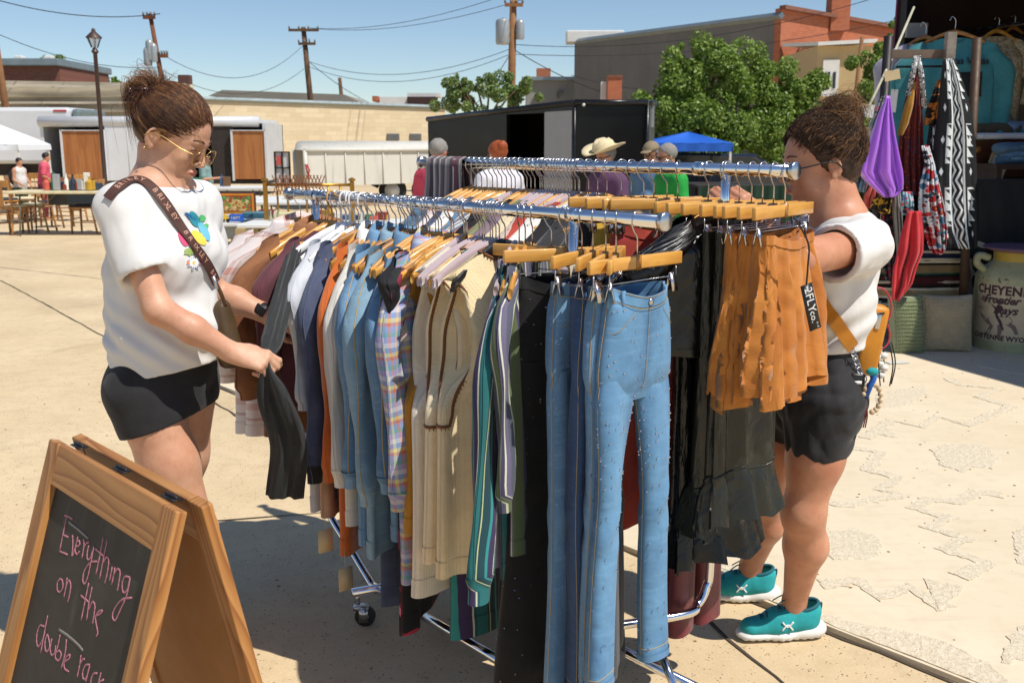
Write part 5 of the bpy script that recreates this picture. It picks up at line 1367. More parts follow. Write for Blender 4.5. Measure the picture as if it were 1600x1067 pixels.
for i in range(900):
 c0 = Vector((-.110 + rs.gauss(0, .014), rs.gauss(0, .024), .06 + rs.gauss(0, .03))); P = []
 kind = rs.random()
 if kind < .22:
  a = rs.uniform(1.2, 2.7); L_ = rs.uniform(.05, .10);
  dirv = Vector((math.cos(a)*1.0, rs.uniform(-.35, .35), math.sin(a))).normalized(); L_ *= .8; c0 = Vector((-.09, rs.gauss(0, .018), .095)) + Vector((rs.gauss(0, .012), 0, rs.gauss(0, .008)))
  for j in range(9):
   t = j/8; P.append(c0 + dirv*L_*t + Vector((-.35, 0, -.55))*L_*t*t*rs.uniform(.5, 1.0)*1.0)
 elif kind < .75:
  L_ = rs.uniform(.06, .125); c0 = Vector((-.125 + rs.gauss(0, .012), rs.gauss(0, .022), .07 + rs.gauss(0, .02))); sw = rs.uniform(-.02, .025)
  gdir = HR.transposed() @ Vector((0, 0, -1))
  for j in range(9):
   t = j/8; P.append(c0 + Vector((-.03, 0, .012))*math.sin(t*3.1) + gdir*L_*t*t + Vector((.0, 0, -.01))*t + Vector((sw*t*t, rs.gauss(0, .0004), 0)))
 else:
  r_ = rs.uniform(.03, .048); ph = rs.uniform(0, 6.3); yy = rs.gauss(0, .022)
  for j in range(11):
   a = ph + j*.32; P.append(Vector((-.112 + r_*.85*math.cos(a), yy + .008*math.sin(a*2), .052 + r_*1.25*math.sin(a))))
 (paths2 if rs.random() < .42 else paths).append(np.array([tuple(LP(*p)) for p in P]))
for i in range(26):
 c0 = Vector((.078, -.045 + rs.gauss(0, .006), .05 + rs.gauss(0, .006))); P = [c0 + Vector((.03*math.sin(t*2.4) + rs.gauss(0, .0006), -.008*t, -.10*t*t)) for t in np.linspace(0, 1, 10)] if i < 8 else \
  [Vector((.02 - .05*t, -.079 - .006*math.sin(t*3), .02 + rs.gauss(0, .001) - .035*t*t + rs.uniform(-.0, .008))) for t in np.linspace(0, 1, 10)]
 paths2.append(np.array([tuple(LP(*p)) for p in P]))
strands("hair_strands", paths, .0007, HM1, LW); strands("hair_highlights", paths2, .0006, HM1b, LW)
CL = mat("tortoise_clip", hx('3a1c14'), .2, 0, .3, 60)
g = G()
for dz in (-1, 1):
 g.tube([LP(-.080, -.050, .075 + dz*.018), LP(-.108, -.060, .060 + dz*.020), LP(-.135, -.050, .048 + dz*.018)], .0032, 8)
for k in range(5): g.tube([LP(-.085 - .011*k, -.056 - .003*math.sin(k), .092 - .006*k), LP(-.085 - .011*k, -.058, .048 - .004*k)], .0026, 6)
g.build("claw_clip", CL, LW)
g = G(); g.tube([wrN + Vector((0, 0, 0)) - base, wrN - base + Vector((.0001, 0, 0))], .001, 4);
ringp = wrN + Vector((.095, -.02, -.062)) - base
for an in (anN, anF):
 g = Sdf((an.x-.14, an.y-.12, -.005), (an.x+.24, an.y+.12, .16), .005)
 g.cone((an.x-.02, an.y, .05), (an.x+.15, an.y-.06, .04), .045, .036, .02, ((0, 0, 1), .9)); g.cone((an.x-.01, an.y, .05), (an.x-.005, an.y, .10), .045, .045, .03); g.plane((0, 0, .004), (0, 0, -1))
 g.build("shoe", WHTP, LW, 1, origin=base)
YR = 2.95
base2 = atH(1215, 985); base2.z = 0
RW = empty("person", base2, 0, "woman with curly hair, white tee, black shorts and teal running shoes behind rust skirts", "person")
rf = Vector((-math.cos(R(12)), -math.sin(R(12)), 0)); rleft = Vector((-rf.y, rf.x, 0))
H2 = atY(1281, 258, YR); HR2 = frame(Vector((-math.cos(R(9)), -.10, -math.sin(R(9)))))
nk2 = atY(1316, 338, YR); ch2 = atY(1308, 388, YR); mi2 = atY(1294, 470, YR); be2 = atY(1278, 540, YR); pe2 = atY(1268, 615, YR)
sN2 = ch2 + up_*.025 + rleft*.14; sF2 = ch2 + up_*.025 - rleft*.14
eN2 = atY(1250, 404, YR-.37); wN2 = atY(1186, 352, YR-.22); eF2 = atY(1225, 400, YR+.14); wF2 = atY(1150, 350, YR+.02)
hN2 = pe2 + rleft*.09; hF2 = pe2 - rleft*.09
gN = atH(1238, 993); aN2 = Vector((gN.x, gN.y, .10)); gF = atH(1170, 935); aF2 = Vector((gF.x, gF.y, .10))
kN2 = atY(1256, 800, YR-.09); kF2 = atY(1195, 775, YR+.16)
S = Sdf((base2.x-.40, YR-.48, 0), (base2.x+.52, YR+.48, 1.78), .0042)
head_sdf(S, H2, HR2, 1.06, True, (1, -1))
S.cone(nk2, H2 + HR2 @ Vector((-.030, 0, -.05)), .064, .060, .03); S.cone(nk2 + rf*.035 - up_*.02, H2 + HR2 @ Vector((.012, 0, -.075)), .052, .048, .03)
S.cone(nk2 - up_*.02, sN2, .058, .06, .04); S.cone(nk2 - up_*.02, sF2, .058, .06, .04)
fr2 = (tuple(rf), .76)
S.cone(ch2, mi2, .105, .105, .05, fr2); S.cone(mi2, be2, .105, .11, .05, fr2); S.cone(be2, pe2, .11, .12, .05, fr2)
S.cone(sN2, eN2, .054, .048, .03); S.cone(eN2, wN2, .046, .029, .02); S.cone(sF2, eF2, .058, .045, .03); S.cone(eF2, wF2, .045, .028, .02)
hand_sdf(S, wN2, (-.6, .1, .75), (.2, -.9, .2), 1, (.7, .8, .9, .9), .5, .95); hand_sdf(S, wF2, (-.6, .1, .75), (-.1, -.9, .3), 1, (.7, .8, .9, .9), .5, .95)
for hp, kn, an in ((hN2, kN2, aN2), (hF2, kF2, aF2)):
 m_ = hp*.5 + kn*.5; S.cone(hp, m_, .096, .080, .04); S.cone(m_, kn, .079, .058, .04); S.ell(kn + rf*.006, (.058, .055, .068), None, .03)
 ca = kn*.66 + an*.34 - rf*.018; S.cone(kn, ca, .058, .066, .03); S.cone(ca, an + up_*.02, .062, .036, .03); S.cone(an + up_*.02, an - up_*.03, .035, .038, .02)
S.build("body", SK2, RW, 2, origin=base2)
T_ = Sdf((base2.x-.30, YR-.44, .96), (base2.x+.50, YR+.44, 1.58), .0045); fz = (tuple(rf), .82)
T_.cone(ch2 - up_*.02 - rf*.0, mi2 - rf*.008, .128, .134, .05, fz); T_.cone(mi2 - rf*.008, be2 - up_*.06, .134, .136, .05, fz); T_.ell(ch2 - rf*.035 + up_*.0, (.07, .12, .09), None, .06); T_.ell(mi2 + rf*.06 + up_*.08, (.09, .13, .10), None, .05)
T_.cone(nk2 - up_*.046, sN2 + up_*.0, .070, .068, .04); T_.cone(nk2 - up_*.046, sF2 + up_*.0, .070, .067, .04)
c1 = sN2*.55 + eN2*.45; c2 = sF2*.4 + eF2*.6
SV = T_.clone()
SV.cone(sN2 - up_*.006, c1 - up_*.008, .070, .077, 0); SV.cone(sF2 - up_*.006, c2, .068, .074, 0)
for a_, b_ in ((sN2, c1), (sF2, c2)):
 dd = (b_-a_).normalized(); X, Y, Z = SV.axes(); q = (X-b_.x)*dd.x + (Y-b_.y)*dd.y + (Z-b_.z)*dd.z
 nr = np.sqrt((X-b_.x)**2 + (Y-b_.y)**2 + (Z-b_.z)**2); SV.f = np.where(nr < .16, np.maximum(SV.f, q - .005), SV.f)
for q_ in (T_, SV): q_.wave(wrinkle(31, .013, 18, .5)); q_.wave(wrinkle(33, .0045, 40, .6))
for a_, b_, r_ in ((sN2, c1 - up_*.008, .064), (sF2, c2, .061)):
 dd = (b_-a_).normalized(); SV.cone(b_ - dd*.03, b_ + dd*.14, r_, r_, 0, None, True)
T_.merge(SV, .03)
T_.wave(lambda X, Y, Z: -.005*np.sin(((X-base2.x)*.6 - Z)*85 + 2*np.sin(Y*10))*np.exp(-((Z-1.04)/.08)**2))
cav = T_.clone()
cav.cone(be2 - up_*.05, be2 - up_*.22, .127, .130, 0, fz); cav.cone(nk2 - up_*.012 + rf*.012, nk2 + up_*.10, .068, .08, 0)
T_.f = np.maximum(T_.f, -cav.f); hz = atY(1300, 551, YR-.1); T_.plane(hz, (0.05, 0, -1))
tee2 = T_.build("tee_shirt", TEE, RW, 2, origin=base2)
g = G(); g.tube([nk2 - up_*.014 + rf*.012 + rleft*math.cos(a)*.073 + rf*math.sin(a)*.075 + up_*(.008 - .03*max(0, math.sin(a))) - base2 for a in np.linspace(0, 2*np.pi, 30)], .006, 8, False, flat=1.5); g.build("neck_rib", TEE, tee2)
Q = Sdf((base2.x-.25, YR-.36, .62), (base2.x+.42, YR+.36, 1.10), .0045)
Q.cone(be2 - up_*.02, pe2, .130, .140, .05, (tuple(rf), .84)); Q.ell(pe2 - rf*.045 - up_*.0, (.095, .13, .10), None, .05)
q1 = hN2*.62 + kN2*.38; q2 = hF2*.62 + kF2*.38
Q.cone(hN2 - rf*.005, q1, .106, .092, .05); Q.cone(hF2, q2, .105, .09, .05); Q.wave(wrinkle(41, .014, 34))
for a_, b_, r_ in ((hN2, q1, .084), (hF2, q2, .082)):
 dd = (b_-a_).normalized(); Q.cone(b_ + dd*.03, b_ + dd*.15, r_, r_+.02, 0, None, True)
Q.plane(atY(1260, 713, YR-.1), (.05, 0, -1)); Q.build("shorts", SHORT, RW, 2, origin=base2)
glasses(H2, HR2, 1.06, BLKP, LENS, RW, base2, .0022); face_bits(H2, HR2, 1.06, RW, base2)
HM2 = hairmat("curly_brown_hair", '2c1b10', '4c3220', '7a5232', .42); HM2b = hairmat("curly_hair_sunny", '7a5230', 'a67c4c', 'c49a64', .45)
def LP2(x, y, z): return H2 + HR2 @ Vector((x, y, z))*1.06 - base2
hs = Sdf(H2 - Vector((.24, .2, .2)), H2 + Vector((.24, .2, .26)), .004)
def he2(c, r, k=.02): hs.ell(H2 + HR2 @ Vector(c)*1.06, np.array(r)*1.06, HR2, k)
he2((-.016, 0, .050), (.104, .086, .092), 0); he2((-.06, 0, .0), (.055, .07, .07), .02); he2((-.075, 0, .11), (.055, .05, .045), .03)
hs.plane(H2 + HR2 @ Vector((.070, 0, .080))*1.06, HR2 @ Vector((.86, 0, -.50))); hs.wave(lambda X, Y, Z: .004*np.sin(X*160)*np.sin(Y*150)*np.sin(Z*170))
hs.build("hair", HM2, RW, 1, origin=base2)
rs = random.Random(9); pa = []; pb = []
cen = Vector((-.016, 0, .050)); rad = Vector((.105, .087, .093))
for i in range(1500):
 a = rs.uniform(-1, 1); t_a = abs(a)
 s0 = Vector((.85*(1-t_a**1.6) + .05*t_a, math.copysign(t_a**.8, a), .55*(1-t_a) - .30*t_a)) + Vector((rs.uniform(-1.1, .05)*rs.random(), 0, rs.uniform(-.2, .3)))
 e0_ = Vector((-.75, rs.uniform(-.3, .3), rs.uniform(.3, 1.0))); P = []; lift = 1 + rs.uniform(0, .09)
 f1 = rs.uniform(3, 6); ph = rs.uniform(0, 6.3); am = rs.uniform(.002, .0055)
 for j in range(18):
  t = j/17; d_ = s0.normalized().slerp(e0_.normalized(), t*rs.uniform(.98, 1.0)); p = onell(d_, lift)
  w_ = t*2*math.pi*f1 + ph; p = p + Vector((math.sin(w_)*am*.6, math.cos(w_*.9)*am, math.cos(w_)*am)); P.append(LP2(*p))
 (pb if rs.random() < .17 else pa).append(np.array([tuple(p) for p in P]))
for i in range(500):
 a = rs.uniform(-1, 1); s0 = Vector((-.35 - .4*rs.random(), a*.95, -.95 + .9*rs.random())); e0_ = Vector((-.9, rs.uniform(-.3, .3), rs.uniform(.3, .9))); P = []; lift = rs.uniform(1.02, 1.16); ph = rs.uniform(0, 6)
 for j in range(14): P.append(LP2(*(onell(s0.normalized().slerp(e0_.normalized(), j/13*.7), lift) + Vector((math.sin(j*1.1+ph), math.cos(j*.9+ph), math.sin(j+ph)))*.0035)))
 (pb if rs.random() < .15 else pa).append(np.array([tuple(p) for p in P]))
for i in range(750):
 c0 = Vector((-.072 + rs.gauss(0, .02), rs.gauss(0, .022), .125 + rs.gauss(0, .016))); ax = Vector((rs.gauss(0, 1), rs.gauss(0, 1), rs.gauss(0, 1))).normalized()
 b1 = ax.orthogonal().normalized(); b2 = ax.cross(b1); r_ = rs.uniform(.012, .036); ph = rs.uniform(0, 6.3); P = []; n_t = rs.uniform(.8, 2.2); gr = rs.uniform(0, .8)
 for j in range(16):
  t = j/15; a = ph + t*n_t*2*math.pi; P.append(c0 + (b1*math.cos(a) + b2*math.sin(a))*r_*(1 + gr*t) + ax*.018*(t-.5))
 (pb if rs.random() < .5 else pa).append(np.array([tuple(LP2(*p)) for p in P]))
strands("hair_curls", pa, .0008, HM2, RW); strands("sunny_curls", pb, .0007, HM2b, RW)
g = G(); g.box(LP2(-.128, -.02, .030), (.035, .03, .045), HR2); g.build("hair_clip", BLKP, RW, bevel=.004)
TEAL = mat("teal_knit_mesh", hx('22a0a4'), .8, 0, .15, 30, .5, 500); TEALD = mat("dark_teal_collar", hx('0f5a66'), .8, 0, .15); SOLE = mat("white_foam_sole", hx('dcd9d2'), .6, 0, .06, 20, .1)
for nm, an in (("near", aN2), ("far", aF2)):
 yaw = R(186 if nm == "near" else 178); fd = Vector((math.cos(yaw), math.sin(yaw), 0)); ld = Vector((-fd.y, fd.x, 0))
 hl = Vector((an.x, an.y, 0)) - fd*.075
 def sp(a, l, z): return hl + fd*a + ld*l + up_*z
 s3 = Sdf(hl + Vector((-.32, -.10, -.005)), hl + Vector((.10, .10, .17)), .0035)
 s3.cone(sp(.035, 0, .055), sp(.13, 0, .050), .040, .042, .02); s3.cone(sp(.13, 0, .050), sp(.215, .004, .042), .042, .036, .02, ((0, 0, 1), .85)); s3.cone(sp(.035, 0, .06), sp(.030, 0, .088), .038, .041, .02, (tuple(fd), 1.1)); s3.cone(sp(.07, 0, .075), sp(.13, 0, .068), .040, .030, .03)
 s3.cone(sp(.040, 0, .10), sp(.040, 0, .16), .034, .05, 0, (tuple(fd), 1.15), True); s3.plane((0, 0, .030), (0, 0, -1))
 sh = empty("shoe", (0, 0, 0)); sh.parent = RW
 s3.build("upper", TEAL, sh, 1, origin=base2)
 s4 = Sdf(hl + Vector((-.33, -.10, -.01)), hl + Vector((.12, .10, .07)), .0035)
 s4.cone(sp(.018, 0, .022), sp(.12, 0, .018), .046, .044, .01, ((0, 0, 1), .50)); s4.cone(sp(.12, 0, .018), sp(.225, .004, .020), .044, .040, .01, ((0, 0, 1), .42)); s4.cone(sp(.005, 0, .035), sp(.04, 0, .030), .036, .040, .015, ((0, 0, 1), .6)); s4.plane((0, 0, .002), (0, 0, -1)); s4.plane((0, 0, .052), (0, 0, 1))
 s4.wave(lambda X, Y, Z: .0012*np.sin(X*260)*(Z < .014)); s4.build("sole", SOLE, sh, 1, origin=base2)
 g = G()
 for k in range(5):
  a = .105 + k*.019; z = .112 - k*.0085
  g.tube(bez([sp(a, -.020, z-.006) - base2, sp(a+.004, 0, z+.002) - base2, sp(a+.008, .020, z-.006) - base2], 4), .0028, 6)
  g.tube(bez([sp(a+.006, -.020, z-.008) - base2, sp(a, 0, z+.003) - base2, sp(a, .020, z-.005) - base2], 4), .0022, 6)
 g.tube(bez([sp(.10, .0, .110) - base2, sp(.12, .02, .135) - base2, sp(.15, .035, .118) - base2, sp(.12, .02, .100) - base2], 5), .002, 6)
 g.tube(bez([sp(.10, .0, .110) - base2, sp(.10, -.03, .128) - base2, sp(.13, -.045, .105) - base2], 5), .002, 6)
 g.build("laces", TEALD, sh)
 g = G(); g.tube(bez([sp(-.005, 0, .100) - base2, sp(-.016, 0, .112) - base2, sp(-.014, 0, .085) - base2, sp(-.004, 0, .072) - base2], 5), .003, 6); g.build("heel_loop", TEALD, sh)
 g = G(); cpt = [sp(.042 + .045*math.cos(a), .036*math.sin(a), .106 + .012*math.cos(a)*-1) - base2 for a in np.linspace(0, 2*np.pi, 24)]; g.tube(cpt, .006, 8, False); g.build("collar", TEALD, sh)
 g = G(); pc = sp(.112, .0485, .060) - base2
 for sz in (-1, 1):
  g.tube(bez([pc + fd*.018 + up_*.014*sz, pc + up_*.003*sz*-1 - ld*.001, pc - fd*.018 + up_*.014*sz], 5), .0028, 6)
 g.build("emblem", WHTP, sh)
YEL = mat("mustard_leather", hx('c8821e'), .45, 0, .1, 15, .15, 200);
bagR = empty("sling_bag", base2, 0, "mustard leather sling bag with keys and wooden beads on the woman with curly hair", "bag")
stp = ribbon(tee2, [(1284, 468), (1298, 490), (1312, 512), (1324, 530), (1331, 542)], .019, YEL, "strap", bagR)[0]
bc = atY(1357, 530, YR-.02) - base2
rot = Matrix.Rotation(R(8), 3, 'Y')
g = G(); g.box(bc, (.075, .07, .215), rot); g.build("pouch", YEL, bagR, bevel=.016)
g = G(); g.box(bc + Vector((.012, -.037, .06)), (.014, .004, .045), rot); g.build("zip_pull", STEEL, bagR, bevel=.002)
g = G(); g.tube([bc + Vector((-.02, -.037, .08)), bc + Vector((.028, -.037, .085))], .003, 6); g.build("zip", BLKP, bagR)
ch0 = atY(1331, 545, YR-.14) - base2; ch1 = atY(1345, 585, YR-.12) - base2
for k in range(7):
 q = ch0.lerp(ch1, k/6); g = G(); pts = [q + Vector((.007*math.cos(a), .004*math.sin(a)*(k % 2), .009*math.sin(a))) for a in np.linspace(0, 2*np.pi, 12)]; g.tube(pts, .0017, 5, False); g.build("chain_link", STEEL, bagR)
g = G(); g.tube([ch1 + Vector((.018*math.cos(a), 0, -.015 + .018*math.sin(a))) for a in np.linspace(0, 2*np.pi, 20)], .0018, 6, False); g.build("key_ring", STEEL, bagR)
k0 = atY(1338, 603, YR-.14) - base2
g = G(); g.box(k0, (.042, .014, .075), Matrix.Rotation(R(5), 3, 'Y')); g.build("key_fob", BLKP, bagR, bevel=.006)
g = G(); g.box(k0 + Vector((0, -.008, .012)), (.024, .002, .009)); g.build("fob_label", WHTP, bagR)
g = G(); g.tube(bez([k0 + Vector((.03, 0, .05)), k0 + Vector((.045, -.01, .03)), k0 + Vector((.035, -.01, 0)), k0 + Vector((.03, 0, -.03))], 5), .009, 8); g.build("blue_lanyard", mat("blue_cord", hx('1c5ab0'), .6), bagR)
g = G(); g.sphere(k0 + Vector((.040, -.01, .045)), (.018, .012, .012)); g.build("teal_charm", TEAL, bagR)
BEAD = mat("pale_wood_bead", hx('cbb593'), .6, 0, .2, 60)
for k in range(11):
 a = math.pi*(-.45 + k*.135); q = k0 + Vector((.045 + .026*math.cos(a), -.006, -.035 + .042*math.sin(a)*1.0)); G().sphere(q, .0085, 12, 8).build("bead", BEAD, bagR)
for k in range(3): G().tube(bez([k0 + Vector((.034, 0, -.06)), k0 + Vector((.030 + .004*k, 0, -.09)), k0 + Vector((.022 + .006*k, 0, -.125))], 4), .002, 5).build("tassel_thread", mat("tassel", hx('3a5a5c') if k else hx('6a2a2a'), .8), bagR)
# ------------------------------------------------------------------ far background: buildings, poles, trees
def brick_mat(name, c1, c2, mortar, sc=1.0, bw=.22, rh=.075, wear=.3):
 b = NB(name); uv = b.uv()
 br = b.n("ShaderNodeTexBrick"); b.l(uv, br.inputs['Vector']); br.inputs['Scale'].default_value = sc
 br.inputs['Brick Width'].default_value = bw; br.inputs['Row Height'].default_value = rh; br.inputs['Mortar Size'].default_value = .008
 br.inputs['Color1'].default_value = col(hx(c1)); br.inputs['Color2'].default_value = col(hx(c2)); br.inputs['Mortar'].default_value = col(hx(mortar))
 n = b.noise(uv, .6, 5, .65); base = b.mix(b.m('MULTIPLY', b.rng(n, .4, .75), wear, clamp=True), br.outputs['Color'], hx(mortar))
 n2 = b.noise(uv, 3, 4, .6); base = b.mix(b.m('MULTIPLY', b.rng(n2, .45, .8), .25, clamp=True), base, hx(c2))
 return b.set(base, .9, 0, b.bump(br.outputs['Fac'], -.4, .02))
def wall_uv(g, a, b_, z0, z1a, z1b=None, thick=0, mi=0):
 """upright quad between ground points a and b"""
 a = Vector(a); b_ = Vector(b_); L = (b_-a).length; z1b = z1a if z1b is None else z1b
 g.add([(a.x, a.y, z0), (b_.x, b_.y, z0), (b_.x, b_.y, z1b), (a.x, a.y, z1a)], [(0, 1, 2, 3)], [(0, z0), (L, z0), (L, z1b), (0, z1a)], mi)
def prism(name, pts, z0, zs, m, parent, roofm=None):
 """building body from a footprint; zs = top height at each corner"""
 g = G(); n = len(pts)
 for i in range(n): wall_uv(g, pts[i] + (0,) if len(pts[i]) == 2 else pts[i], pts[(i+1) % n] + (0,) if len(pts[i]) == 2 else pts[(i+1) % n], z0, zs[i], zs[(i+1) % n])
 g.add([(p[0], p[1], z) for p, z in zip(pts, zs)], [tuple(range(n))], [(p[0], p[1]) for p in pts], 1 if roofm else 0)
 return g.build(name, [m, roofm] if roofm else m, parent, smooth=False)
def X(px, Y): return (px-800)/F*(Y/(cp_ + (533.5-225)/F*sp_))
def Zt(py, Y): return zfor(0, Y, py)
TAN = brick_mat("tan_painted_brick", 'd2c09e', 'e0d0b0', 'c8b696', 1, .62, .22, .35)
REDB = brick_mat("red_brick", 'a85434', 'b86642', 'a07a62', 1, .22, .075, .2)
REDD = brick_mat("dark_red_brick", '7a4434', '8a5440', '6f5a4c', 1, .22, .075, .3)
def stucco(name, c, c2, streak=.3):
 b = NB(name); uv = b.uv(); n = b.noise(uv, .35, 6, .65); base = b.mix(b.rng(n, .3, .7), hx(c), hx(c2))
 s = b.noise(b.scale(uv, (1.5, .12, 1)), 2, 4, .6); base = b.mix(b.m('MULTIPLY', b.rng(s, .5, .75), streak, clamp=True), base, tuple(x*.6 for x in hx(c)))
 return b.set(base, .9, 0, b.bump(b.noise(uv, 9, 5, .6), .4, .02))
GREY = stucco("grey_stucco", '6a6762', '7a7772'); GREYL = stucco("light_grey_block", '8c8a84', '9a978e'); BEI = stucco("beige_stucco", 'b49c72', 'c0a97e')
CAP = mat("metal_coping", hx('8f9a9c'), .45, .6, .1, 2); WHITE = mat("white_paint", hx('d8d6d0'), .5, 0, .06, 3); DARKG = mat("dark_glass", (.02, .025, .03), .08, 0, .1)
ROOF = mat("grey_roof_felt", hx('8a8478'), .85, 0, .15, .5)
def corr_mat():
 b = NB("weathered_roof_boards"); uv = b.uv(); u, v = b.sep(uv)[:2]; n = b.noise(b.scale(uv, (.15, 1.2, 1)), 2, 5, .6)
 base = b.ramp(n, [(.35, hx('8a806e')), (.5, hx('b3a994')), (.65, hx('ccc2ac'))]); return b.set(base, .8, 0, b.bump(b.m('SINE', b.m('MULTIPLY', v, 9)), .5, .05))
CORR = corr_mat()
bt = empty("brick_building", (0, 0, 0), 0, "long tan painted brick building with two small grilled vents behind the white trailers", "building")
pA, pB = (X(-150, 42), 42), (X(697, 56), 56)
zA, zB = Zt(140, 42), Zt(170, 56)
dA = Vector((pB[0]-pA[0], pB[1]-pA[1])).normalized(); nA = Vector((-dA.y, dA.x))*16
prism("wall", [pA, pB, (pB[0]+nA.x, pB[1]+nA.y), (pA[0]+nA.x, pA[1]+nA.y)], 0, [zA, zB, zB, zA], TAN, bt, ROOF)
g = G(); g.tube([(pA[0], pA[1]-.03, zA+.05), (pB[0], pB[1]-.03, zB+.05)], .12, 4); g.build("coping", CAP, bt, smooth=False)
for px in (614.5, 649):
 for_y = pA[1] + (pB[1]-pA[1])*((X(px, 54)-pA[0])/(pB[0]-pA[0])); c_ = (X(px, for_y), for_y)
 g = G(); g.box((c_[0], c_[1]-.05, Zt(214.5, for_y)), (.7, .12, .36), math.atan2(dA.y, dA.x)); v_ = g.build("vent", GREY, bt, smooth=False)
 for k in range(4): G().box((c_[0], c_[1]-.13, Zt(214.5, for_y) + .12 - k*.08), (.66, .03, .02), math.atan2(dA.y, dA.x)).build("louvre", CAP, v_, smooth=False)
bl_ = empty("roof_gallery", (0, 0, 0), 0, "weathered grey boarded upper wall above the left end of the tan building", "building")
P0, P1 = (X(-120, 40.5), 40.5), (X(296, 40.8), 40.8)
prism("cladding", [P0, P1, (P1[0], P1[1]+1), (P0[0], P0[1]+1)], Zt(195, 40.5), [Zt(124, 40.5), Zt(131, 40.8), Zt(131, 40.8), Zt(124, 40.5)], CORR, bl_)
for k in range(5):
 z = Zt(186 - k*12.5, 40.5); G().box(((P0[0]+P1[0])/2, 40.45, z), (P1[0]-P0[0], .08, .10), math.atan2(P1[1]-P0[1], P1[0]-P0[0])).build("board", CORR, bl_, smooth=False)
g = G()
for k, px in enumerate((20, 205)): g.box((X(px, 40.9), 40.9, Zt(122, 40.9)), (.35, .3, .3))
g = G(); g.box((X(293, 40.8), 41, Zt(129, 41)+.1), (.45, .4, .35)); g.build("roof_vent", mat("rusty_vent", hx('5a3a34'), .7), bl_, smooth=False)
rg = empty("far_roof", (0, 0, 0), 0, "grey pitched roof with a dark ridge showing above the tan brick wall", "roof")
G().poly([(X(330, 60), 60, Zt(150, 60)), (X(572, 60), 60, Zt(164, 60)), (X(540, 60), 60, Zt(148, 60)), (X(352, 60), 60, Zt(141, 60))], 6, (0, 1, 0)).build("roof_slab", ROOF, rg, smooth=False)
sr = empty("low_building", (0, 0, 0), 0, "low white roofed building with brick chimney behind the tan wall's right end", "building")
for x0, x1, y0, y1, m in ((598, 672, 153, 168, WHITE), (640, 690, 147, 153, WHITE), (641, 684, 153, 170, mat("dark_brown_wall", hx('3a2620'), .8)), (588, 596, 152, 160, REDB)):
 G().box(((X(x0, 66)+X(x1, 66))/2, 66 + (0 if m is WHITE else -.4), (Zt(y0, 66)+Zt(y1, 66))/2), (X(x1, 66)-X(x0, 66), 2, Zt(y0, 66)-Zt(y1, 66))).build("roof_block", m, sr, smooth=False)
br_ = empty("brick_shop", (0, 0, 0), 0, "small red brick upper storey with a flat grey roof at the far left", "building")
G().box(((X(-60, 50)+X(103, 50))/2, 53, Zt(112, 50)-.8), (X(103, 50)-X(-60, 50), 6, 2.6)).build("wall", REDD, br_, smooth=False)
G().box(((X(-62, 50)+X(106, 50))/2, 53, Zt(98, 50)), (X(106, 50)-X(-62, 50), 6.6, .35)).build("roof", CAP, br_, smooth=False, bevel=.05)
for px in (36, 82): G().box((X(px, 50), 50.5, Zt(93, 50)), (.4, .4, .4)).build("roof_unit", WHITE, br_, smooth=False, bevel=.05)
gb = empty("brick_hall", (0, 0, 0), 0, "tall grey sided hall whose red brick front with arched window faces right", "building")
c0 = (X(896, 62), 62.0); c1 = (X(1211, 45), 45.0); c2 = (X(1395, 50), 50.0)
z0_, z1_, z2_ = Zt(68, 62), Zt(28, 45), Zt(46, 50)
dd = Vector((c1[0]-c0[0], c1[1]-c0[1])); d2_ = Vector((c2[0]-c1[0], c2[1]-c1[1]))
c3 = (c0[0]+d2_.x*1.5, c0[1]+d2_.y*1.5+4);
def side(name, a, b_, za, zb, m, th=.35):
 g = G(); v = Vector((b_[0]-a[0], b_[1]-a[1])).normalized(); n = Vector((-v.y, v.x))*th
 wall_uv(g, a+(0,), b_+(0,), 0, za, zb); wall_uv(g, (b_[0]+n.x, b_[1]+n.y, 0), (a[0]+n.x, a[1]+n.y, 0), 0, zb, za)
 g.add([(a[0], a[1], za), (b_[0], b_[1], zb), (b_[0]+n.x, b_[1]+n.y, zb), (a[0]+n.x, a[1]+n.y, za)], [(0, 1, 2, 3)])
 g.add([(a[0], a[1], 0), (a[0]+n.x, a[1]+n.y, 0), (a[0]+n.x, a[1]+n.y, za), (a[0], a[1], za)], [(0, 1, 2, 3)]); g.add([(b_[0], b_[1], 0), (b_[0], b_[1], zb), (b_[0]+n.x, b_[1]+n.y, zb), (b_[0]+n.x, b_[1]+n.y, 0)], [(0, 1, 2, 3)])
 return g.build(name, m, gb, smooth=False)
prism("grey_wall", [c0, c1, (c1[0]+.3, c1[1]+12), (c0[0]+8, c0[1]+14)], 0, [z0_, z1_, z1_, z0_], GREY, gb, ROOF)
side("brick_front", c1, c2, Zt(13, 45), z2_, REDB)
g = G(); g.tube([(c0[0], c0[1]-.05, z0_+.08), (c1[0], c1[1]-.05, z1_+.08)], .16, 4); g.build("coping", CAP, gb, smooth=False)
G().box((c0[0]+1.2, c0[1]+.3, z0_+.35), (3.4, 1.5, .7)).build("parapet_cap", WHITE, gb, smooth=False, bevel=.06)
G().tube([(c0[0]+.5, c0[1]-.45, z0_), (c0[0]+.5, c0[1]-.45, Zt(150, 62))], .10, 6).build("downpipe", mat("dark_metal", (.03, .03, .03), .5), gb)
f_ = .44; cc = (c1[0]+d2_.x*f_, c1[1]+d2_.y*f_)
G().box((cc[0], cc[1]-.0, Zt(13, 45)-.0), (.85, .85, 1.5)).build("chimney", REDB, gb, smooth=False)
a2 = math.atan2(d2_.y, d2_.x)
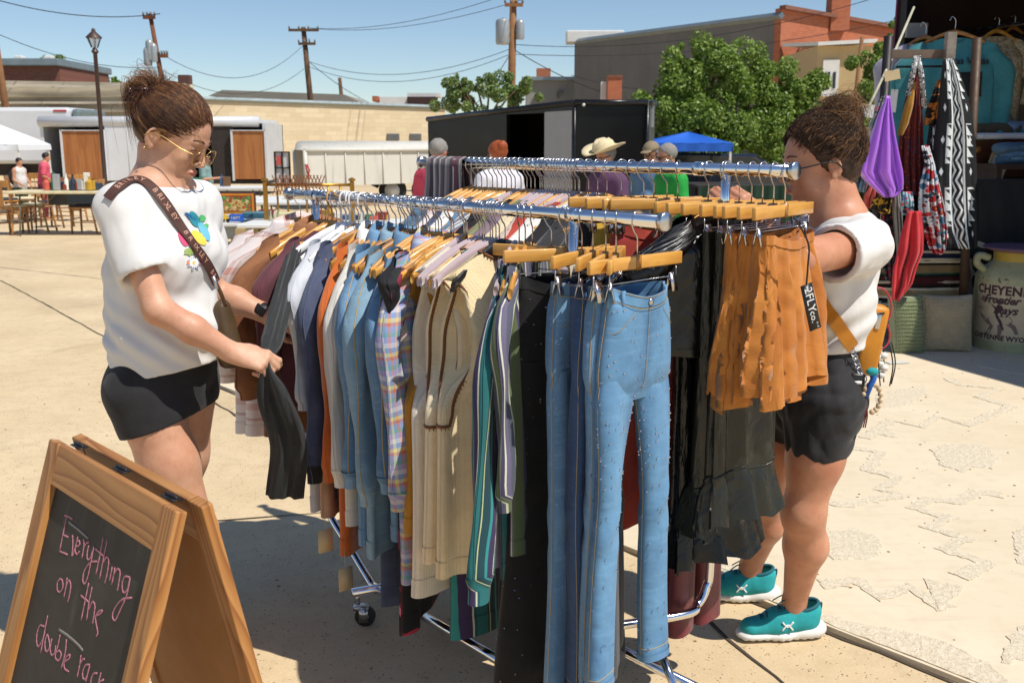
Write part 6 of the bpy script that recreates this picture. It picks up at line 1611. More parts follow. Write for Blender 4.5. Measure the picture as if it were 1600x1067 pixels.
G().box(((c1[0]+c2[0])/2, (c1[1]+c2[1])/2 - .12, (Zt(13, 45)+z2_)/2 + .02), (d2_.length, .35, .16), Matrix.Rotation(a2, 3, 'Z') @ Matrix.Rotation(math.atan2(z2_ - Zt(13, 45), d2_.length)*-1, 3, 'Y')).build("cornice", REDD, gb, smooth=False)
f_ = .19; wc = Vector((c1[0]+d2_.x*f_, c1[1]+d2_.y*f_, 0)); rt = Vector((math.cos(a2), math.sin(a2), 0)); nf = Vector((rt.y, -rt.x, 0))
zt = Zt(75, 46); zb_ = Zt(114, 46); hw = .42
pts = [wc - rt*hw + Vector((0, 0, zb_)), wc + rt*hw + Vector((0, 0, zb_))] + [wc + rt*hw*math.cos(a) + Vector((0, 0, zt - hw + hw*math.sin(a))) for a in np.linspace(0, np.pi, 9)]
wn = G().poly([p + nf*.04 for p in pts], .05, nf).build("window", mat("boarded_window", hx('8a5a3c'), .7), gb, smooth=False)
g = G(); g.tube([wc + rt*(hw+.10)*math.cos(a) + Vector((0, 0, zt - hw + (hw+.10)*math.sin(a))) + nf*.08 for a in np.linspace(0, np.pi, 12)], .09, 4); g.build("arch", REDD, wn)
for k in (-1, 0, 1): G().box(wc + rt*k*.28 + nf*.10 + Vector((0, 0, (zb_+zt)/2 - .1)), (.03, .03, zt - zb_ - .3), a2).build("muntin", REDD, wn, smooth=False)
gf = empty("low_grey_building", (0, 0, 0), 0, "low light grey building with drainpipe and red brick chimney left of the grey hall", "building")
G().box(((X(822, 64)+X(900, 64))/2, 66, Zt(126, 64)/2), (X(900, 64)-X(822, 64), 4, Zt(126, 64))).build("wall", GREYL, gf, smooth=False)
G().box(((X(820, 64)+X(894, 64))/2, 65.9, Zt(126, 64)+.1), (X(894, 64)-X(820, 64)+.4, 4.3, .22)).build("coping", CAP, gf, smooth=False)
G().box((X(850, 65), 67, Zt(122, 65)), (.9, .9, 1.4)).build("chimney", REDB, gf, smooth=False)
G().tube(bez([(X(871, 63.6), 63.8, Zt(154, 64)), (X(871, 63.6), 63.8, Zt(146, 64)), (X(874, 63.6), 63.8, Zt(144, 64)), (X(880, 63.6), 63.8, Zt(144, 64))], 4), .08, 6).build("drainpipe", GREY, gf)
ck = empty("chimney_stack", (0, 0, 0), 0, "square red brick chimney stack just above the black trailer's roof", "chimney")
G().box((X(958, 50), 50, (Zt(121, 50)+Zt(156, 50))/2 - 1.0), (X(968.5, 50)-X(947, 50), .7, Zt(121, 50)-Zt(156, 50)+2)).build("shaft", REDB, ck, smooth=False)
G().box((X(958, 50), 50, Zt(120.5, 50)), (X(969.5, 50)-X(946, 50), .8, .12)).build("crown", REDD, ck, smooth=False)
G().box((X(943, 50), 50.6, Zt(142, 50)), (.25, .3, .9)).build("white_flue", WHITE, ck, smooth=False)
bh = empty("beige_house", (0, 0, 0), 0, "beige house with pale roof and white door with two slim windows, beside the brick hall", "house")
Yb = 40.0
G().box(((X(1269, Yb)+X(1400, Yb))/2, Yb+3, Zt(72, Yb)/2), (X(1400, Yb)-X(1269, Yb), 6, Zt(72, Yb))).build("wall", BEI, bh, smooth=False)
G().poly([(X(1266, Yb), Yb-.3, Zt(73, Yb)), (X(1356, Yb), Yb-.3, Zt(68, Yb)), (X(1356, Yb), Yb+5, Zt(60, Yb)), (X(1266, Yb), Yb+5, Zt(54, Yb))], .14, (0, 0, 1)).build("roof", WHITE, bh, smooth=False)
G().box(((X(1278, Yb)+X(1303, Yb))/2, Yb-.05, (Zt(94, Yb)+Zt(151, Yb))/2), (X(1303, Yb)-X(1278, Yb), .1, Zt(94, Yb)-Zt(151, Yb))).build("door", WHITE, bh, smooth=False)
for px in (1287, 1296): G().box((X(px, Yb), Yb-.12, Zt(126, Yb)), (.11, .04, .62)).build("door_glass", DARKG, bh, smooth=False, bevel=.03)
# ---- timber poles, wires, street lamp
PW = mat("pole_timber", hx('5e4630'), .9, 0, .3, 3, .5, 40); PWR = mat("pole_timber_red", hx('6e4228'), .9, 0, .25, 3, .5, 40); PWO = mat("pole_timber_orange", hx('8a6240'), .9, 0, .25, 3, .5, 40); INS = mat("transformer_grey", hx('9aa0a2'), .4, .2, .1); CERA = mat("insulator", hx('6a6a66'), .3)
def pole(Y, bx, tx, ty, by, m, lb, r=.15, arms=(), cans=(), group=None):
 b0 = Vector((X(bx, Y), Y, 0)); tp = Vector((X(tx, Y), Y, Zt(ty, Y)))
 r_ = empty("utility_pole", b0, 0, lb, "utility pole", "timber utility poles along the back street"); bot = atY(bx, by, Y); ax = (tp - bot).normalized(); lo = bot - ax*(bot.z/ax.z)
 r_.location = lo
 G().tube([lo - lo, tp - lo], [r*1.15, r*.8], 12).build("post", m, r_)
 at_ = lambda py: bot + (tp - bot)*((py - by)/(ty - by)) - lo
 for py, x0, x1 in arms:
  p = at_(py); w0 = (x0 - tx)/F*Y/1.02; w1 = (x1 - tx)/F*Y/1.02
  ar = G().box(p + Vector(((w0+w1)/2, -r, 0)), (w1-w0, .12, .14), 0).build("crossarm", m, r_, smooth=False)
  for k in np.linspace(w0*.95, w1*.95, 4): G().tube([p + Vector((k, -r, .07)), p + Vector((k, -r, .22))], .045, 8).build("insulator", CERA, ar)
 for py, dx, h, rad in cans:
  p = at_(py) + Vector((dx/F*Y, -.1, 0)); G().lathe([(rad*.9, -h/2), (rad, -h/2+.08), (rad, h/2-.1), (rad*.85, h/2), (.05, h/2+.08)], p, 16).build("transformer", INS, r_, auto=40)
  G().box(p + Vector((-dx/F*Y/2, 0, 0)), (abs(dx)/F*Y, .06, .1)).build("bracket", CERA, r_, smooth=False)
 return r_
pole(38, 2, 1, -60, 125, PWO, "timber pole at the photo's left edge with one grey transformer", .13, (), ((34, 4, .55, .13),))
pole(44, 254, 248, 22, 130, PWR, "timber pole with three grey transformers behind the left woman's head", .11, ((28, 238, 256), (88, 252, 265)), ((80, -9, .8, .17), (90, -14, .7, .17), (84, -4, .7, .16)))
pole(58, 485, 481, 43, 155, PW, "slim dark timber pole with two crossarms above the tan wall", .17, ((48, 459, 505), (69, 472, 498)))
pole(74, 534, 534, 122, 156, PW, "short distant pole stub with a lamp arm, right of the double crossarm pole", .16)
pole(44, 799, 803, -50, 150, PWO, "timber pole with transformers on both sides left of the tall grey hall", .17, ((8, 790, 818),), ((50, -15, 1.0, .30), (47, 11, .75, .18), (62, -22, .2, .1)))
pole(30, 1333, 1336, 58, 190, PWO, "bare orange timber post among the trees beside the beige house", .07)
WIRE = mat("black_cable", (.02, .02, .022), .5)
def wire(p0, p1, sag, Y0, Y1, lb, r=.013):
 a = atY(p0[0], p0[1], Y0); b_ = atY(p1[0], p1[1], Y1); pts = []
 for t in np.linspace(0, 1, 18): p = a.lerp(b_, t); p.z -= sag*4*t*(1-t); pts.append(p - a)
 o = G().tube(pts, r, 4).build("power_line", WIRE); o.location = a; tag(o, lb, "power line", "power lines across the sky")
wire((481, 44), (1080, -140), 1.2, 58, 36, "upper cable rising from the double crossarm pole toward the top edge")
wire((497, 46), (1000, -70), .9, 58, 40, "second cable rising right from the double crossarm pole")
wire((481, 96), (800, 76), .9, 58, 44, "middle cable slung between the double crossarm pole and the transformer pole")
wire((481, 104), (800, 84), 1.0, 58, 44, "lower cable slung between the double crossarm pole and the transformer pole")
wire((254, 86), (484, 60), 1.5, 44, 58, "cable sagging from the three transformer pole to the double crossarm pole")
wire((254, 110), (484, 100), 1.3, 44, 58, "lowest cable between the three transformer pole and the double crossarm pole")
wire((0, 55), (252, 105), .4, 38, 44, "thin cable from the left edge pole down to the three transformer pole")
wire((-40, -10), (250, 22), .4, 38, 44, "cable at the top left running to the top of the three transformer pole", .018)
wire((484, 98), (600, 170), .3, 58, 70, "service cable dropping from the double crossarm pole behind the white roofs", .02)
wire((803, 70), (1420, -20), .8, 44, 40, "long cable crossing in front of the grey hall toward the top right")
wire((803, 85), (1600, -20), .9, 44, 42, "second long cable crossing above the brick front")
wire((803, 78), (960, 150), .2, 44, 52, "service cable from the transformer pole down to the brick chimney", .02)
wire((800, 80), (740, 168), .1, 44, 48, "guy cable slanting left from the transformer pole", .02)
wire((893, 118), (1000, 140), .1, 60, 50, "short cable along the foot of the grey hall", .02)
lp = atY(157, 190, 26); lt = atY(155, 50, 26)
lm = empty("street_lamp", (lp.x, 26, 0), 0, "old fashioned glass lantern street lamp with a slim brown post", "street lamp")
LM = mat("lamp_bronze", hx('4a3a34'), .5, .3, .1); z1 = Zt(75, 26)
G().lathe([(.10, 0), (.10, .3), (.055, .5), (.05, z1-.15), (.09, z1-.1), (.04, z1)], (0, 0, 0), 14).build("post", LM, lm, auto=40)
zt0, zt1 = z1, Zt(60, 26)
g = G()
for k in range(6):
 a = k*math.pi/3; g.tube([(.08*math.cos(a), .08*math.sin(a), zt0), (.17*math.cos(a), .17*math.sin(a), zt1)], .012, 5)
g.build("lantern_frame", LM, lm)
lg = NB("lantern_glass"); lg = lg.set((.85, .88, .88), .1, 0, None, Alpha=.45)
G().lathe([(.07, zt0+.01), (.155, zt1)], (0, 0, 0), 6).build("lantern_glass", lg, lm, smooth=False)
G().lathe([(.20, zt1), (.19, zt1+.03), (.07, zt1+.14), (.05, zt1+.16), (.05, zt1+.20), (.02, zt1+.24)], (0, 0, 0), 12).build("lantern_cap", LM, lm, auto=40)
# ---- trees: trunk, limbs and leaf clumps
def leafmat(name, a, b_, c):
 b = NB(name); o = b.nt.nodes.new("ShaderNodeNewGeometry"); r = o.outputs['Random Per Island']; base = b.ramp(r, [(0, hx(a)), (.5, hx(b_)), (1, hx(c))])
 n = b.noise(b.ob(), .8, 3); base = b.mix(b.m('MULTIPLY', b.rng(n, .4, .7), .4, clamp=True), base, hx(b_))
 tr = b.nt.nodes.new("ShaderNodeBsdfTranslucent"); b.l(base, tr.inputs[0]); mx = b.nt.nodes.new("ShaderNodeMixShader"); mx.inputs[0].default_value = .3
 b.set(base, .5, 0); b.l(b.b.outputs[0], mx.inputs[1]); b.l(tr.outputs[0], mx.inputs[2]); b.l(mx.outputs[0], b.out.inputs[0]); return b.mat
LF = leafmat("maple_leaves", '526e24', '76923a', '9cb054'); LF2 = leafmat("shrub_leaves", '56703a', '7c9450', 'a4b270'); BARK = mat("bark", hx('5a4632'), .95, 0, .3, 4, .6, 20)
def tree(base, blobs, lb, m, leaf=.16, dens=260, seed=1, trunk=.16, group=None, cat="tree"):
 """blobs: list of (offset from base, radius) foliage masses"""
 rs = np.random.default_rng(seed); root = empty("tree", base, 0, lb, cat, group)
 cz = np.mean([b[0][2] for b in blobs]); g = G(); top = Vector((0, 0, cz*.75))
 g.tube(bez([(0, 0, 0), (.05, 0, cz*.3), (-.04, 0, cz*.55), tuple(top)], 4), np.linspace(trunk, trunk*.55, 13), 10); g.build("trunk", BARK, root)
 g = G()
 for c_, r_ in blobs: g.tube(bez([tuple(top*.8), tuple((top*.5 + Vector(c_)*.5) + Vector((0, 0, -.1))), c_], 4), np.linspace(trunk*.5, .02, 9), 6)
 g.build("limbs", BARK, root, kind="stuff")
 Vs = []; dens *= 3.4; leaf *= .72
 blobs = [(c_, r_*1.1) for c_, r_ in blobs]
 for c_, r_ in blobs:
  rr = np.ones(3)*r_; n = int(dens*rr.mean()**2*4)
  nc = max(6, int(14*rr.mean()**1.2)); cd = rs.normal(size=(nc, 3)); cd /= np.linalg.norm(cd, axis=1)[:, None]; cc_ = np.array(c_) + cd*rr*rs.uniform(.45, 1.0, (nc, 1)); cr = rr.mean()*rs.uniform(.22, .42, nc)
  k = rs.integers(0, nc, n); d_ = rs.normal(size=(n, 3)); d_ /= np.linalg.norm(d_, axis=1)[:, None]
  P = cc_[k] + d_*(cr[k]*rs.uniform(.5, 1.08, n)**.6)[:, None]
  nrm = d_*.6 + rs.normal(size=(n, 3))*.6 + np.array((0, 0, .35)); nrm /= np.linalg.norm(nrm, axis=1)[:, None]
  u = np.cross(nrm, rs.normal(size=(n, 3))); u /= np.linalg.norm(u, axis=1)[:, None]; v = np.cross(nrm, u); s_ = leaf*rs.uniform(.55, 1.2, n)[:, None]
  Q = np.stack([P - u*s_*.5, P + v*s_*.28 + nrm*s_*.08, P + u*s_*.5, P - v*s_*.28 + nrm*s_*.08], 1); Vs.append(Q.reshape(-1, 3))
 V = np.vstack(Vs); nf = len(V)//4; me = bpy.data.meshes.new("crown"); me.vertices.add(len(V)); me.vertices.foreach_set("co", V.ravel()); me.loops.add(len(V)); me.loops.foreach_set("vertex_index", np.arange(len(V), dtype=np.int32))
 me.polygons.add(nf); me.polygons.foreach_set("loop_start", np.arange(0, len(V), 4, dtype=np.int32)); me.polygons.foreach_set("loop_total", np.full(nf, 4, np.int32)); me.materials.append(m); me.update(calc_edges=True)
 o = bpy.data.objects.new("crown", me); C.objects.link(o); o.parent = root; o["kind"] = "stuff"; return root
def pblobs(Y, base, L):
 return [((X(px, Y+dy) - base[0], Y + dy - base[1], Zt(py, Y+dy)), r) for px, py, r, dy in L]
b_ = (X(1090, 27), 27, 0)
tree(b_, pblobs(27, b_, [(1095, 103, .7, 0), (1050, 130, .7, 0), (1130, 115, .8, .5), (1020, 150, .6, -.3), (1075, 165, 1.0, 0), (1140, 175, .95, .3), (1030, 205, .8, 0), (1100, 225, 1.0, -.4), (1160, 215, .8, 0), (1070, 92, .4, 0), (1120, 88, .4, .3)]), "large round green maple right of the black trailer, behind the blue canopy", LF, .17, 330, 3, .2)
b_ = (X(1210, 28), 28, 0)
tree(b_, pblobs(28, b_, [(1175, 118, .6, 0), (1215, 130, .75, 0), (1250, 145, .6, 0), (1190, 175, .9, .3), (1245, 190, .9, 0), (1210, 220, .9, -.3), (1270, 215, .6, 0), (1265, 170, .5, 0)]), "green maple between the large maple and the curly haired woman", LF, .17, 330, 4, .18)
b_ = (X(1362, 22), 22, 0)
tree(b_, pblobs(22, b_, [(1370, 95, .45, 0), (1350, 120, .5, 0), (1375, 140, .5, 0), (1340, 150, .45, 0), (1330, 175, .5, 0), (1365, 175, .5, 0), (1385, 72, .28, 0), (1390, 30, .25, 0), (1392, 100, .4, 0), (1310, 195, .45, 0), (1345, 205, .5, 0)]), "bright green tree in front of the beige house beside the dark stall trailer", LF, .13, 420, 5, .1)
b_ = (X(760, 33), 33, 0)
tree(b_, pblobs(33, b_, [(700, 150, .55, 0), (740, 155, .6, 0), (785, 150, .6, 0), (820, 155, .55, 0), (715, 140, .4, 0), (765, 140, .4, 0), (805, 142, .4, 0), (712, 124, .16, 0), (745, 133, .25, 0)]), "dusty green shrubby tree behind the black trailer's left half", LF2, .16, 330, 6, .12)
for px, py, r, lb in ((100, 105, .9, "small green treetop behind the red brick upper storey"), (180, 128, .5, "tiny treetop showing over the roof left of the street lamp"), (198, 129, .4, "second tiny treetop right of the street lamp")):
 b_ = (X(px, 62), 62, 0); tree(b_, pblobs(62, b_, [(px-8, py, r*.8, 0), (px+8, py+5, r*.8, 0), (px, py+14, r, 0)]), lb, LF, .3, 90, int(px), .15, "small treetops behind the left roofs")
eb = empty("long_shed", (0, 0, 0), 0, "long pale block shed continuing the street left of the photographed lot", "building")
G().box((-46, 44, 2.0), (28, 10, 4.0)).build("wall", GREYL, eb, smooth=False); G().box((-46, 43.9, 4.1), (28.6, 10.6, .25)).build("roof", CAP, eb, smooth=False)
for k in range(5): G().box((-57 + k*5.2, 38.96, 2.1), (1.6, .1, 1.1)).build("window", DARKG, eb, smooth=False)
# ------------------------------------------------------------------ trailers, canopies, market stalls, people at a distance
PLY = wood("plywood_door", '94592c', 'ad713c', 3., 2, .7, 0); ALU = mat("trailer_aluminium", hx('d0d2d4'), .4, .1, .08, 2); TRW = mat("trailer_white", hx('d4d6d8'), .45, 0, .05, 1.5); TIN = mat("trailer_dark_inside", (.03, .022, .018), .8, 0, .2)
BLK = mat("trailer_black_gloss", (.006, .006, .007), .2, 0, .2, 1, spec=.25); TYRE = mat("tyre", (.02, .02, .02), .8, 0, .2)
def quadbox(name, x0, x1, Y, z0, z1, dep, m, parent, **k):
 return G().box(((x0+x1)/2, Y+dep/2, (z0+z1)/2), (x1-x0, dep, z1-z0)).build(name, m, parent, smooth=False, **k)
def wheel(parent, c, r=.33, wd=.2, ax='Y'):
 g = G(); d_ = Vector((0, wd/2, 0)) if ax == 'Y' else Vector((wd/2, 0, 0)); g.tube([Vector(c)-d_, Vector(c)-d_*.7, Vector(c)+d_*.7, Vector(c)+d_], [r*.93, r, r, r*.93], 24); w_ = g.build("wheel", TYRE, parent)
 g = G(); g.tube([Vector(c)-d_*1.05, Vector(c)+d_*1.02], r*.55, 16); g.build("rim", ALU, w_)
Yt = 31.0; x = lambda p: X(p, Yt); z = lambda p: Zt(p, Yt)
tr = empty("cargo_trailer", (0, 0, 0), 0, "long white cargo trailer with two open plywood lined doors behind the left woman", "trailer")
zb, ztp = .45, z(193)
quadbox("side_panel", x(165), x(296), Yt, zb, ztp, .12, TRW, tr)
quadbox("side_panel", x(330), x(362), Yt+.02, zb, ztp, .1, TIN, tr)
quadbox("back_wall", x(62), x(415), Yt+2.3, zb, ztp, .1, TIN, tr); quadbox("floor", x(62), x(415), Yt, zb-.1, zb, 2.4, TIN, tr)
quadbox("end_wall", x(62), x(62)+.1, Yt+.1, zb, ztp, 2.2, ALU, tr); quadbox("end_wall", x(415)-.1, x(415), Yt+.1, zb, ztp, 2.2, ALU, tr)
G().tube([(x(62), Yt+.1, ztp+.05), (x(405), Yt+.1, ztp+.05)], .16, 12).build("roof_edge", ALU, tr)
quadbox("roof", x(62), x(408), Yt+.1, ztp, ztp+.12, 2.2, TRW, tr)
for a, b_ in ((101, 164), (366, 415)):
 d_ = quadbox("door", x(a), x(b_), Yt-.12, zb+.05, z(205), .06, PLY, tr); quadbox("door_trim", x(a)-.06, x(a), Yt-.16, zb, z(203), .12, ALU, d_); quadbox("door_trim", x(b_), x(b_)+.05, Yt-.16, zb, z(203), .12, ALU, d_); quadbox("door_trim", x(a)-.04, x(b_)+.04, Yt-.16, z(205), z(203.5), .12, ALU, d_)
for q in (200, 230, 262): G().tube([(x(q), Yt-.01, zb), (x(q), Yt-.01, ztp)], .008, 4).build("panel_seam", ALU, tr)
wheel(tr, (x(240), Yt+.2, .33)); wheel(tr, (x(256), Yt+.2, .33))
tk = empty("box_truck", (0, 0, 0), 0, "white box truck body with rounded corner and small red marking at the far left", "truck"); Yk = 34.
quadbox("box", X(-80, Yk), X(112, Yk), Yk, .9, Zt(168, Yk), 2.4, TRW, tk, bevel=.12); quadbox("corner_post", X(113, Yk), X(127, Yk), Yk+.1, .9, Zt(170, Yk), 2.2, mat("corner_grey", hx('7c8a88'), .4, .3), tk, bevel=.1)
quadbox("red_marking", X(88, Yk), X(108, Yk), Yk-.02, Zt(175, Yk), Zt(172, Yk), .03, mat("red_decal", hx('b02a2a'), .5), tk)
wheel(tk, (X(20, Yk), Yk+.2, .45)); wheel(tk, (X(95, Yk), Yk+.2, .45))
quadbox("chassis", X(-80, Yk), X(120, Yk), Yk+.3, .5, .9, 1.8, TIN, tk)
def rust_mat():
 b = NB("weathered_white_trailer"); o = b.ob(); n = b.noise(b.scale(o, (2.2, 2.2, .35)), 2, 5, .65); base = b.mix(b.m('MULTIPLY', b.rng(n, .56, .8), .7, clamp=True), hx('d2cfc4'), hx('8d8a7e'))
 n2 = b.noise(b.scale(o, (5, 5, .9)), 2, 5, .7); base = b.mix(b.m('GREATER_THAN', n2, .70), base, hx('8a6a4a')); n3 = b.noise(o, 1.2, 5, .6); base = b.mix(b.m('MULTIPLY', b.rng(n3, .3, .7), .2), base, hx('b0aca0')); return b.set(base, .6, 0)
RW_ = rust_mat()
st_ = empty("stock_trailer", (0, 0, 0), 0, "old rust streaked white trailer with its slatted rear gate open, left of the black trailer", "trailer")
Ys = 24.0; xs = lambda p, y=Ys: X(p, y); zs_ = lambda p, y=Ys: Zt(p, y)
zt_ = zs_(235); zb2 = .55
L0 = Vector((xs(476), Ys, 0)); L1 = Vector((X(705, 27.5), 27.5, 0)); B0 = Vector((xs(437), Ys+1.6, 0)); dsi = (L1-L0);
g = G(); wall_uv(g, L0, L1, zb2, zt_); wall_uv(g, L1, L1 + (B0-L0), zb2, zt_); wall_uv(g, L1+(B0-L0), B0, zb2, zt_); g.build("side_panel", RW_, st_, smooth=False).modifiers.new("t", 'SOLIDIFY').thickness = .05
ra = [L0 + Vector((0, 0, zt_)), L1 + Vector((0, 0, zt_)), L1 + (B0-L0) + Vector((0, 0, zt_)), B0 + Vector((0, 0, zt_))]
g = G(); V = []
for i, t in enumerate(np.linspace(0, 1, 9)):
 o_ = (B0-L0)*t + Vector((0, 0, .22*math.sin(t*math.pi)**.5 if 0 < t < 1 else 0)); V += [tuple(L0 + o_ + Vector((0, 0, zt_))), tuple(L1 + o_ + Vector((0, 0, zt_)))]
g.add(V, [(2*i, 2*i+1, 2*i+3, 2*i+2) for i in range(8)] + [tuple(2*i for i in range(9))]); g.build("roof", RW_, st_)
g = G(); g.tube([L0 + Vector((0, 0, zt_)) - Vector((0, .03, 0)), L1 + Vector((0, 0, zt_)) - Vector((0, .03, 0))], .05, 8); g.build("roof_rail", RW_, st_)
side_d = dsi.normalized();
for k in range(1, 8):
 p = L0 + dsi*k/8; G().tube([p + Vector((0, -.035, zb2)), p + Vector((0, -.035, zt_))], .014, 5).build("side_seam", RW_, st_)
for t in (0, 1): G().tube([L0.lerp(B0, t) + Vector((0, -.01, zb2)), L0.lerp(B0, t) + Vector((0, -.01, zt_))], .05, 8).build("rear_post", ALU if t else RW_, st_)
quadbox("interior", 0, .01, 0, 0, .01, .01, TIN, st_)
for k in range(5):
 p = B0 + Vector((.25 + k*.16, 1.0, 0)); G().tube([p + Vector((0, 0, zb2)), p + Vector((0, 0, zt_))], .025, 5).build("inner_rib", ALU, st_)
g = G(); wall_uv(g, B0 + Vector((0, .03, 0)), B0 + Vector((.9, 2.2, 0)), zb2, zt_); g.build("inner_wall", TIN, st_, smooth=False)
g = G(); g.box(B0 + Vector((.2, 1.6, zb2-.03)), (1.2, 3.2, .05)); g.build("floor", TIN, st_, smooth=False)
gt = quadbox("rear_gate", xs(410), xs(434), Ys+1.2, zb2, zs_(238), .05, ALU, st_)
for yy in (238, 264): quadbox("gate_bar", xs(409), xs(435), Ys+1.16, zs_(yy+1.5), zs_(yy-.5), .04, TIN, gt)
for px in (410, 422, 434): quadbox("gate_bar", xs(px)-.02, xs(px)+.02, Ys+1.16, zb2, zs_(238), .04, TIN, gt)
quadbox("red_sticker", xs(413), xs(420), Ys+1.14, zs_(260), zs_(245), .02, mat("red_sticker", hx('c05048'), .6), gt)
RED = mat("red_paint", hx('a82a1c'), .6, 0, .2)
for k, (a, b_) in enumerate((((477, 257), (483, 275)), ((480, 257), (484, 268)), ((483, 268), (482, 280)))):
 p = atY(a[0], a[1], Ys-.05); q = atY(b_[0], b_[1], Ys-.05); G().tube([p, q], .018, 5).build("red_scrape", RED, st_)
fen = L0 + dsi*.80; wheel(st_, (fen.x, fen.y-.15, .36), .36, .22); wheel(st_, (fen.x-.85, fen.y-.15-.1, .36), .36, .22)
G().tube(bez([fen + Vector((-1.35, -.15, .45)), fen + Vector((-1.1, -.15, .78)), fen + Vector((.15, -.15, .82)), fen + Vector((.45, -.15, .5))], 5), .11, 8, flat=.3, up=(0, 1, 0)).build("mudguard", TIN, st_)
G().box(fen + Vector((.62, -.2, .62)), (.16, .12, .5)).build("red_jack_can", RED, st_, bevel=.03)
bk_ = empty("black_trailer", (0, 0, 0), 0, "glossy black enclosed trailer with an open side door and a white inner door leaf", "trailer")
K0 = Vector((X(669, 17.5), 17.5, 0)); K1 = Vector((X(897, 14.3), 14.3, 0)); K2 = Vector((X(1011, 14.3), 14.35, 0)); K3 = Vector((X(1022, 15.4), 15.4, 0))
zk0, zk1, zk2, zk3 = Zt(184, 17.5), Zt(157, 14.3), Zt(157, 14.3), Zt(159, 15.4); zf = .50
dv_ = K1-K0; f0, f1 = (813-669)/(897-669)*1.0 - .045, (862-669)/(897-669)*1.0 - .02; f2 = .985
def bw(name, a, b_, za, zb_, m, z_0=zf, th=.06):
 g = G(); a = Vector(a); b_ = Vector(b_); v = (b_-a).normalized(); n = Vector((-v.y, v.x, 0))*th
 A = [(a.x, a.y, z_0), (b_.x, b_.y, z_0), (b_.x, b_.y, zb_), (a.x, a.y, za)]; B_ = [(p[0]+n.x, p[1]+n.y, p[2]) for p in A]
 g.add(A + B_, [(0, 1, 2, 3), (7, 6, 5, 4), (0, 4, 5, 1), (1, 5, 6, 2), (2, 6, 7, 3), (3, 7, 4, 0)]); return g.build(name, m, bk_, smooth=False)
lz = lambda f: zk0 + (zk1-zk0)*f
bw("side_panel", K0, K0 + dv_*f0, lz(0), lz(f0), BLK); bw("side_header", K0 + dv_*f0, K0 + dv_*f2, lz(f0), lz(f2), BLK, Zt(178, 15.2)); bw("side_post", K0 + dv_*f2, K1, lz(f2), zk1, BLK)
bw("front_panel", K1, K2, zk1, zk2, BLK); bw("corner_panel", K2, K3, zk2, zk3, mat("trailer_corner", (.05, .055, .06), .3, .3, .1))
bw("door_leaf", K0 + dv_*f1 + Vector((0, -.03, 0)), K0 + dv_*f2 + Vector((0, -.03, 0)), Zt(176, 15.0), Zt(174, 14.6), mat("grey_white_panel", hx('9a9a9c'), .5, 0, .04), zf + .05, .04)
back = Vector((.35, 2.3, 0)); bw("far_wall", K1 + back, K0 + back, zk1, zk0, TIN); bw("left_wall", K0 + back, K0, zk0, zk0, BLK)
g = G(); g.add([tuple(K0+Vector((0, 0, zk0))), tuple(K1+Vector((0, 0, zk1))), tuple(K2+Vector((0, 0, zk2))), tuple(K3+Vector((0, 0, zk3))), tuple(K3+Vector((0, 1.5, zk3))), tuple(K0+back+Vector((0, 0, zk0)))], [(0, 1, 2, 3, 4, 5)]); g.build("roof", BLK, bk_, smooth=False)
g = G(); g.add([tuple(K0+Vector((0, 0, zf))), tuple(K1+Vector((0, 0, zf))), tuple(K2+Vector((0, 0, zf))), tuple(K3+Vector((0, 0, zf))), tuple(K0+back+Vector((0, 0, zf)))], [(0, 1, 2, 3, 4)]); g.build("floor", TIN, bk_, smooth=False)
TRM = mat("black_trim", (.02, .021, .024), .3, .5, .1)
for a, b_, za, zb_ in ((K0, K1, zk0, zk1), (K1, K2, zk1, zk2), (K2, K3, zk2, zk3)): G().tube([a + Vector((0, -.03, za-.03)), b_ + Vector((0, -.03, zb_-.03))], .045, 6).build("roof_trim", TRM, bk_)
for p, zz in ((K1, zk1), (K2, zk2)): G().tube([p + Vector((0, -.02, zf)), p + Vector((0, -.02, zz))], .03, 6).build("corner_trim", TRM, bk_)
G().sphere(atY(912, 164, 14.25), .025, 8, 6).build("marker_light", WHITE, bk_)
G().box(atY(1019, 180, 14.95), (.05, .05, .35)).build("side_marker", INS, bk_, smooth=False)
wheel(bk_, (K1.x+.9, 14.45, .36)); wheel(bk_, (K1.x+.2, 14.45, .36))
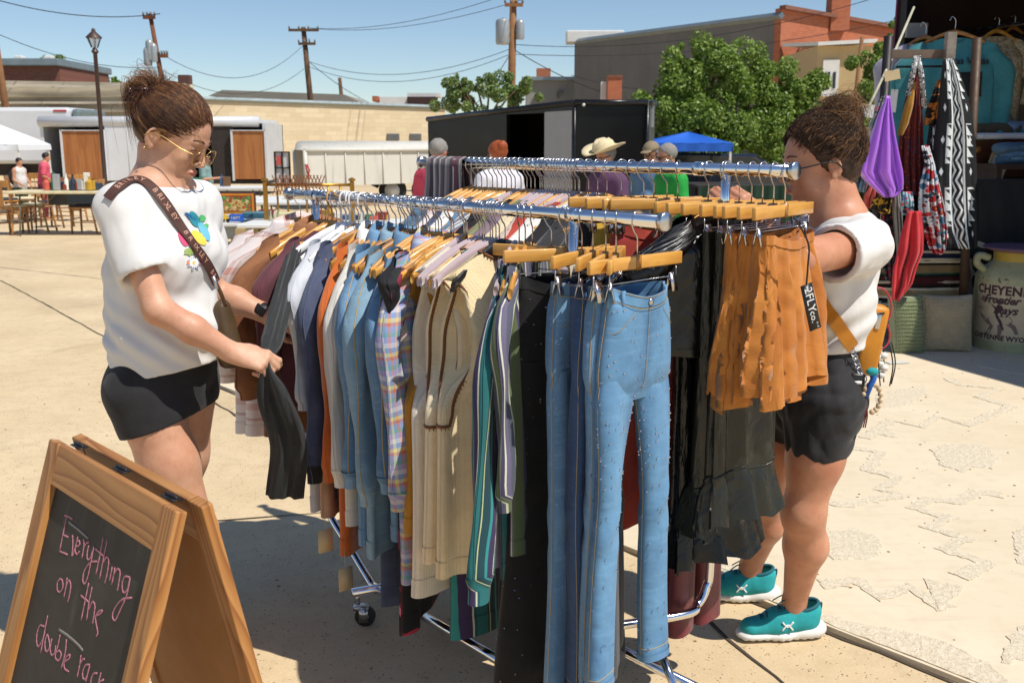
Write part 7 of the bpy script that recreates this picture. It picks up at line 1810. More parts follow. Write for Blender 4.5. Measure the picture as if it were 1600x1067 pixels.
# ---- canopies
def canopy(Y, px0, px1, pyt, pyv, pyl, m, lb, peak, dep=2.8, legpx=()):
 r_ = empty("canopy_tent", (0, 0, 0), 0, lb, "canopy"); xa, xb = X(px0, Y), X(px1, Y); zv = Zt(pyv, Y); zl = Zt(pyl, Y); zp = Zt(peak[1], Y+dep/2); cx, cy = X(peak[0], Y+dep/2), Y+dep/2
 cn = [(xa, Y, zv), (xb, Y, zv), (xb, Y+dep, zv), (xa, Y+dep, zv)]; g = G(); N = 8
 for i in range(4):
  a = Vector(cn[i]); b_ = Vector(cn[(i+1) % 4]); rows = []
  for j in range(N+1):
   t = j/N; rows.append([tuple(a.lerp(b_, u).lerp(Vector((cx, cy, zp)), t) - Vector((0, 0, .10*math.sin(u*math.pi)*math.sin(t*math.pi)))) for u in np.linspace(0, 1, N+1)])
  g.add(np.array(rows).reshape(-1, 3), grid_faces(N+1, N+1, False))
 g.build("roof_cloth", m, r_)
 for i in range(4):
  a = Vector(cn[i]); b_ = Vector(cn[(i+1) % 4]); n = 17; V = []
  for k, u in enumerate(np.linspace(0, 1, n)): p = a.lerp(b_, u); V += [(p.x, p.y - .01*math.sin(k*1.7), p.z), (p.x, p.y + .03*math.sin(k*1.7), zl)]
  G().add(V, [(2*k, 2*k+1, 2*k+3, 2*k+2) for k in range(n-1)]).build("valance", m, r_)
 for c_ in cn: G().box((c_[0] + (.05 if c_[0] == xa else -.05), c_[1]+.05 if c_[1] == Y else c_[1]-.05, (zv)/2), (.05, .05, zv)).build("leg", WHITE, r_, smooth=False)
 return r_
TB = mat("white_canopy_cloth", hx('e4e8ec'), .7, 0, .03, 1); TBL = mat("blue_canopy_cloth", hx('1c5ec0'), .6, 0, .06, 1)
canopy(22.5, -150, 28, 224, 226, 235, TB, "white pop-up canopy at the left edge shading two people", (-30, 182), 1.6)
canopy(23, 1010, 1146, 222, 224, 237, TBL, "bright blue pop-up canopy under the large maple", (1075, 206), 2.6)
# ---- vehicles and dark stalls under the trees
vh = empty("parked_car", (X(1120, 24), 25, 0), 0, "dark parked car mostly hidden behind the back rail, under the blue canopy", "car");
g = G(); P = [(-2.2, .35), (2.2, .35), (2.3, .75), (1.6, .9), (1.0, 1.32), (-.9, 1.35), (-1.5, .95), (-2.25, .85)]
g.poly([(a, -.85, b_) for a, b_ in P], 1.7, (0, 1, 0)); g.build("body", mat("dark_car_paint", (.012, .016, .03), .15, 0, .1, coat=.8), vh, smooth=False, bevel=.06)
g = G(); g.poly([(a, -.87, b_) for a, b_ in [(.85, 1.25), (-.8, 1.28), (-1.3, .98), (1.35, .95)][::-1]], .01, (0, 1, 0)); g.build("window", DARKG, vh, smooth=False)
for q in (-1.4, 1.4): wheel(vh, (q, -.8, .33))
for k, (px, lb) in enumerate(((1190, "dark green clothes display in shade behind the back rail's right end"), (1090, "dark low stall in shade behind the man in the green shirt"))):
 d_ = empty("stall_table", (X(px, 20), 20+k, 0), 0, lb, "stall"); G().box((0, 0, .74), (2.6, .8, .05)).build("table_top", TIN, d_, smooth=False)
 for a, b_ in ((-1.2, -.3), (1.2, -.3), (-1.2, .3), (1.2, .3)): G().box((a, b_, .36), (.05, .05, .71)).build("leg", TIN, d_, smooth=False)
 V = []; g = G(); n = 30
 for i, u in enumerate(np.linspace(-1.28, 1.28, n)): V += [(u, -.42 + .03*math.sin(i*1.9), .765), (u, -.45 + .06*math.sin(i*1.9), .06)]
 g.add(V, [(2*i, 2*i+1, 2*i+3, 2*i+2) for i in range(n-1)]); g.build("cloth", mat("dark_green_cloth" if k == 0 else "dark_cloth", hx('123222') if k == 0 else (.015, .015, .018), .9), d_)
# ---- distant people
def figure(px, Y, h, yaw, lb, shirt, trousers, hair, skinm, hat=None, lean=0., arm=.35, grp=None, tank=False, armf=.6):
 """standing person of height h facing yaw"""
 b0 = Vector((X(px, Y), Y, 0)); r_ = empty("person", b0, 0, lb, "person", grp); s = h/1.72; f = Vector((math.cos(yaw), math.sin(yaw), 0)); l = Vector((-f.y, f.x, 0)); u = Vector((0, 0, 1))
 P = lambda a, b_, c: f*(a*s + max(0, c-.95)*s*lean) + l*b_*s + u*c*s
 S = Sdf((-.62, -.62, 0), (.62, .62, h+.06), .013)
 hf_ = Vector((f.x, f.y, -.25)).normalized(); Hm = frame(hf_); Hc = P(.03, 0, 1.60)
 E = lambda c, r, k=.02: S.ell(Hc + Hm @ Vector(c)*s, np.array(r)*s, Hm, k)
 E((-.01, 0, .03), (.092, .073, .085), 0); E((.03, 0, -.04), (.055, .05, .06), .03); E((.10, 0, -.02), (.018, .012, .02), .012); E((.07, 0, -.085), (.02, .02, .015), .015); E((-.005, .075, -.005), (.018, .008, .03), .006); E((-.005, -.075, -.005), (.018, .008, .03), .006)
 S.cone(P(-.01, 0, 1.42), P(.01, 0, 1.55), .058*s, .054*s, .03)
 S.cone(P(0, -.15, 1.40), P(0, .15, 1.40), .065*s, .065*s, .05); S.cone(P(0, 0, 1.32), P(0, 0, 1.02), .15*s, .14*s, .06, (tuple(f), .7)); S.cone(P(0, 0, 1.0), P(0, 0, .90), .15*s, .16*s, .06, (tuple(f), .72))
 for sd in (-1, 1):
  e_ = P(.02, sd*.23, 1.13); w_ = P(.20*armf + .06, sd*(.22 - .08*armf), 1.13 - .20*(1-armf*.8))
  S.cone(P(0, sd*.18, 1.38), e_, .048*s, .038*s, .03); S.cone(e_, w_, .038*s, .026*s, .02); hd = (w_-e_).normalized()
  S.cone(w_, w_ + hd*.07*s, .026*s, .034*s, .02, (tuple(l), .6));
  for q in range(4): S.cone(w_ + hd*.07*s + l*(q-1.5)*.016*s, w_ + hd*.14*s + l*(q-1.5)*.017*s - u*.02*s, .010*s, .009*s, .006)
  S.cone(w_ + hd*.03*s - l*sd*.025*s, w_ + hd*.08*s - l*sd*.05*s, .012*s, .010*s, .008)
  S.cone(P(0, sd*.09, .88), P(.02, sd*.10, .50), .095*s, .062*s, .04); S.cone(P(.02, sd*.10, .50), P(-.01, sd*.10, .10), .058*s, .04*s, .03); S.cone(P(-.02, sd*.10, .05), P(.14, sd*.12, .035), .045*s, .038*s, .03)
 S.build("body", skinm, r_, 1)
 T2 = Sdf((-.45, -.45, .8*h/1.72), (.45, .45, 1.52*s), .012)
 T2.cone(P(0, -.145, 1.39), P(0, .145, 1.39), (.06 if tank else .078)*s, (.06 if tank else .078)*s, .05); T2.cone(P(0, 0, 1.32), P(0, 0, .93), .172*s, .178*s, .06, (tuple(f), .78)); T2.ell(P(.07, 0, 1.08), (.11*s, .13*s, .13*s), None, .06)
 if not tank:
  for sd in (-1, 1): T2.cone(P(0, sd*.18, 1.37), P(.01, sd*.215, 1.20), .070*s, .066*s, .03)
 T2.wave(wrinkle(int(px), .010, 30)); T2.cone(P(.0, 0, 1.44), P(.02, 0, 1.56), .062*s, .07*s, 0, None, True); T2.cone(P(0, 0, .95), P(0, 0, .80), .155*s, .16*s, 0, (tuple(f), .78), True); T2.plane((0, 0, .87*s), (0, 0, -1)); T2.build("shirt", shirt, r_, 1)
 T3 = Sdf((-.4, -.4, .03), (.4, .4, .97*s), .013)
 for sd in (-1, 1): T3.cone(P(0, sd*.09, .86), P(.02, sd*.10, .48), .108*s, .078*s, .05); T3.cone(P(.02, sd*.10, .48), P(-.01, sd*.10, .09), .078*s, .062*s, .03)
 T3.cone(P(0, 0, .93), P(0, 0, .86), .152*s, .16*s, .05, (tuple(f), .76)); T3.wave(wrinkle(int(px)+3, .008, 30)); T3.build("trousers", trousers, r_, 1)
 T4 = Sdf(tuple(Hc - Vector((.17, .17, .14))), tuple(Hc + Vector((.17, .17, .22))), .008)
 T4.ell(Hc + Hm @ Vector((-.018, 0, .035))*s, np.array((.098, .080, .090))*s, Hm, 0); T4.plane(Hc + Hm @ Vector((.062, 0, .075))*s, Hm @ Vector((.80, 0, -.60)))
 if hair[1] == 'bun': T4.ell(Hc + Hm @ Vector((-.10, 0, .06))*s, np.array((.04, .045, .045))*s, Hm, .01)
 T4.wave(wrinkle(8, .006, 60)); T4.build("hair", hair[0], r_, 1)
 if hat == 'cowboy':
  HTM = mat("straw_hat", hx('d8c8a0'), .8, 0, .08, 30, .3, 200); g = G(); V = []; n = 36
  prof = [(.0, .155), (.055, .165), (.085, .13), (.098, .085), (.100, .06), (.135, .058), (.19, .062)]
  for r2, zz in prof:
   for k in range(n):
    a = 2*math.pi*k/n; up2 = (.055*abs(math.sin(a))**1.5 if r2 > .12 else 0)*(r2-.10)/.09; cr = -.025*math.exp(-(math.sin(a)*r2/.02)**2) if r2 < .07 else 0
    V.append(tuple(Hc + Hm @ Vector((math.cos(a)*r2*1.12, math.sin(a)*r2*.95, zz + up2 + cr))*s*1.02))
  g.add(V, grid_faces(len(prof), n) + [tuple(range(n))]); ho = g.build("hat_crown", HTM, r_); ho.modifiers.new("t", 'SOLIDIFY').thickness = .004
  g = G(); g.tube([Hc + Hm @ Vector((math.cos(a)*.113, math.sin(a)*.097, .068))*s for a in np.linspace(0, 2*np.pi, 24)], .007, 6, False); g.build("hat_band", mat("hat_band", hx('6a4a30'), .7), r_)
 if hat == 'cap':
  g = Sdf(tuple(Hc - Vector((.2, .2, .05))), tuple(Hc + Vector((.2, .2, .2))), .008); g.ell(Hc + Hm @ Vector((-.01, 0, .05))*s, np.array((.105, .086, .088))*s, Hm, 0); g.plane(Hc + Hm @ Vector((0, 0, .055))*s, -(Hm @ Vector((0, 0, 1)))); g.ell(Hc + Hm @ Vector((.11, 0, .055))*s, np.array((.07, .06, .008))*s, Hm, .004); g.build("cap", mat("tan_cap", hx('8a7a60'), .8), r_, 1)
 g = G()
 for sd in (-1, 1): g.tube([Hc + Hm @ Vector((.088, sd*.032 + .022*math.cos(a), .004 + .016*math.sin(a)))*s for a in np.linspace(0, 2*np.pi, 12)], .004, 5, True)
 g.tube([Hc + Hm @ Vector((.085, .055, .01))*s, Hc + Hm @ Vector((0, .08, .012))*s], .003, 5); g.tube([Hc + Hm @ Vector((.085, -.055, .01))*s, Hc + Hm @ Vector((0, -.08, .012))*s], .003, 5)
 if hat or hair[1] != 'plain': g.build("glasses", BLKP, r_)
 return r_
SKF = mat("skin_far", hx('c08a6c'), .5, 0, .08, 10); JN = mat("dark_jeans", hx('1c2a40'), .85, 0, .2); SH = lambda n, c: mat("shirt_" + n, hx(c), .85, 0, .1, 5)
HG = mat("grey_hair", hx('8a8680'), .8, 0, .2, 60, .5, 90); HRd = mat("auburn_hair", hx('9a4a1e'), .6, 0, .25, 60, .6, 90); HDk = mat("dark_hair", hx('1c1410'), .6, 0, .2, 60)
figure(683, 8.6, 1.60, R(60), "grey haired man in a pink shirt seen from behind, left of the grey serape", SH("pink", 'c4405a'), JN, (HG, 'g'), SKF)
figure(780, 8.2, 1.58, R(125), "red haired woman with a bun in a white shirt seen from behind", SH("white", 'd4d4dc'), JN, (HRd, 'bun'), SKF)
figure(950, 8.4, 1.56, R(215), "bearded man in a straw cowboy hat and purple shirt, head bowed", SH("purple", '5a3a5a'), JN, (HG, 'g'), SKF, 'cowboy')
cb_ = figure(1020, 9.6, 1.57, R(235), "man in a tan baseball cap and blue shirt between the cowboy hat and green shirt", SH("blue", '5a7a98'), JN, (HG, 'g'), SKF, 'cap')
figure(1056, 8.8, 1.56, R(200), "grey haired man in a bright green shirt leaning in beside the capped man", SH("green", '1c9a3c'), JN, (HG, 'g'), SKF, None, .1)
figure(26, 20.5, 1.28, R(-20), "child in a white tank top under the white canopy at the left", SH("tank", 'd0ccc8'), mat("green_shorts", hx('3a4a30'), .8), (HDk, 'plain'), SKF, tank=True)
figure(62, 21, 1.38, R(20), "person in a coral pink shirt bending under the white canopy", SH("coral", 'd4566a'), mat("maroon_trousers", hx('6a1c2a'), .8), (HDk, 'plain'), SKF, None, .15)
figure(318, 19.5, 1.36, R(0), "person behind the stall tables, mostly hidden by the left woman's face, arm raised", SH("aqua", '7a9a98'), JN, (HDk, 'plain'), SKF, armf=1.4)
# ---- wooden chairs for sale
CW = wood("chair_oak", 'a06c34', 'bd8848', 14., 2, .4, .2); CW2 = wood("chair_dark_oak", '6e4420', '8a5a2c', 14., 2, .4, .2); SEATB = mat("navy_seat_cloth", hx('2a3444'), .8, 0, .1); SEATC = mat("cream_seat_cloth", hx('d8cba8'), .85, 0, .1)
def chair(px, py, yaw, lb, m, seatm, style=0):
 p = atH(px, py); p.z = 0; r_ = empty("wooden_chair", p, yaw, lb, "chair", "wooden chairs set out for sale")
 G().box((0, 0, .455), (.44, .43, .045 if seatm is None else .03)).build("seat", m, r_, smooth=False, bevel=.012)
 if seatm: G().box((0, 0, .49), (.41, .40, .045)).build("cushion", seatm, r_, bevel=.018)
 for sy in (-1, 1):
  G().tube([(.19, sy*.185, 0), (.18, sy*.18, .44)], [.018, .024], 8).build("front_leg", m, r_)
  G().tube(bez([(-.26, sy*.185, 0), (-.20, sy*.18, .40), (-.20, sy*.18, .50), (-.28, sy*.19, .93)], 4), .019, 8).build("rear_leg", m, r_)
  G().tube([(.185, sy*.182, .20), (-.22, sy*.18, .20)], .011, 6).build("side_rail", m, r_)
 G().tube([(.185, -.18, .26), (.185, .18, .26)], .011, 6).build("stretcher", m, r_); G().box((.185, 0, .415), (.022, .36, .05)).build("apron", m, r_, smooth=False)
 G().box((-.278, 0, .885), (.025, .42, .12), Matrix.Rotation(-.16, 3, 'Y')).build("top_rail", m, r_, bevel=.01, smooth=False)
 if style == 0: G().poly([(-.215, -.05, .50), (-.215, .05, .50), (-.268, .075, .83), (-.268, -.075, .83)], .012, (-1, 0, -.1)).build("splat", m, r_, smooth=False)
 else:
  for q in (-.10, 0, .10): G().tube([(-.215, q, .49), (-.27, q, .84)], .010, 6).build("spindle", m, r_)
 G().box((-.208, 0, .50), (.02, .36, .035)).build("lower_rail", m, r_, smooth=False)
chair(20, 366, R(80), "light oak T-back chair nearest the left edge, facing away", CW, SEATC)
chair(60, 362, R(182), "oak chair with cream seat in profile, second from the left edge", CW, SEATC)
chair(88, 355, R(175), "dark legged chair with a blue grey seat behind the cream seated one", CW2, SEATB)
chair(137, 364, R(178), "square oak chair with navy seat just left of the woman's back", CW, SEATB, 1)
chair(72, 338, R(100), "tall carved back oak chair facing the folding table", CW, None, 1)
chair(112, 345, R(150), "oak spindle chair under the end of the folding table", CW, None, 1)
chair(8, 350, R(60), "chair with navy cushion cut by the photo's left edge", CW, SEATB, 1)
chair(40, 348, R(20), "bleached low chair behind the light oak T-back chair", CW2, SEATC, 1)
# ---- folding tables with goods
TT = mat("table_top_white", hx('dcdcd8'), .5, 0, .05, 3); TL = mat("table_leg_grey", hx('70706c'), .5, .4, .1)
def ftable(px, py, Y, L, yaw, lb, m=TT, h=None, grp="folding tables of the market stalls"):
 c_ = atY(px, py, Y); h = c_.z if h is None else h; r_ = empty("folding_table", (c_.x, c_.y, 0), yaw, lb, "table", grp)
 G().box((0, 0, h-.02), (L, .74, .045)).build("table_top", m, r_, smooth=False, bevel=.01)
 for sx in (-1, 1):
  for sy in (-1, 1): G().tube([(sx*(L/2-.2), sy*.3, 0), (sx*(L/2-.25), sy*.28, h-.04)], .014, 6).build("leg", TL, r_)
  G().tube([(sx*(L/2-.22), -.29, .25), (sx*(L/2-.22), .29, .25)], .010, 6).build("leg_brace", TL, r_); G().tube([(sx*(L/2-.22), 0, .25), (sx*.25, 0, h-.05)], .010, 6).build("strut", TL, r_)
 return r_
ftable(110, 298, 17.5, 2.0, 0, "cream topped folding table behind the wooden chairs", mat("table_top_cream", hx('d8cba4'), .6))
ftable(330, 292, 17.0, 2.0, .05, "rearmost white folding table beside the open plywood door"); ftable(330, 309, 15.6, 2.2, 0, "white folding table behind the framed board game box"); ftable(470, 314, 15.2, 2.4, 0, "white folding table seen through the brass bed rails")
t4 = ftable(345, 346, 13.0, 1.7, .04, "front white folding table holding toy cars and the blue cool box"); ftable(550, 345, 13.4, 1.6, 0, "white folding table behind the left end of the front rail"); ftable(460, 372, 12.2, 1.2, 0, "white folding table with bottles and a cream box behind the clothes", h=.62)
def item(name, px, py, Y, size, m, lb, cat, yaw=0., shape='box', grp=None, bev=.01):
 """py = where its base shows"""
 p = atY(px, py, Y); r_ = empty(name, p, yaw, lb, cat, grp); sx, sy, sz = size
 if shape == 'box': G().box((0, 0, sz/2), size).build("body", m, r_, bevel=bev, smooth=False)
 elif shape == 'bottle': G().lathe([(sx/2, 0), (sx/2, sz*.6), (sx*.2, sz*.78), (sx*.2, sz*.97), (sx*.24, sz)], (0, 0, 0), 12).build("body", m, r_, auto=40)
 elif shape == 'car':
  G().poly([(-sx/2, -sy/2, .02), (sx/2, -sy/2, .02), (sx/2, -sy/2, sz*.55), (sx*.2, -sy/2, sz*.6), (sx*.1, -sy/2, sz), (-sx*.3, -sy/2, sz), (-sx*.45, -sy/2, sz*.6)], sy, (0, 1, 0)).build("body", m, r_, smooth=False, bevel=.006)
  for a in (-.3, .3):
   for b_ in (-1, 1): G().tube([(a*sx, b_*sy/2*.9, .022), (a*sx, b_*sy/2*1.1, .022)], .024, 10).build("wheel", TYRE, r_)
 return r_
gb_ = item("game_box", 372, 334, 13.2, (.47, .09, .27), mat("game_box_side", hx('5a2418'), .6), "orange framed old board game box standing on the table", "game box", .0)
ORG = mat("game_box_orange", hx('d88a1c'), .6); PIC = floral("game_box_picture", 'c8a860', ['8a5030', 'a86a3a', 'c04830', '6a8a3a', 'd8c890'], 26., .7, '7a3a20')
G().box((0, -.048, .135), (.455, .006, .255)).build("frame_print", ORG, gb_, smooth=False); G().box((0, -.052, .135), (.40, .004, .205)).build("rim_print", mat("game_box_rim", hx('8a3018'), .6), gb_, smooth=False); G().box((0, -.055, .128), (.375, .004, .18)).build("picture", PIC, gb_, smooth=False)
for sx in (-1, 1): G().sphere((sx*.16, -.058, .205), (.026, .004, .024), 8, 6).build("leaf_corner", mat("print_green", hx('3a9a4a'), .6), gb_)
word("BARREL MILL GAME", .032, mat("game_box_letter", hx('5a2a18'), .6), gb_, (0, -.0585, .205), (R(90), 0, 0), "printed_title", .0004)
cbx = item("cool_box", 401, 358, 12.9, (.32, .24, .20), mat("blue_case", hx('2f5a6c'), .4, 0, .1), "blue grey vanity case with a white band on the front table", "case", bev=.03)
G().box((0, 0, .135), (.326, .246, .014)).build("band", WHITE, cbx, bevel=.006); G().box((0, 0, .205), (.30, .22, .035)).build("lid", mat("blue_case_lid", hx('54808c'), .35), cbx, bevel=.015)
cr_ = item("wooden_crate", 410, 392, 12.6, (.55, .35, .30), mat("crate_pine", hx('b8a070'), .8, 0, .15, 10), "pale wooden crate under the blue vanity case", "crate")
for k in range(3): G().box((0, -.185, .05+k*.10), (.56, .014, .08)).build("slat", mat("crate_pine"  , hx('b8a070'), .8), cr_, smooth=False)
item("toy_truck", 340, 346, 12.9, (.14, .08, .09), mat("toy_green", hx('2a8a44'), .4), "green toy truck on the front table", "toy", .3, 'car')
item("toy_car", 322, 346, 13.0, (.15, .08, .07), mat("toy_blue", hx('2a4a9a'), .4), "dark blue toy car left of the green toy truck", "toy", -.2, 'car')
item("toy_car", 352, 347, 12.8, (.10, .07, .10), mat("toy_yellow", hx('d8b020'), .4), "yellow toy digger between the green truck and the blue box", "toy", .4, 'car')
bb = item("toy_bus", 370, 346, 12.75, (.17, .09, .09), mat("toy_bright_blue", hx('1c5ab8'), .4), "bright blue printed toy box on the front table", "toy"); word("NEPTUNE"[:4], .05, WHITE, bb, (0, -.047, .045), (R(90), 0, 0), "printed_word", .0004)
for i, (px, cc__) in enumerate(((424, 'a8a488'), (436, '9a9c84'))): item("glass_bottle", px, 362, 12.4, (.055, .055, .26), mat("old_glass%d" % i, hx(cc__), .2), ["pale old glass bottle right of the vanity case", "second pale glass bottle beside the cream box"][i], "bottle", 0, 'bottle')
item("cream_box", 447, 352, 12.5, (.26, .2, .16), mat("cream_card", hx('cfc69c'), .7), "cream cardboard box behind the glass bottles", "box"); item("maroon_box", 416, 336, 13.3, (.18, .14, .07), mat("maroon_card", hx('6a1c30'), .7), "maroon box behind the vanity case", "box")
rs = random.Random(44); cols_ = ['8a3a2a', 'd8d4c8', '3a5a7a', 'b8902a', '2a6a4a', 'a0a0a0', '6a4a2a', 'c85a4a', '243040', 'e4e0d4']
for i in range(16):
 px = rs.choice([rs.uniform(70, 150), rs.uniform(70, 150), rs.uniform(305, 355)]); tbl = px < 200; Y_ = 17.4 if tbl else 17.0; c_ = cols_[i % 10]
 item("bric_a_brac", px, 297 if tbl else 291, Y_, (rs.uniform(.06, .16), .08, rs.uniform(.08, .3)), mat("goods_" + c_, hx(c_), .5), "small second-hand ornament standing on the %s" % ("cream topped folding table" if tbl else "rearmost white folding table"), "ornament", rs.uniform(-.4, .4), 'bottle' if rs.random() < .6 else 'box', "small ornaments on the stall tables")
for i in range(12):
 px = 500 + i*9.5 + rs.uniform(-2, 2); c_ = cols_[(i*3) % 10]; item("stall_goods", px, 344, 13.2, (rs.uniform(.07, .16), .1, rs.uniform(.05, .14)), mat("goods_" + c_, hx(c_), .5), "small second-hand item on the table behind the front rail", "ornament", rs.uniform(-.5, .5), 'box', "goods on the table behind the front rail")
BR = mat("brass", hx('a87c34'), .35, .8, .15, 6)
bd = empty("brass_bed_frame", (0, 0, 0), 0, "brass bed headboard with square posts and an expanding wooden lattice on its top rail", "bed frame"); Yb_ = 12.6
xb = lambda p: X(p, Yb_); zb3 = lambda p: Zt(p, Yb_)
for px in (411, 548):
 G().box((xb(px), Yb_, zb3(284)/2), (.05, .05, zb3(284))).build("post", BR, bd, smooth=False, bevel=.006); G().lathe([(.02, 0), (.045, .015), (.045, .03), (.01, .05)], (xb(px), Yb_, zb3(284)), 4).build("finial", BR, bd, smooth=False)
for py in (289, 352): G().tube([(xb(411), Yb_, zb3(py)), (xb(548), Yb_, zb3(py))], .018, 8).build("rail", BR, bd)
for px in (430, 446, 476, 510, 529): G().tube([(xb(px), Yb_, zb3(289)), (xb(px), Yb_, zb3(352))], .013, 8).build("spindle", BR, bd)
lt_ = empty("lattice_rack", (0, 0, 0), 0, "expanding copper brown lattice rack hung on the brass bed frame", "rack")
LTM = mat("lattice_wood", hx('8a5430'), .6, 0, .15)
for k in range(14):
 xa = xb(430 + k*5.4)
 for sgn in (-1, 1): G().box((xa, Yb_ - .03 - .006*sgn, zb3(289)), (.012, .006, .26), Matrix.Rotation(sgn*.42, 3, 'Y')).build("lattice_slat", LTM, lt_, smooth=False)
for i, (px, py, Y_, sz, c_) in enumerate(((350, 372, 13.2, (.5, .35, .28), 'a8b0b8'), (385, 372, 13.5, (.35, .3, .26), '888c90'), (318, 330, 15.4, (.4, .3, .3), '9aa0a4'), (135, 318, 17.6, (.5, .4, .35), '243448'), (105, 320, 17.8, (.5, .4, .4), '2a2c30'))):
 item("storage_tub", px, py, Y_, sz, mat("tub_" + c_, hx(c_), .4), ["clear grey plastic tub under the front table", "smaller grey tub right of the clear one under the front table", "grey tub under the middle stall table", "dark blue bin under the cream table's right end", "black bin under the cream table's left end"][i], "tub", 0, 'box', None, .03)
# ------------------------------------------------------------------ dark stall trailer at the right with hung clothes
DKW = mat("trailer_dark_timber", hx('2c1a12'), .7, 0, .25, 3); DKM = mat("trailer_dark_metal", hx('262224'), .5, .3, .2, 3)
tl = empty("stall_trailer", (0, 0, 0), 0, "dark open sided vendor trailer at the right edge with clothes hung inside", "trailer")
A_ = Vector((X(1395, 9.3), 9.3, 0)); B_ = Vector((5.35, 4.0, 0)); wv_ = (B_-A_).normalized(); wn_ = Vector((-wv_.y, wv_.x, 0));
if wn_.x < 0: wn_ = -wn_
HT = 3.0
def slab(name, pts, z0, z1, m): return G().poly([(p.x, p.y, z0) for p in pts], z1-z0, (0, 0, 1)).build(name, m, tl, smooth=False)
slab("roof", [A_ - wn_*.05, B_ - wn_*.05, B_ + wn_*2.4, A_ + wn_*2.4], HT, HT+.08, DKM)
slab("floor", [A_, B_, B_ + wn_*2.3, A_ + wn_*2.3], .42, .50, DKW)
slab("far_wall", [A_, A_ + wn_*2.3, A_ + wn_*2.3 - wv_*.06, A_ - wv_*.06], .42, HT, DKW); slab("near_wall", [B_, B_ + wn_*2.3, B_ + wn_*2.3 + wv_*.06, B_ + wv_*.06], .42, HT, DKW)
slab("back_wall", [A_ + wn_*2.3, B_ + wn_*2.3, B_ + wn_*2.36, A_ + wn_*2.36], .42, HT, DKW)
slab("corner_post", [A_ - wn_*.04, A_ + wv_*.10 - wn_*.04, A_ + wv_*.10 + wn_*.08, A_ + wn_*.08], .3, HT, DKM)
MAG = mat("magenta_edge", hx('5a1638'), .6)
slab("red_edge_strip", [A_ - wn_*.06 - wv_*.02, A_ - wn_*.04 - wv_*.02, A_ - wn_*.04, A_ - wn_*.06], .42, HT, MAG)
slab("skirting", [A_, B_, B_ + wn_*.05, A_ + wn_*.05], .05, .42, DKM)
for k in range(1, 6): q = A_ + wv_*(.9*k); slab("ceiling_rib", [q, q + wn_*2.3, q + wn_*2.3 + wv_*.05, q + wv_*.05], HT-.08, HT-.001, DKM)
for px, py in ((1432, 48),): G().box(atY(px, py, 9.05), (.18, .04, .12)).build("notice", mat("grey_notice", hx('8a8a88'), .6), tl, smooth=False)
wheel(tl, tuple(A_ + wv_*3.2 + wn_*.2 + Vector((0, 0, .36))), .36, .22, 'X')
rod = G(); rod.tube([A_ + wn_*.55 + Vector((0, 0, 2.55)), B_ + wn_*.55 + Vector((0, 0, 2.55))], .014, 8); rod.build("hanging_rod", STEEL, tl)
def rows_cloth(name, rows, Y, m, lb, cat, grp=None, amp=.02, nf=4, thick=.004, seed=1, N=36, dY=0., uvs=1.0, parent=None, uvc=False):
 """hanging cloth given by its left and right edges row by row (as seen), at distance Y, with real folds"""
 rs = random.Random(seed); rr = np.array(rows, float); ks = np.linspace(0, len(rr)-1, 34); pl = []; V = []; UV = []
 ph = rs.uniform(0, 6); p_first = atY((rr[0][1]+rr[0][2])/2, rr[0][0], Y)
 for k in ks:
  py = np.interp(k, range(len(rr)), rr[:, 0]); xl = np.interp(k, range(len(rr)), rr[:, 1]); xr = np.interp(k, range(len(rr)), rr[:, 2]); t = k/(len(rr)-1)
  a = atY(xl, py, Y); b_ = atY(xr, py, Y)
  for i in range(N):
   u = i/(N-1); p = a.lerp(b_, u); e = math.sin(u*math.pi)
   d = amp*(math.sin(u*nf*6.283 + ph + t*1.2) + .45*math.sin(u*nf*14.1 + ph*2 - t*2))*(.25 + .75*min(1, t*2.2)); p.y += d - .05*e*min(1, t*3) + dY*t; p.x += .35*d
   V.append(tuple(p - p_first)); UV.append(((u*(1 if uvc else (b_-a).length)), (p_first.z - p.z)))
 r_ = empty(name, p_first, 0, lb, cat, grp)
 o = G().add(V, grid_faces(34, N, False), UV).build("cloth", m, r_); md = o.modifiers.new("thickness", 'SOLIDIFY'); md.thickness = thick; return r_
YR_ = 7.5
SATP = NB("purple_satin"); SATP = SATP.set(hx('b060e0'), .3, 0, None, Sheen_Weight=.4, Specular_IOR_Level=.8, Anisotropic=.3)
rows_cloth("scarf", [(150, 1386, 1390), (180, 1372, 1394), (215, 1360, 1399), (250, 1347, 1406), (268, 1340, 1410), (284, 1352, 1411), (296, 1366, 1410), (308, 1380, 1398)], YR_-.15, SATP, "shiny purple satin scarf hung by one corner on the dark trailer's stand", "scarf", amp=.035, nf=2.5, seed=3)
rows_cloth("scarf", [(135, 1384, 1389), (160, 1372, 1386), (190, 1360, 1382), (225, 1352, 1372), (262, 1342, 1362), (300, 1333, 1352)], YR_, floral("grey_pink_scarf", 'a09aa0', ['c8788a', '58606c', 'd8d0cc', '6a8a9c'], 22., .6), "grey and pink patterned scarf behind the purple satin one", "scarf", amp=.025, seed=4)
rows_cloth("dress", [(92, 1428, 1434), (125, 1423, 1437), (165, 1412, 1440), (210, 1405, 1442), (250, 1403, 1443), (290, 1406, 1444), (304, 1410, 1440)], YR_+.05, floral("brick_red_small_print", '6e2a26', ['a84a3a', '2c4a7a', '8a3028'], 55., .3), "brick red halter dress with tiny print beside the purple scarf", "dress", amp=.02, seed=5)
rows_cloth("dress_lining", [(128, 1428, 1431), (165, 1414, 1426), (195, 1406, 1418), (212, 1402, 1408)], YR_-.02, c_must, "mustard lining edge showing along the brick red halter dress", "lining", amp=.004, nf=1, seed=6)
CORD = floral("black_white_cord", '0c0c0e', ['e8e8e8', 'd0d0d0'], 90., .5, 'f0f0f0')
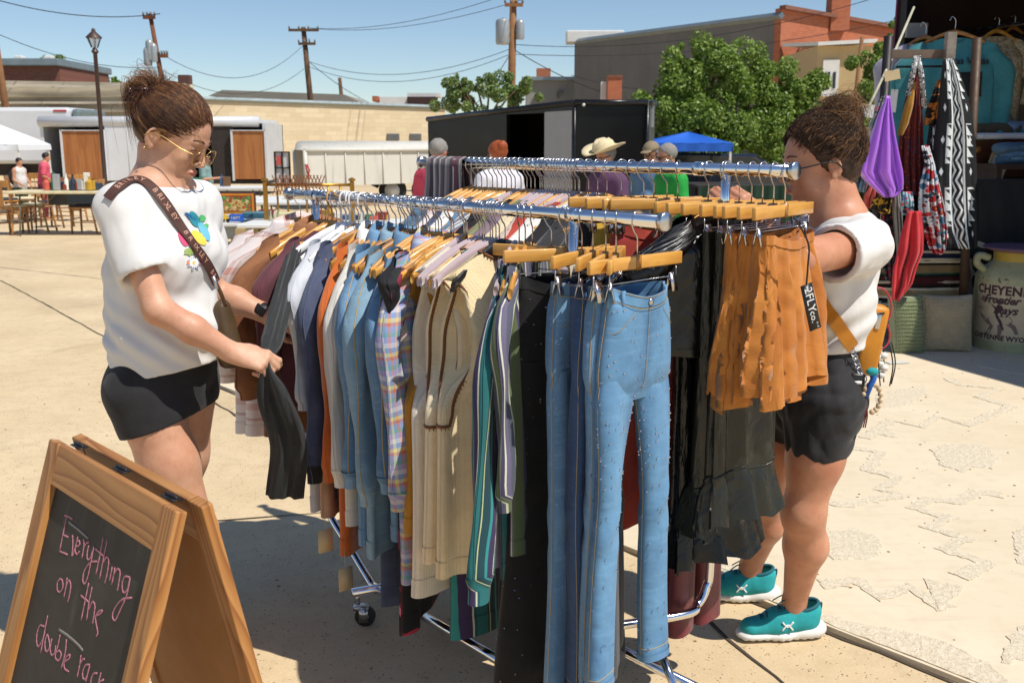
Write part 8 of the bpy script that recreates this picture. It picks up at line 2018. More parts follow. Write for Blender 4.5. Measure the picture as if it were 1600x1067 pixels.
for pts, lb in (([(1432, 88), (1427, 112), (1419, 150)], "black and white braided strap of the halter dress, left side"), ([(1434, 88), (1440, 120), (1445, 170)], "black and white braided strap of the halter dress, right side")):
 a = atY(pts[0][0], pts[0][1], YR_-.05); o = G().tube([atY(x_, y_, YR_-.05) - a for x_, y_ in pts], .02, 8).build("halter_strap", CORD); o.location = a; tag(o, lb, "strap", "straps of the halter dress")
LEO = floral("orange_black_print", 'c0762c', ['0e0a08', '1a120c'], 16., .62, '0c0a08')
rows_cloth("blouse", [(125, 1466, 1472), (150, 1456, 1473), (175, 1447, 1472), (196, 1444, 1472)], YR_+.02, LEO, "orange and black blotched blouse between halter dress and zigzag dress", "blouse", amp=.01, seed=7)
def aztec():
 b = NB("black_white_zigzag"); uv = b.uv(); u, v = b.sep(uv)[:2]
 uu = b.m('SUBTRACT', u, .5)
 tri = lambda f, s: b.m('ABSOLUTE', b.m('SUBTRACT', b.m('MULTIPLY', b.m('FRACT', b.m('MULTIPLY', f, s)), 2.), 1.))
 zz = tri(v, 7.0); band = b.m('FRACT', b.m('ADD', b.m('MULTIPLY', u, 9.0), b.m('MULTIPLY', zz, .9))); centre = b.m('LESS_THAN', b.m('ABSOLUTE', b.m('ADD', uu, .0)), .12)
 zig_ = b.m('LESS_THAN', band, .42); line = b.m('LESS_THAN', b.m('ABSOLUTE', b.m('SUBTRACT', b.m('ABSOLUTE', uu), .15)), .022)
 saw = b.m('FRACT', b.m('MULTIPLY', v, 13.)); teeth = b.m('LESS_THAN', b.m('FRACT', b.m('MULTIPLY', u, 4.2)), b.m('MULTIPLY', saw, .85)); side_ = b.m('GREATER_THAN', b.m('FRACT', b.m('MULTIPLY', u, 2.1)), .45)
 big = b.m('LESS_THAN', b.m('FRACT', b.m('MULTIPLY', v, 2.2)), .62)
 out = b.m('ADD', b.m('MULTIPLY', centre, zig_), b.m('MULTIPLY', b.m('SUBTRACT', 1.0, centre), b.m('MULTIPLY', teeth, b.m('MULTIPLY', side_, big)))); out = b.m('MAXIMUM', out, line)
 d = b.m('ADD', b.m('ABSOLUTE', b.m('SUBTRACT', b.m('FRACT', b.m('MULTIPLY', u, 3.0)), .5)), b.m('ABSOLUTE', b.m('SUBTRACT', b.m('FRACT', b.m('MULTIPLY', v, 4.4)), .5))); out = b.m('MAXIMUM', out, b.m('MULTIPLY', b.m('LESS_THAN', d, .13), b.m('SUBTRACT', 1.0, centre)))
 return b.set(b.mix(out, (.008, .008, .010), (.72, .76, .76)), .75)
AZ = aztec()
rows_cloth("dress", [(92, 1474, 1492), (130, 1470, 1506), (175, 1466, 1518), (220, 1460, 1524), (270, 1456, 1526), (320, 1456, 1528), (360, 1462, 1528), (388, 1478, 1526)], YR_-.12, AZ, "long black and white zigzag patterned dress on the stand by the dark trailer", "dress", amp=.018, nf=2.2, seed=8, uvc=True)
rows_cloth("blouse", [(195, 1452, 1476), (225, 1448, 1478), (260, 1450, 1484), (300, 1452, 1484), (340, 1456, 1490), (372, 1460, 1500)], YR_-.02, AZ, "second black and white patterned top peeking left of the long zigzag dress", "top", amp=.02, seed=9, uvc=True)
FLR = floral("red_white_floral", 'd8dce0', ['b82028', '18242c', 'c83038', '4a7a9a', 'a81c24'], 26., .62, 'd8b84a')
rows_cloth("skirt", [(228, 1440, 1452), (255, 1446, 1460), (290, 1436, 1468), (325, 1434, 1476), (355, 1442, 1480), (385, 1450, 1478), (396, 1458, 1472)], YR_-.2, FLR, "red, white and blue floral frilled skirt hung below the halter dress", "skirt", amp=.035, nf=4, seed=10)
rows_cloth("top", [(300, 1410, 1426), (320, 1408, 1428), (336, 1412, 1427)], YR_-.22, floral("multi_print", '8ab0b8', ['c84858', '3a5a8a', 'd8a0b0', '2a3a4a'], 40., .6), "small multicoloured printed top end above the red cloth", "top", amp=.012, seed=11)
rows_cloth("cloth", [(330, 1418, 1440), (365, 1408, 1444), (395, 1402, 1443), (420, 1396, 1432), (445, 1394, 1424), (468, 1394, 1404)], YR_-.3, fabric("bright_red_cloth", 'c02028', 'd03038', .1), "plain bright red cloth hanging lowest beneath the floral skirt", "cloth", amp=.04, nf=2, seed=12)
rows_cloth("scarf", [(298, 1380, 1396), (312, 1364, 1394), (326, 1360, 1392), (333, 1378, 1390)], YR_-.1, floral("yellow_black_print", 'c89a20', ['1a1410', '2a1c10'], 40., .7, 'c89a20'), "yellow and black printed cloth below the purple scarf", "scarf", amp=.015, seed=13)
rows_cloth("cloth", [(285, 1362, 1372), (305, 1350, 1380), (325, 1348, 1378)], YR_, fabric("coral_cloth", 'c04a44', 'c85a50', .1), "coral cloth tail hanging under the purple scarf", "cloth", amp=.02, seed=14)
rows_cloth("cloth", [(290, 1396, 1408), (330, 1394, 1410), (370, 1398, 1410), (400, 1402, 1408)], YR_, fabric("grey_cloth", '8c8c88', '9a9a96', .1), "plain grey cloth hanging behind the red one", "cloth", amp=.02, seed=15)
rows_cloth("skirt", [(320, 1380, 1398), (360, 1376, 1402), (400, 1376, 1404), (436, 1384, 1398)], YR_+.1, floral("dark_small_floral", '1c2430', ['8a2030', '4a6a7a', 'a84858'], 48., .5), "dark small flowered skirt behind the woman's white sleeve", "skirt", amp=.03, seed=16)
rows_cloth("shirt", [(270, 1338, 1360), (300, 1330, 1362), (335, 1328, 1364)], YR_+.2, stripes("green_olive_stripe", [(0, '3c4a34'), (.4, '7a8a6a'), (.55, '2c3828'), (.8, '5a6a4a')], .07), "green striped shirts hanging behind the curly haired woman's neck", "shirt", amp=.02, seed=17)
POSTM = mat("stand_dark_post", hx('4a3626'), .6, .2, .25, 12)
sd_ = empty("garment_stand", (0, 0, 0), 0, "dark wood and metal stand whose cross beam carries the hanging dresses", "stand")
def bar(a, b_, Y, wd, m=POSTM, n="post", Y2=None):
 p = atY(a[0], a[1], Y); q = atY(b_[0], b_[1], Y2 or Y); return G().tube([p, q], wd, 8).build(n, m, sd_, auto=50)
p_ = atY(1382, 150, 7.5); G().tube([(p_.x, 7.5, 0), (p_.x, 7.5, Zt(57, 7.5))], .035, 8).build("post", DKM, sd_)
p_ = atY(1513, 450, 7.6); G().tube([(p_.x - .02, 7.6, 0), (p_.x - .10, 7.6, Zt(60, 7.6))], .035, 8).build("post", POSTM, sd_)
G().box((atY(1383, 86, 7.5) + atY(1482, 84, 7.5))/2, (atY(1482, 84, 7.5).x - atY(1383, 86, 7.5).x, .05, .06)).build("cross_beam", mat("weathered_beam", hx('6a5a4c'), .8, 0, .2, 10), sd_, smooth=False)
G().box(atY(1484, 77, 7.45), (.065, .06, .23)).build("bracket", mat("worn_bracket", hx('8a8074'), .6, .2, .3, 20), sd_, smooth=False)
bar((1400, 105), (1478, 104), 7.52, .008, DKM, "wire_rail")
for px in (1433, 1475): bar((px, 80), (px, 106), 7.5, .008, DKM, "wire_hook")
a = atY(1357, 168, 7.0); o = G().tube([Vector((0, 0, 0)), atY(1392, 95, 7.6) - a, atY(1428, 12, 8.4) - a], .010, 6).build("stay_rope", mat("pale_rope", hx('b8b49c'), .8)); o.location = a; tag(o, "thin pale stay rope running up to the dark trailer's roof", "rope")
def card(px, py, Y, w_, h_, rot, m, lb, grp=None):
 a = atY(px, py, Y); r_ = empty("price_tag", a, 0, lb, "price tag", grp); G().box((0, 0, 0), (w_, .004, h_), Matrix.Rotation(rot, 3, 'Y')).build("card", m, r_, smooth=False); G().tube([(0, -.002, h_*.4), (.01, 0, h_*.4 + .06)], .002, 5).build("string", BLKP, r_)
card(1394, 118, 7.35, .11, .07, -.2, CARD, "tan card tag above the purple scarf"); card(1396, 158, 7.35, .05, .16, .05, mat("silver_card", hx('9a9a9c'), .5), "tall silver tag right of the purple scarf's top")
card(1351, 173, 7.2, .13, .09, .1, mat("white_card", hx('d0d4d0'), .6), "white square card at the rope's lower end"); card(1560, 263, 8.25, .13, .17, .35, mat("white_card", hx('d0d4d0'), .6), "white price card hanging from the folded jeans")
card(1555, 249, 8.3, .09, .09, .3, CARD, "smaller tan card behind the white price card on the jeans")
def hung_top(px_c, py_top, Y, Wd, L, m, lb, sl_len, cat="sweatshirt", yaw=0., seed=1, T=.09, group=None, extra=None, hm=HWOOD2):
 rs = random.Random(seed); p = atY(px_c, py_top, Y); r_ = empty(cat, p, yaw, lb, cat, group)
 V, Fc, UV, xyz = body_loft(rs, Wd/2, L, T, .28, .10, .07, .05, .018, 16., -.02, 0., 64, 34); G().add(V, Fc, UV).build("body", m, r_)
 for sd in (-1, 1):
  sv, sf, suv = sleeve(rs, sd, Wd/2, -.02 - .28*Wd*.4 + .01, sl_len, .12, .075, out=.10, flat=.55, puff=.01); G().add(sv, sf, suv).build("sleeve", m, r_)
 h_ = empty("hanger", p + Vector((0, 0, .03)), yaw, "wooden hanger inside the dark trailer holding the " + " ".join(lb.split()[:6]), "hanger", "hangers inside the dark trailer")
 g = G(); hanger_bar(g, 'wood', 0, .02, Wd*.36); g.build("shoulder_bar", hm, h_); g = G(); g.tube(bez([(0, 0, .0), (0, 0, .07), (-.03, 0, .10), (-.045, 0, .07)], 5), .004, 6); g.build("hook", STEEL, h_)
 return r_
SWT = fabric("dusty_teal_fleece", '38848c', '4a949a', .1, bump=.1);
sw = hung_top(1492, 52, 8.6, .66, .98, SWT, "dusty teal sweatshirt with a small black pocket square and lettering", .85, yaw=-.15, seed=3)
G().box((.12, -.105, -.42), (.19, .006, .20), Matrix.Rotation(-.12, 3, 'X')).build("patch", mat("black_patch", (.01, .01, .012), .8), sw, smooth=False)
word("las Vegas", .075, mat("black_flock", (.01, .012, .014), .7), sw, (.12, -.115, -.235), (R(86), 0, 0), "printed_word", .0006, bold=.002)
hung_top(1446, 60, 8.8, .46, .85, fabric("pale_lilac", 'a8a4b4', 'b4b0c0', .06), "pale lilac top showing left of the teal sweatshirt", .6, "top", -.3, 4)
hung_top(1560, 50, 9.0, .50, .88, floral("beige_lace", 'a08a6a', ['c8b898', 'b8a684', 'd0c2a4'], 50., .7, 'c8b898'), "beige lace blouse with white pattern right of the teal sweatshirt", .55, "blouse", .2, 5, hm=HWOOD)
hung_top(1602, 85, 9.1, .5, .95, fabric("taupe_cloth", '6a5a48', '76664e', .1), "taupe top at the right edge inside the trailer", .6, "top", .2, 6)
for i, px in enumerate((1585, 1625)): hung_top(px, 45, 9.5, .4, .8, fabric("dark_wine_%d" % i, '2a1418', '38201c', .2), ["very dark wine top behind the beige lace blouse", "dark brown top at the far right inside the trailer"][i], .5, "top", .3, 8+i)
rows_cloth("jeans", [(150, 1556, 1566), (185, 1566, 1584), (215, 1568, 1588)], 9.0, fabric("ivory_drape", '98907c', 'a49c88', .1), "long ivory cloth end hanging beside the beige lace blouse", "cloth", amp=.02, seed=33)
dk = empty("drawer_chest", (0, 0, 0), 0, "dark brown wooden chest with round knob and brass label holder under the white shelf", "chest")
Yd = 8.5; xa, xb2 = X(1519, Yd), X(1660, Yd)
CHW = wood("chest_brown", '4a2614', '5e341c', 6., 0, .5, .1)
G().box(((xa+xb2)/2, Yd+.35, (Zt(216, Yd)+Zt(278, Yd))/2), (xb2-xa, .7, Zt(216, Yd)-Zt(278, Yd))).build("case", CHW, dk, smooth=False, bevel=.01)
G().box(((xa+X(1570, Yd))/2, Yd-.01, (Zt(219, Yd)+Zt(276, Yd))/2), (X(1570, Yd)-xa-.03, .02, Zt(219, Yd)-Zt(276, Yd))).build("drawer_front", CHW, dk, smooth=False, bevel=.006)
G().sphere(atY(1528, 234, Yd-.04), .03, 14, 10).build("knob", mat("amber_knob", hx('8a6024'), .35), dk); G().box(atY(1567, 230, Yd-.03), (.09, .012, .035)).build("label_holder", BR, dk, smooth=False)
for sx in (xa+.05, xb2-.05): G().box((sx, Yd+.05, Zt(278, Yd)/2 + .25), (.06, .06, Zt(278, Yd)-.5)).build("leg", CHW, dk, smooth=False)
sh_ = empty("white_shelf_cloth", (0, 0, 0), 0, "white cloth covered shelf edge above the brown chest", "shelf"); G().box(((xa+xb2)/2, Yd+.2, Zt(213, Yd)), (xb2-xa+.1, .95, .05)).build("board", mat("white_shelf_cloth", hx('b4b8c4'), .8), sh_, bevel=.02)
for i, (px, py, w_, h_, m, lb) in enumerate(((1548, 203, .36, .12, fabric("camo", '4a4232', '6a5a42', .3), "brown mottled folded garment on the white shelf"), (1588, 206, .45, .10, SWT, "folded teal garment lying on the white shelf"), (1595, 200, .3, .09, fabric("pale_blue_fold", '7088a8', '8098b4', .1), "folded pale blue garment on top of the teal one"))):
 a = atY(px, py, Yd+.1); s_ = Sdf((-.35, -.25, -.12), (.35, .25, .16), .012); s_.cone((-w_/2, 0, 0), (w_/2, 0, 0), h_*.62, h_*.55, .02, ((0, 1, 0), 2.0)); s_.wave(wrinkle(50+i, .02, 22)); r_ = empty("folded_garment", a, .1*i, lb, "folded clothes", "folded garments on the white shelf"); s_.build("cloth", m, r_, 1)
for i, (py, off_, m, lb) in enumerate(((250, 0, c_den3, "lower pair in the stack of folded dark jeans by the chest"), (242, .02, c_den2, "middle pair with pale waistband in the stack of folded jeans"), (232, -.02, c_den3, "top pair in the stack of folded dark jeans"))):
 a = atY(1594, py, 8.2); r_ = empty("folded_jeans", a + Vector((off_, 0, 0)), 0, lb, "jeans", "folded jeans stacked by the chest"); s_ = Sdf((-.3, -.22, -.08), (.3, .22, .09), .011); s_.cone((-.14, 0, 0), (.14, 0, 0), .045, .045, .02, ((0, 1, 0), 2.6)); s_.wave(wrinkle(60+i, .015, 30)); s_.build("cloth", m, r_, 1); G().box((0, -.115, .012), (.26, .012, .02)).build("waistband", c_den1, r_, bevel=.004)
stt = empty("small_stool", (0, 0, 0), 0, "dark side stand carrying the folded jeans", "stand"); a = atY(1594, 260, 8.2); G().box(a, (.6, .45, .04)).build("top", DKW, stt, smooth=False)
for sx in (-.26, .26): G().box((a.x+sx, a.y, a.z/2), (.04, .4, a.z-.04)).build("side", DKW, stt, smooth=False)
cow = NB("cowhide"); uv = cow.uv(); n_c = cow.noise(uv, 1.6, 3, .5, 1.2); base_ = cow.mix(cow.m('GREATER_THAN', n_c, .53), (.012, .011, .012), hx('b8b098')); COW = cow.set(base_, .8, 0, cow.bump(cow.noise(uv, 200, 3, .7), .4, .003), Sheen_Weight=.3)
rows_cloth("cowhide", [(280, 1512, 1660), (310, 1514, 1662), (350, 1512, 1664), (400, 1514, 1664), (450, 1520, 1664)], 8.0, COW, "black and cream cowhide hanging down behind the milk can", "cowhide", amp=.02, nf=2, seed=21, N=50)
SER = NB("serape_bench"); uv = SER.uv(); v_ = SER.sep(uv)[1]
SER = SER.set(SER.ramp(SER.m('FRACT', SER.m('DIVIDE', v_, .46)), [(0, hx('d8ccb0')), (.04, hx('16203c')), (.17, hx('e0d4bc')), (.20, hx('18120e')), (.24, hx('8a7450')), (.36, hx('2a5a48')), (.39, hx('14100e')), (.44, hx('4a1418')), (.56, hx('1c1410')), (.62, hx('e0d2b4')), (.66, hx('b89c6c')), (.76, hx('e6dcc8')), (.80, hx('100e0e')), (.92, hx('2c2030'))], 'CONSTANT'), .9, 0, SER.bump(SER.noise(uv, 120, 3, .7), .4, .004))
bn = rows_cloth("striped_blanket", [(392, 1366, 1500), (420, 1366, 1500), (445, 1366, 1500), (470, 1366, 1499)], 7.75, SER, "striped woven blanket in navy, tan, maroon and black behind the cushions", "blanket", amp=.008, nf=3, seed=22, thick=.01)
bs_ = empty("low_bench", (0, 0, 0), 0, "low dark bench under the striped blanket", "bench"); a = atY(1366, 392, 7.8); b2 = atY(1500, 392, 7.8); G().box(((a.x+b2.x)/2, 8.1, a.z-.03), (b2.x-a.x, .55, .05)).build("seat", DKW, bs_, smooth=False)
for k_, zz in enumerate((.10, .22, .34, .46)):
 G().tube([(a.x, 7.72, zz*a.z/.5), (b2.x, 7.72, zz*a.z/.5)], .012, 6).build("fringe_roll", mat("cream_fringe", hx('d8ccb0'), .9), bn).location = -bn.location
for sx in (a.x+.05, b2.x-.05): G().box((sx, 8.1, (a.z-.06)/2), (.05, .5, a.z-.06)).build("leg", DKW, bs_, smooth=False)
def pillow(px0, px1, py0, py1, Y, m, lb, tilt=.3, yaw=0.):
 c_ = atY((px0+px1)/2, py1, Y); w_ = (px1-px0)/F*Y/1.0*.98; h_ = atY(0, py0, Y).z - c_.z; N = 120; V = []; UV = []
 for sgn in (1,):
  pass
 us = np.linspace(-1, 1, N); U, W_ = np.meshgrid(us, us); th = (np.clip(1-np.abs(U)**3.0, 0, 1)*np.clip(1-np.abs(W_)**3.0, 0, 1))**.55
 col_ = (U+1)*6; row_ = (W_+1)*8; fc = col_ % 1; vv = np.abs(fc-.5)*2; st = np.abs(np.sin((row_ + vv*1.1)*np.pi))*.7 + .3; chunk = (1-np.abs(vv-.5)*1.6)*st
 pinch = 1 - .06*(1-np.abs(W_)**2); Xp = U*w_/2*(1-.07*(1-np.abs(W_)**2)*np.abs(U)); Zp = W_*h_/2*(1-.07*(1-np.abs(U)**2)*np.abs(W_)) + h_/2
 r_ = empty("cushion", c_ + Vector((0, .02, .0)), yaw, lb, "cushion", "chunky knitted cushions on the ground")
 g = G()
 for s_ in (-1, 1):
  D = s_*(th*.085 + chunk*.034*(th > .02)); Yp = D + .0
  P = np.stack([Xp, Yp*math.cos(tilt) + (Zp)*math.sin(tilt)*.9, Zp*math.cos(tilt*.6) - Yp*math.sin(tilt)*0], -1); Fg = grid_faces(N, N, False)
  if s_ == 1: Fg = [f[::-1] for f in Fg]
  g.add(P.reshape(-1, 3), Fg, np.stack([U*.3, W_*.3], -1).reshape(-1, 2))
 return g.build("cover", m, r_)
pillow(1392, 1446, 463, 556, 7.35, mat("sage_chunky_yarn", hx('9aa27c'), .95, 0, .12, 20, .6, 160, sheen=.3), "sage green chunky knitted cushion, left of the pair", .25, .15)
pillow(1437, 1520, 462, 550, 7.40, mat("oat_chunky_yarn", hx('c8b898'), .95, 0, .12, 20, .6, 160, sheen=.3), "oatmeal chunky knitted cushion between the sage one and the milk can", .25, -.1)
cc_ = atH(1592, 556); Yc = cc_.y + .28; cx_ = atY(1592, 480, Yc).x; pxm = F/(Yc*1.0)*.98; rc = 66/pxm*1.0; hc = Zt(383, Yc)
CANG = NB("can_green_paint"); o_ = CANG.ob(); nn_ = CANG.noise(o_, 5, 5, .65); n2_ = CANG.noise(o_, 22, 4, .7); zc = CANG.sep(o_)[2]
bs3 = CANG.mix(CANG.rng(nn_, .3, .7), hx('9a9a70'), hx('b6b48e')); ringm = CANG.m('LESS_THAN', CANG.m('ABSOLUTE', CANG.m('SUBTRACT', zc, hc*.70)), .02); bs3 = CANG.mix(CANG.m('MULTIPLY', CANG.m('GREATER_THAN', n2_, .56), CANG.m('ADD', CANG.m('MULTIPLY', ringm, .7), .12)), bs3, hx('4a2c18')); CANG = CANG.set(bs3, .5, 0, CANG.bump(n2_, .15, .003))
can = empty("milk_can", (cx_, Yc, 0), 0, "old green painted milk can with mauve rim and cream rodeo poster", "milk can")
G().lathe([(rc*.95, 0), (rc*1.0, .01), (rc*1.0, hc*.70), (rc*.985, hc*.72), (rc*.90, hc*.76), (rc*.70, hc*.83), (rc*.64, hc*.86)], (0, 0, 0), 48).build("body", CANG, can, auto=40)
G().lathe([(rc*.645, hc*.85), (rc*.645, hc*.945)], (0, 0, 0), 48).build("neck", mat("can_yellow", hx('b89c3c'), .5, 0, .1, 20), can, auto=40)
MAU = mat("can_mauve_rim", hx('8a6878'), .5, 0, .2, 20)
G().lathe([(rc*.66, hc*.94), (rc*.86, hc*.965), (rc*.90, hc*.98), (rc*.86, hc*.99), (rc*.70, hc*.975), (rc*.3, hc*.965)], (0, 0, 0), 48).build("lid", MAU, can, auto=50)
for sa in (math.pi, 0):
 q = Vector((math.cos(sa), 0, 0)); G().tube(bez([q*rc*.88 + Vector((0, 0, hc*.76)), q*rc*1.08 + Vector((0, 0, hc*.83)), q*rc*1.04 + Vector((0, 0, hc*.90)), q*rc*.80 + Vector((0, 0, hc*.88))], 6), .028, 10).build("handle", CANG, can)
G().tube([(-.06, -rc*.66, hc*.96), (-.062, -rc*.70, hc*.90), (-.06, -rc*.80, hc*.80)], .004, 5).build("chain", DKM, can)
g = G(); g.tube([(-.06 + .022*math.cos(a), -rc*.80 - .004, hc*.795 + .022*math.sin(a)) for a in np.linspace(0, 2*np.pi, 16)], .006, 5, False); g.build("ring_tag", WHITE, can)
PAP = NB("aged_poster_paper"); o_ = PAP.ob(); PAP = PAP.set(PAP.mix(PAP.rng(PAP.noise(o_, 8, 5, .65), .3, .7), hx('bcab8c'), hx('cbbb9c')), .8)
def bend(verts, z0, r): return [((r)*math.sin(x/r), -(r)*math.cos(x/r), z0 + y) for x, y, _ in verts]
pz0, pz1 = Zt(538, Yc-rc), Zt(449, Yc-rc); pl0 = -.62*rc
ang = lambda px: math.asin(max(-1, min(1, (atY(px, 490, Yc-rc*.8).x - cx_)/rc)))*rc
xl_, xr_ = ang(1546), rc*1.1
g = G(); n = 24; rs = random.Random(3); V = []
for i, x_ in enumerate(np.linspace(xl_, xr_, n)): V += bend([(x_ + (rs.uniform(-.004, .004) if i in (0, n-1) else 0), 0 + rs.uniform(-.003, .003), 0), (x_, pz1-pz0 + rs.uniform(-.003, .003), 0)], pz0, rc*1.006)
g.add(V, [(2*i, 2*i+2, 2*i+3, 2*i+1) for i in range(n-1)]); poster = g.build("poster", PAP, can)
INK = mat("poster_ink", hx('4a343a'), .8, 0, .1); RINK = mat("poster_faded_ink", hx('7c6660'), .8, 0, .1)
def poster_word(txt, size, xc, zc_, m, shear=0., bold=.002, sp=1.0, rot=0.):
 c = bpy.data.curves.new("t", 'FONT'); c.body = txt; c.size = size; c.align_x = 'LEFT'; c.align_y = 'CENTER'; c.offset = bold; c.shear = shear; c.space_character = sp; c.resolution_u = 2
 t = bpy.data.objects.new("tmp", c); C.objects.link(t); bpy.context.view_layer.update(); me = bpy.data.meshes.new_from_object(t.evaluated_get(bpy.context.evaluated_depsgraph_get())); bpy.data.objects.remove(t)
 cr, sr2 = math.cos(rot), math.sin(rot)
 vs = bend([(xc + v.co.x*cr - v.co.y*sr2, v.co.y*cr + v.co.x*sr2, 0) for v in me.vertices], zc_, rc*1.009)
 for v, q in zip(me.vertices, vs): v.co = q
 me.materials.clear(); me.materials.append(m); o = bpy.data.objects.new("poster_word", me); C.objects.link(o); o.parent = poster; return o
hP = pz1-pz0
poster_word("CHEYENNE", .092, xl_+.012, pz1-.045, INK, 0, .004, 1.05); poster_word("Frontier", .085, xl_+.09, pz1-.115, INK, .35, .003, .95); poster_word("Days", .085, xl_+.18, pz1-.19, INK, .35, .003); poster_word("1935", .035, xl_+.02, pz0+hP*.55, RINK, .2, .0); poster_word("CHEYENNE WYO.", .052, xl_+.012, pz0+.025, INK, 0, .002)
def poster_shape(pts, m=RINK):
 V = bend([(xl_ + a*.36 + .02, b_*hP, 0) for a, b_ in pts], pz0, rc*1.0085); G().add(V, [tuple(range(len(V)))]).build("poster_figure", m, poster, smooth=False)
poster_shape([(.30, .30), (.42, .26), (.62, .33), (.78, .30), (.86, .38), (.80, .45), (.62, .46), (.45, .44), (.33, .40)]); poster_shape([(.80, .36), (.92, .30), (.98, .16), (.92, .15), (.84, .26), (.76, .30)]); poster_shape([(.30, .38), (.18, .44), (.08, .50), (.14, .42), (.24, .33), (.32, .31)])
poster_shape([(.40, .28), (.34, .16), (.26, .10), (.30, .07), (.42, .15), (.48, .27)]); poster_shape([(.56, .30), (.58, .14), (.54, .07), (.60, .06), (.66, .15), (.66, .30)]); poster_shape([(.50, .44), (.48, .56), (.54, .66), (.62, .64), (.62, .52), (.66, .44)], INK); poster_shape([(.52, .66), (.50, .70), (.44, .72), (.56, .74), (.66, .71), (.62, .66)], INK)
poster_shape([(.50, .60), (.38, .66), (.26, .72), (.20, .70), (.34, .62), (.50, .54)], INK); poster_shape([(.10, .70), (.20, .66), (.30, .70), (.24, .77), (.14, .78)], RINK); poster_shape([(.56, .46), (.64, .36), (.70, .22), (.66, .20), (.58, .34), (.50, .44)], INK)
for k in range(5): poster_shape([(.30+.12*k, .04), (.34+.12*k, .12), (.35+.12*k, .12), (.32+.12*k, .04)])
a = atH(1480, 549); r_ = empty("round_badge", a + Vector((0, 0, .02)), 0, "small round white disc lying in front of the oatmeal cushion", "badge"); G().tube([(0, -.004, .03), (0, .004, .03)], .045, 20).build("disc", WHITE, r_, auto=40)
a = atH(1402, 571); r_ = empty("ground_card", a + Vector((0, 0, .02)), .2, "white and pink card lying on the slab beside the sage cushion", "card"); G().box((0, 0, .004), (.16, .07, .003)).build("card", WHITE, r_, smooth=False)
WB = empty("wire_basket", (0, 0, 0), 0, "tall wire basket with red hoops and white shells behind the mustard bag", "basket"); Yw = 3.12; a = atY(1376, 590, Yw); REDW = mat("red_wire", hx('a82834'), .4)
for py, r0 in ((478, .035), (520, .030)):
 c_ = atY(1374, py, Yw); G().tube([c_ + Vector((r0*1.1*math.cos(t), .02*math.sin(t), r0*1.6*math.sin(t))) for t in np.linspace(0, 2*np.pi, 20)], .003, 6, False).build("hoop", REDW, WB)
for k in range(6):
 t = k*math.pi/3; c_ = atY(1376, 535, Yw); d_ = atY(1378, 600, Yw); G().tube(bez([c_ + Vector((.035*math.cos(t), .035*math.sin(t), 0)), (c_+d_)/2 + Vector((.045*math.cos(t), .045*math.sin(t), 0)), d_ + Vector((.03*math.cos(t), .03*math.sin(t), 0))], 4), .0022, 5).build("wire", DKM, WB)
for k, (px, py) in enumerate(((1372, 545), (1380, 556), (1374, 568), (1381, 575), (1376, 586), (1370, 557))): G().sphere(atY(px, py, Yw), (.016, .014, .012), 8, 6).build("shell", WHITE, WB)
for k, (px, c__) in enumerate(((1362, '2c8a70'), (1366, 'd89a6c'))):
 p = atY(px, 455, Yw); q = atY(px+2, 490, Yw); G().tube([p, q], .006, 6).build("ribbon", mat("ribbon_" + c__, hx(c__), .7), WB)
# ------------------------------------------------------------------ A-frame chalkboard
TL_ = Vector((-.965, 2.02, .95)); TR_ = Vector((-.558, 1.597, .95))
ex = (TR_-TL_).normalized(); outn = Vector((ex.y, -ex.x, 0));
if outn.y > 0: outn = -outn
Wb = (TR_-TL_).length
bo = empty("chalkboard_sign", (TL_.x, TL_.y, 0), 0, "wooden A-frame chalkboard sign lettered in pink chalk at the front left", "sign")
O_ = Vector((TL_.x, TL_.y, 0))
def panel(sgn, off0, spread, chalk):
 """leaf leaning outward; local frame: ex across, dn down the slope, nn outward"""
 top = TL_ + outn*off0*sgn; foot = top + outn*spread*sgn; foot.z = 0.0; dn = (foot-top).normalized(); Lp = (foot-top).length; nn = ex.cross(dn);
 if nn.dot(outn*sgn) < 0: nn = -nn
 M = Matrix((ex, dn, nn)).transposed()
 fr = empty("front_leaf" if chalk else "back_leaf", (0, 0, 0)); fr.parent = bo
 Mw = Matrix.Translation(top - O_) @ M.to_4x4(); fr.matrix_local = Mw
 mp = pinewood("pine_frame_%d" % chalk, 1); mh = pinewood("pine_rail_%d" % chalk, 0); th = .022
 G().box((.0275, Lp/2, 0), (.055, Lp, th)).build("stile", mp, fr, smooth=False, bevel=.003); G().box((Wb-.0275, Lp/2, 0), (.055, Lp, th)).build("stile", mp, fr, smooth=False, bevel=.003)
 G().box((Wb/2, .042, .0), (Wb-.1102, .084, th-.002)).build("top_rail", mh, fr, smooth=False, bevel=.003); G().box((Wb/2, Lp-.16, .0), (Wb-.1102, .07, th-.002)).build("bottom_rail", mh, fr, smooth=False, bevel=.003)
 if chalk:
  b = NB("chalkboard_surface"); o = b.ob(); n = b.noise(o, 3.5, 5, .65, 1.0); n2 = b.noise(b.scale(o, (9, 2, 1), rot=(0, 0, .5)), 2, 4, .6); base = b.mix(b.rng(n, .4, .75), hx('2f2a22'), hx('4a453c')); base = b.mix(b.m('MULTIPLY', b.rng(n2, .58, .75), .35, clamp=True), base, hx('7a7468'))
  G().box((Wb/2, Lp/2-.06, -.006), (Wb-.10, Lp-.26, .006)).build("slate", b.set(base, .7, 0, b.bump(b.noise(o, 300, 3, .6), .15, .001)), fr, smooth=False)
 G().box((Wb/2, Lp/2-.06, (-.0105 if chalk else -.004)), (Wb-.10, Lp-.26, .0025)).build("backing", mat("hardboard", hx('a87c4c'), .75, 0, .06, 8), fr, smooth=False)
 return fr, top, dn, nn
fl_, topF, dnF, nnF = panel(1, .0, .30, 1)
bl2, topB, dnB, nnB = panel(-1, .045, .20, 0)
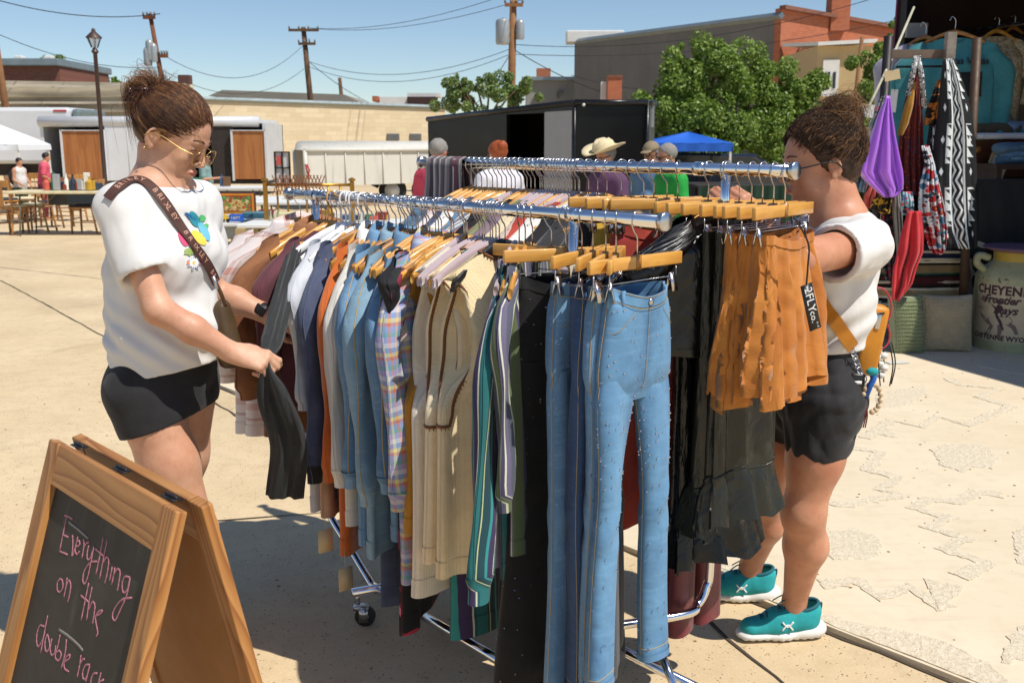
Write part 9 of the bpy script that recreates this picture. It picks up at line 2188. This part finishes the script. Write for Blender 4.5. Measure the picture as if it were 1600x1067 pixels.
for f_ in (.14, .5, .86):
 g = G(); q = Vector((TL_.x, TL_.y, .952)) + ex*Wb*f_ - outn*.02 - O_; g.tube([q - ex*.022, q + ex*.022], .003, 8); g.box(q + Vector((0, 0, -.003)), (.045, .02, .002), math.atan2(ex.y, ex.x)); g.build("hinge", DKM, bo)
g = G(); ca = topF + dnF*.62 + ex*(Wb-.03) - O_; cb2 = topB + dnB*.62 + ex*(Wb-.03) - O_; g.tube(bez([ca, (ca+cb2)/2 - Vector((0, 0, .05)), cb2], 6), .003, 5); g.build("stay_chain", DKM, bo)
CHK = mat("pink_chalk", hx('bc7c88'), .95, 0, .2, 200); CHG = mat("grey_chalk", hx('8a8580'), .95, 0, .2, 200)
invF = (Matrix.Translation(O_) @ (Matrix.Translation(topF - O_) @ Matrix((ex, dnF, nnF)).transposed().to_4x4())).inverted()
def on_slate(px, py):
 o = invF @ Vector((0, 0, CAMH)); d = (invF.to_3x3() @ ray(px, py)); t = (-.0025 - o.z)/d.z; return o + d*t
A5 = lambda L: [(50 + x/5.928, 790 + y/5.928) for x, y in L]
B6 = lambda L: [(40 + x/6.39, 900 + y/6.39) for x, y in L]
letters = [
 ("E", A5([(300, 88), (330, 95), (375, 122)])), ("E", A5([(325, 95), (300, 200), (255, 420)])), ("E", A5([(280, 265), (335, 290)])), ("E", A5([(255, 420), (330, 452)])),
 ("v", A5([(375, 270), (378, 360), (370, 465), (395, 400), (425, 285)])), ("e", A5([(400, 385), (440, 360), (435, 320), (410, 345), (400, 410), (415, 450), (440, 420)])),
 ("r", A5([(478, 305), (480, 370), (462, 485)])), ("r", A5([(478, 390), (505, 345), (530, 335)])), ("y", A5([(525, 365), (510, 440), (515, 495), (540, 480), (575, 370)])), ("y", A5([(575, 370), (545, 520), (520, 640), (490, 720), (470, 690), (485, 600), (540, 525), (605, 515)])),
 ("t", A5([(662, 285), (630, 450), (592, 635)])), ("t", A5([(585, 395), (660, 462)])), ("h", A5([(700, 310), (665, 470), (625, 680)])), ("h", A5([(655, 530), (690, 475), (710, 500), (700, 600), (675, 715)])),
 ("i", A5([(742, 565), (718, 695)])), ("n", A5([(768, 570), (738, 730)])), ("n", A5([(755, 640), (790, 585), (815, 610), (805, 700), (790, 785)])), ("g", A5([(905, 660), (860, 655), (835, 720), (845, 800), (880, 780), (908, 665), (890, 770), (868, 850), (800, 1000), (770, 1060), (745, 1030), (760, 960), (830, 870), (925, 850)])),
 ("o", A5([(262, 672), (235, 710), (235, 780), (260, 798), (285, 750), (280, 690), (262, 672)])), ("n", A5([(325, 665), (315, 740), (295, 845)])), ("n", A5([(310, 760), (340, 690), (358, 730), (350, 810), (330, 890)])),
 ("t", A5([(525, 712), (495, 860), (455, 1060)])), ("t", A5([(450, 828), (525, 890)])), ("h", A5([(557, 750), (530, 880), (505, 1058)])), ("h", A5([(525, 960), (560, 890), (582, 920), (575, 1000), (560, 1090)])), ("e", B6([(690, 400), (750, 370), (765, 340), (730, 350), (700, 400), (700, 450), (720, 560), (705, 600)])),
 ("d", B6([(220, 390), (195, 520), (150, 765)])), ("d", B6([(185, 500), (145, 490), (115, 560), (110, 660), (130, 700), (165, 640), (190, 560)])), ("o", B6([(215, 580), (195, 640), (195, 720), (215, 750), (240, 690), (225, 600), (215, 580)])), ("u", B6([(262, 620), (245, 720), (260, 785), (290, 760), (300, 690)])),
 ("b", B6([(345, 580), (325, 680), (295, 800), (330, 840), (355, 780), (335, 740), (305, 760)])), ("l", B6([(408, 625), (395, 760), (355, 920)])), ("e", B6([(390, 850), (435, 820), (440, 780), (410, 800), (385, 860), (390, 920), (430, 950)])),
 ("r", B6([(552, 785), (540, 880), (515, 1005)])), ("r", B6([(540, 880), (570, 830), (590, 825)])), ("a", B6([(640, 880), (600, 885), (570, 950), (575, 1020), (605, 1010), (640, 890), (615, 990), (600, 1050)])), ("c", B6([(715, 965), (680, 970), (655, 1020), (650, 1080)])), ("k", B6([(752, 960), (740, 1010), (715, 1100)])), ("k", B6([(780, 1030), (730, 1060), (770, 1110)])),
 ]
for nm, L in letters:
 q = bez([tuple(on_slate(x_, y_)) for x_, y_ in L], 5); g = G(); rr = [.0019*(1 + .25*math.sin(i*2.3)) for i in range(len(q))]; g.tube(q, rr, 5, flat=.35, up=(0, 0, 1)); g.build("chalk_stroke", CHK, fl_)
for L in (B6([(330, 530), (430, 600), (520, 680), (570, 740)]), A5([(340, 150), (430, 220), (520, 300)])): g = G(); g.tube(bez([tuple(on_slate(x_, y_)) for x_, y_ in L], 4), .0028, 5, flat=.2, up=(0, 0, 1)); g.build("chalk_smear", CHG, fl_)
slv = [o for o in C.objects if o.get('label', '').startswith('charcoal grey cardigan')][0]
pS = railpt(True, 1.44) - NV*.17 + Vector((0, 0, -.15)); hnd = wrN + Vector((.085, .01, -.03)); l0 = slv.location
rotm = Matrix.Rotation(-slv.rotation_euler.z, 3, 'Z')
pts = [pS, pS.lerp(hnd, .35) + Vector((0, 0, .0)), pS.lerp(hnd, .75) + Vector((0, 0, -.01)), hnd, hnd + Vector((.01, .02, -.10)), hnd + Vector((.025, .10, -.26)), hnd + Vector((-.01, .16, -.44))]
P = bez(pts, 7); n = 56; V = []; UV = []
T3 = np.gradient(P, axis=0); T3 /= np.linalg.norm(T3, axis=1)[:, None]
for i, p in enumerate(P):
 t = i/(len(P)-1); tn = Vector(T3[i]); sdv = tn.cross(Vector((.2, -1, 0))).normalized(); fdv = tn.cross(sdv).normalized()
 pin = 1 - .72*math.exp(-((t-.5)/.09)**2); rw = (.020 + .032*t)*pin; rd = .016*(.5+pin*.5)
 for k in range(n):
  a = 2*math.pi*k/n; wv2 = 1 + .14*math.sin(a*3 + t*4) + .07*math.sin(a*7 + 1.3 - t*5); q = Vector(p) + sdv*math.cos(a)*rw*wv2 + fdv*math.sin(a)*rd*(1 + .5*math.sin(a*4 + t*6) + .25*math.sin(a*9 - t*9)); q = rotm @ (q - l0); V.append(tuple(q)); UV.append((a*.06, t*.9))
G().add(V, grid_faces(len(P), n), UV).build("pulled_sleeve", c_grey, slv)
# ------------------------------------------------------------------ put every Empty at its thing's base
bpy.context.view_layer.update()
for r_ in [o for o in C.objects if o.type == 'EMPTY' and o.parent is None and o.location.length < 1e-6 and o.children]:
 pts = [d.matrix_world @ Vector(c) for d in r_.children_recursive if d.type == 'MESH' for c in d.bound_box]
 if not pts: continue
 lo = [min(p[i] for p in pts) for i in range(3)]; hi = [max(p[i] for p in pts) for i in range(3)]
 bs_ = Vector(((lo[0]+hi[0])/2, (lo[1]+hi[1])/2, lo[2])); r_.location = bs_
 for ch in r_.children: ch.location = Vector(ch.location) - bs_
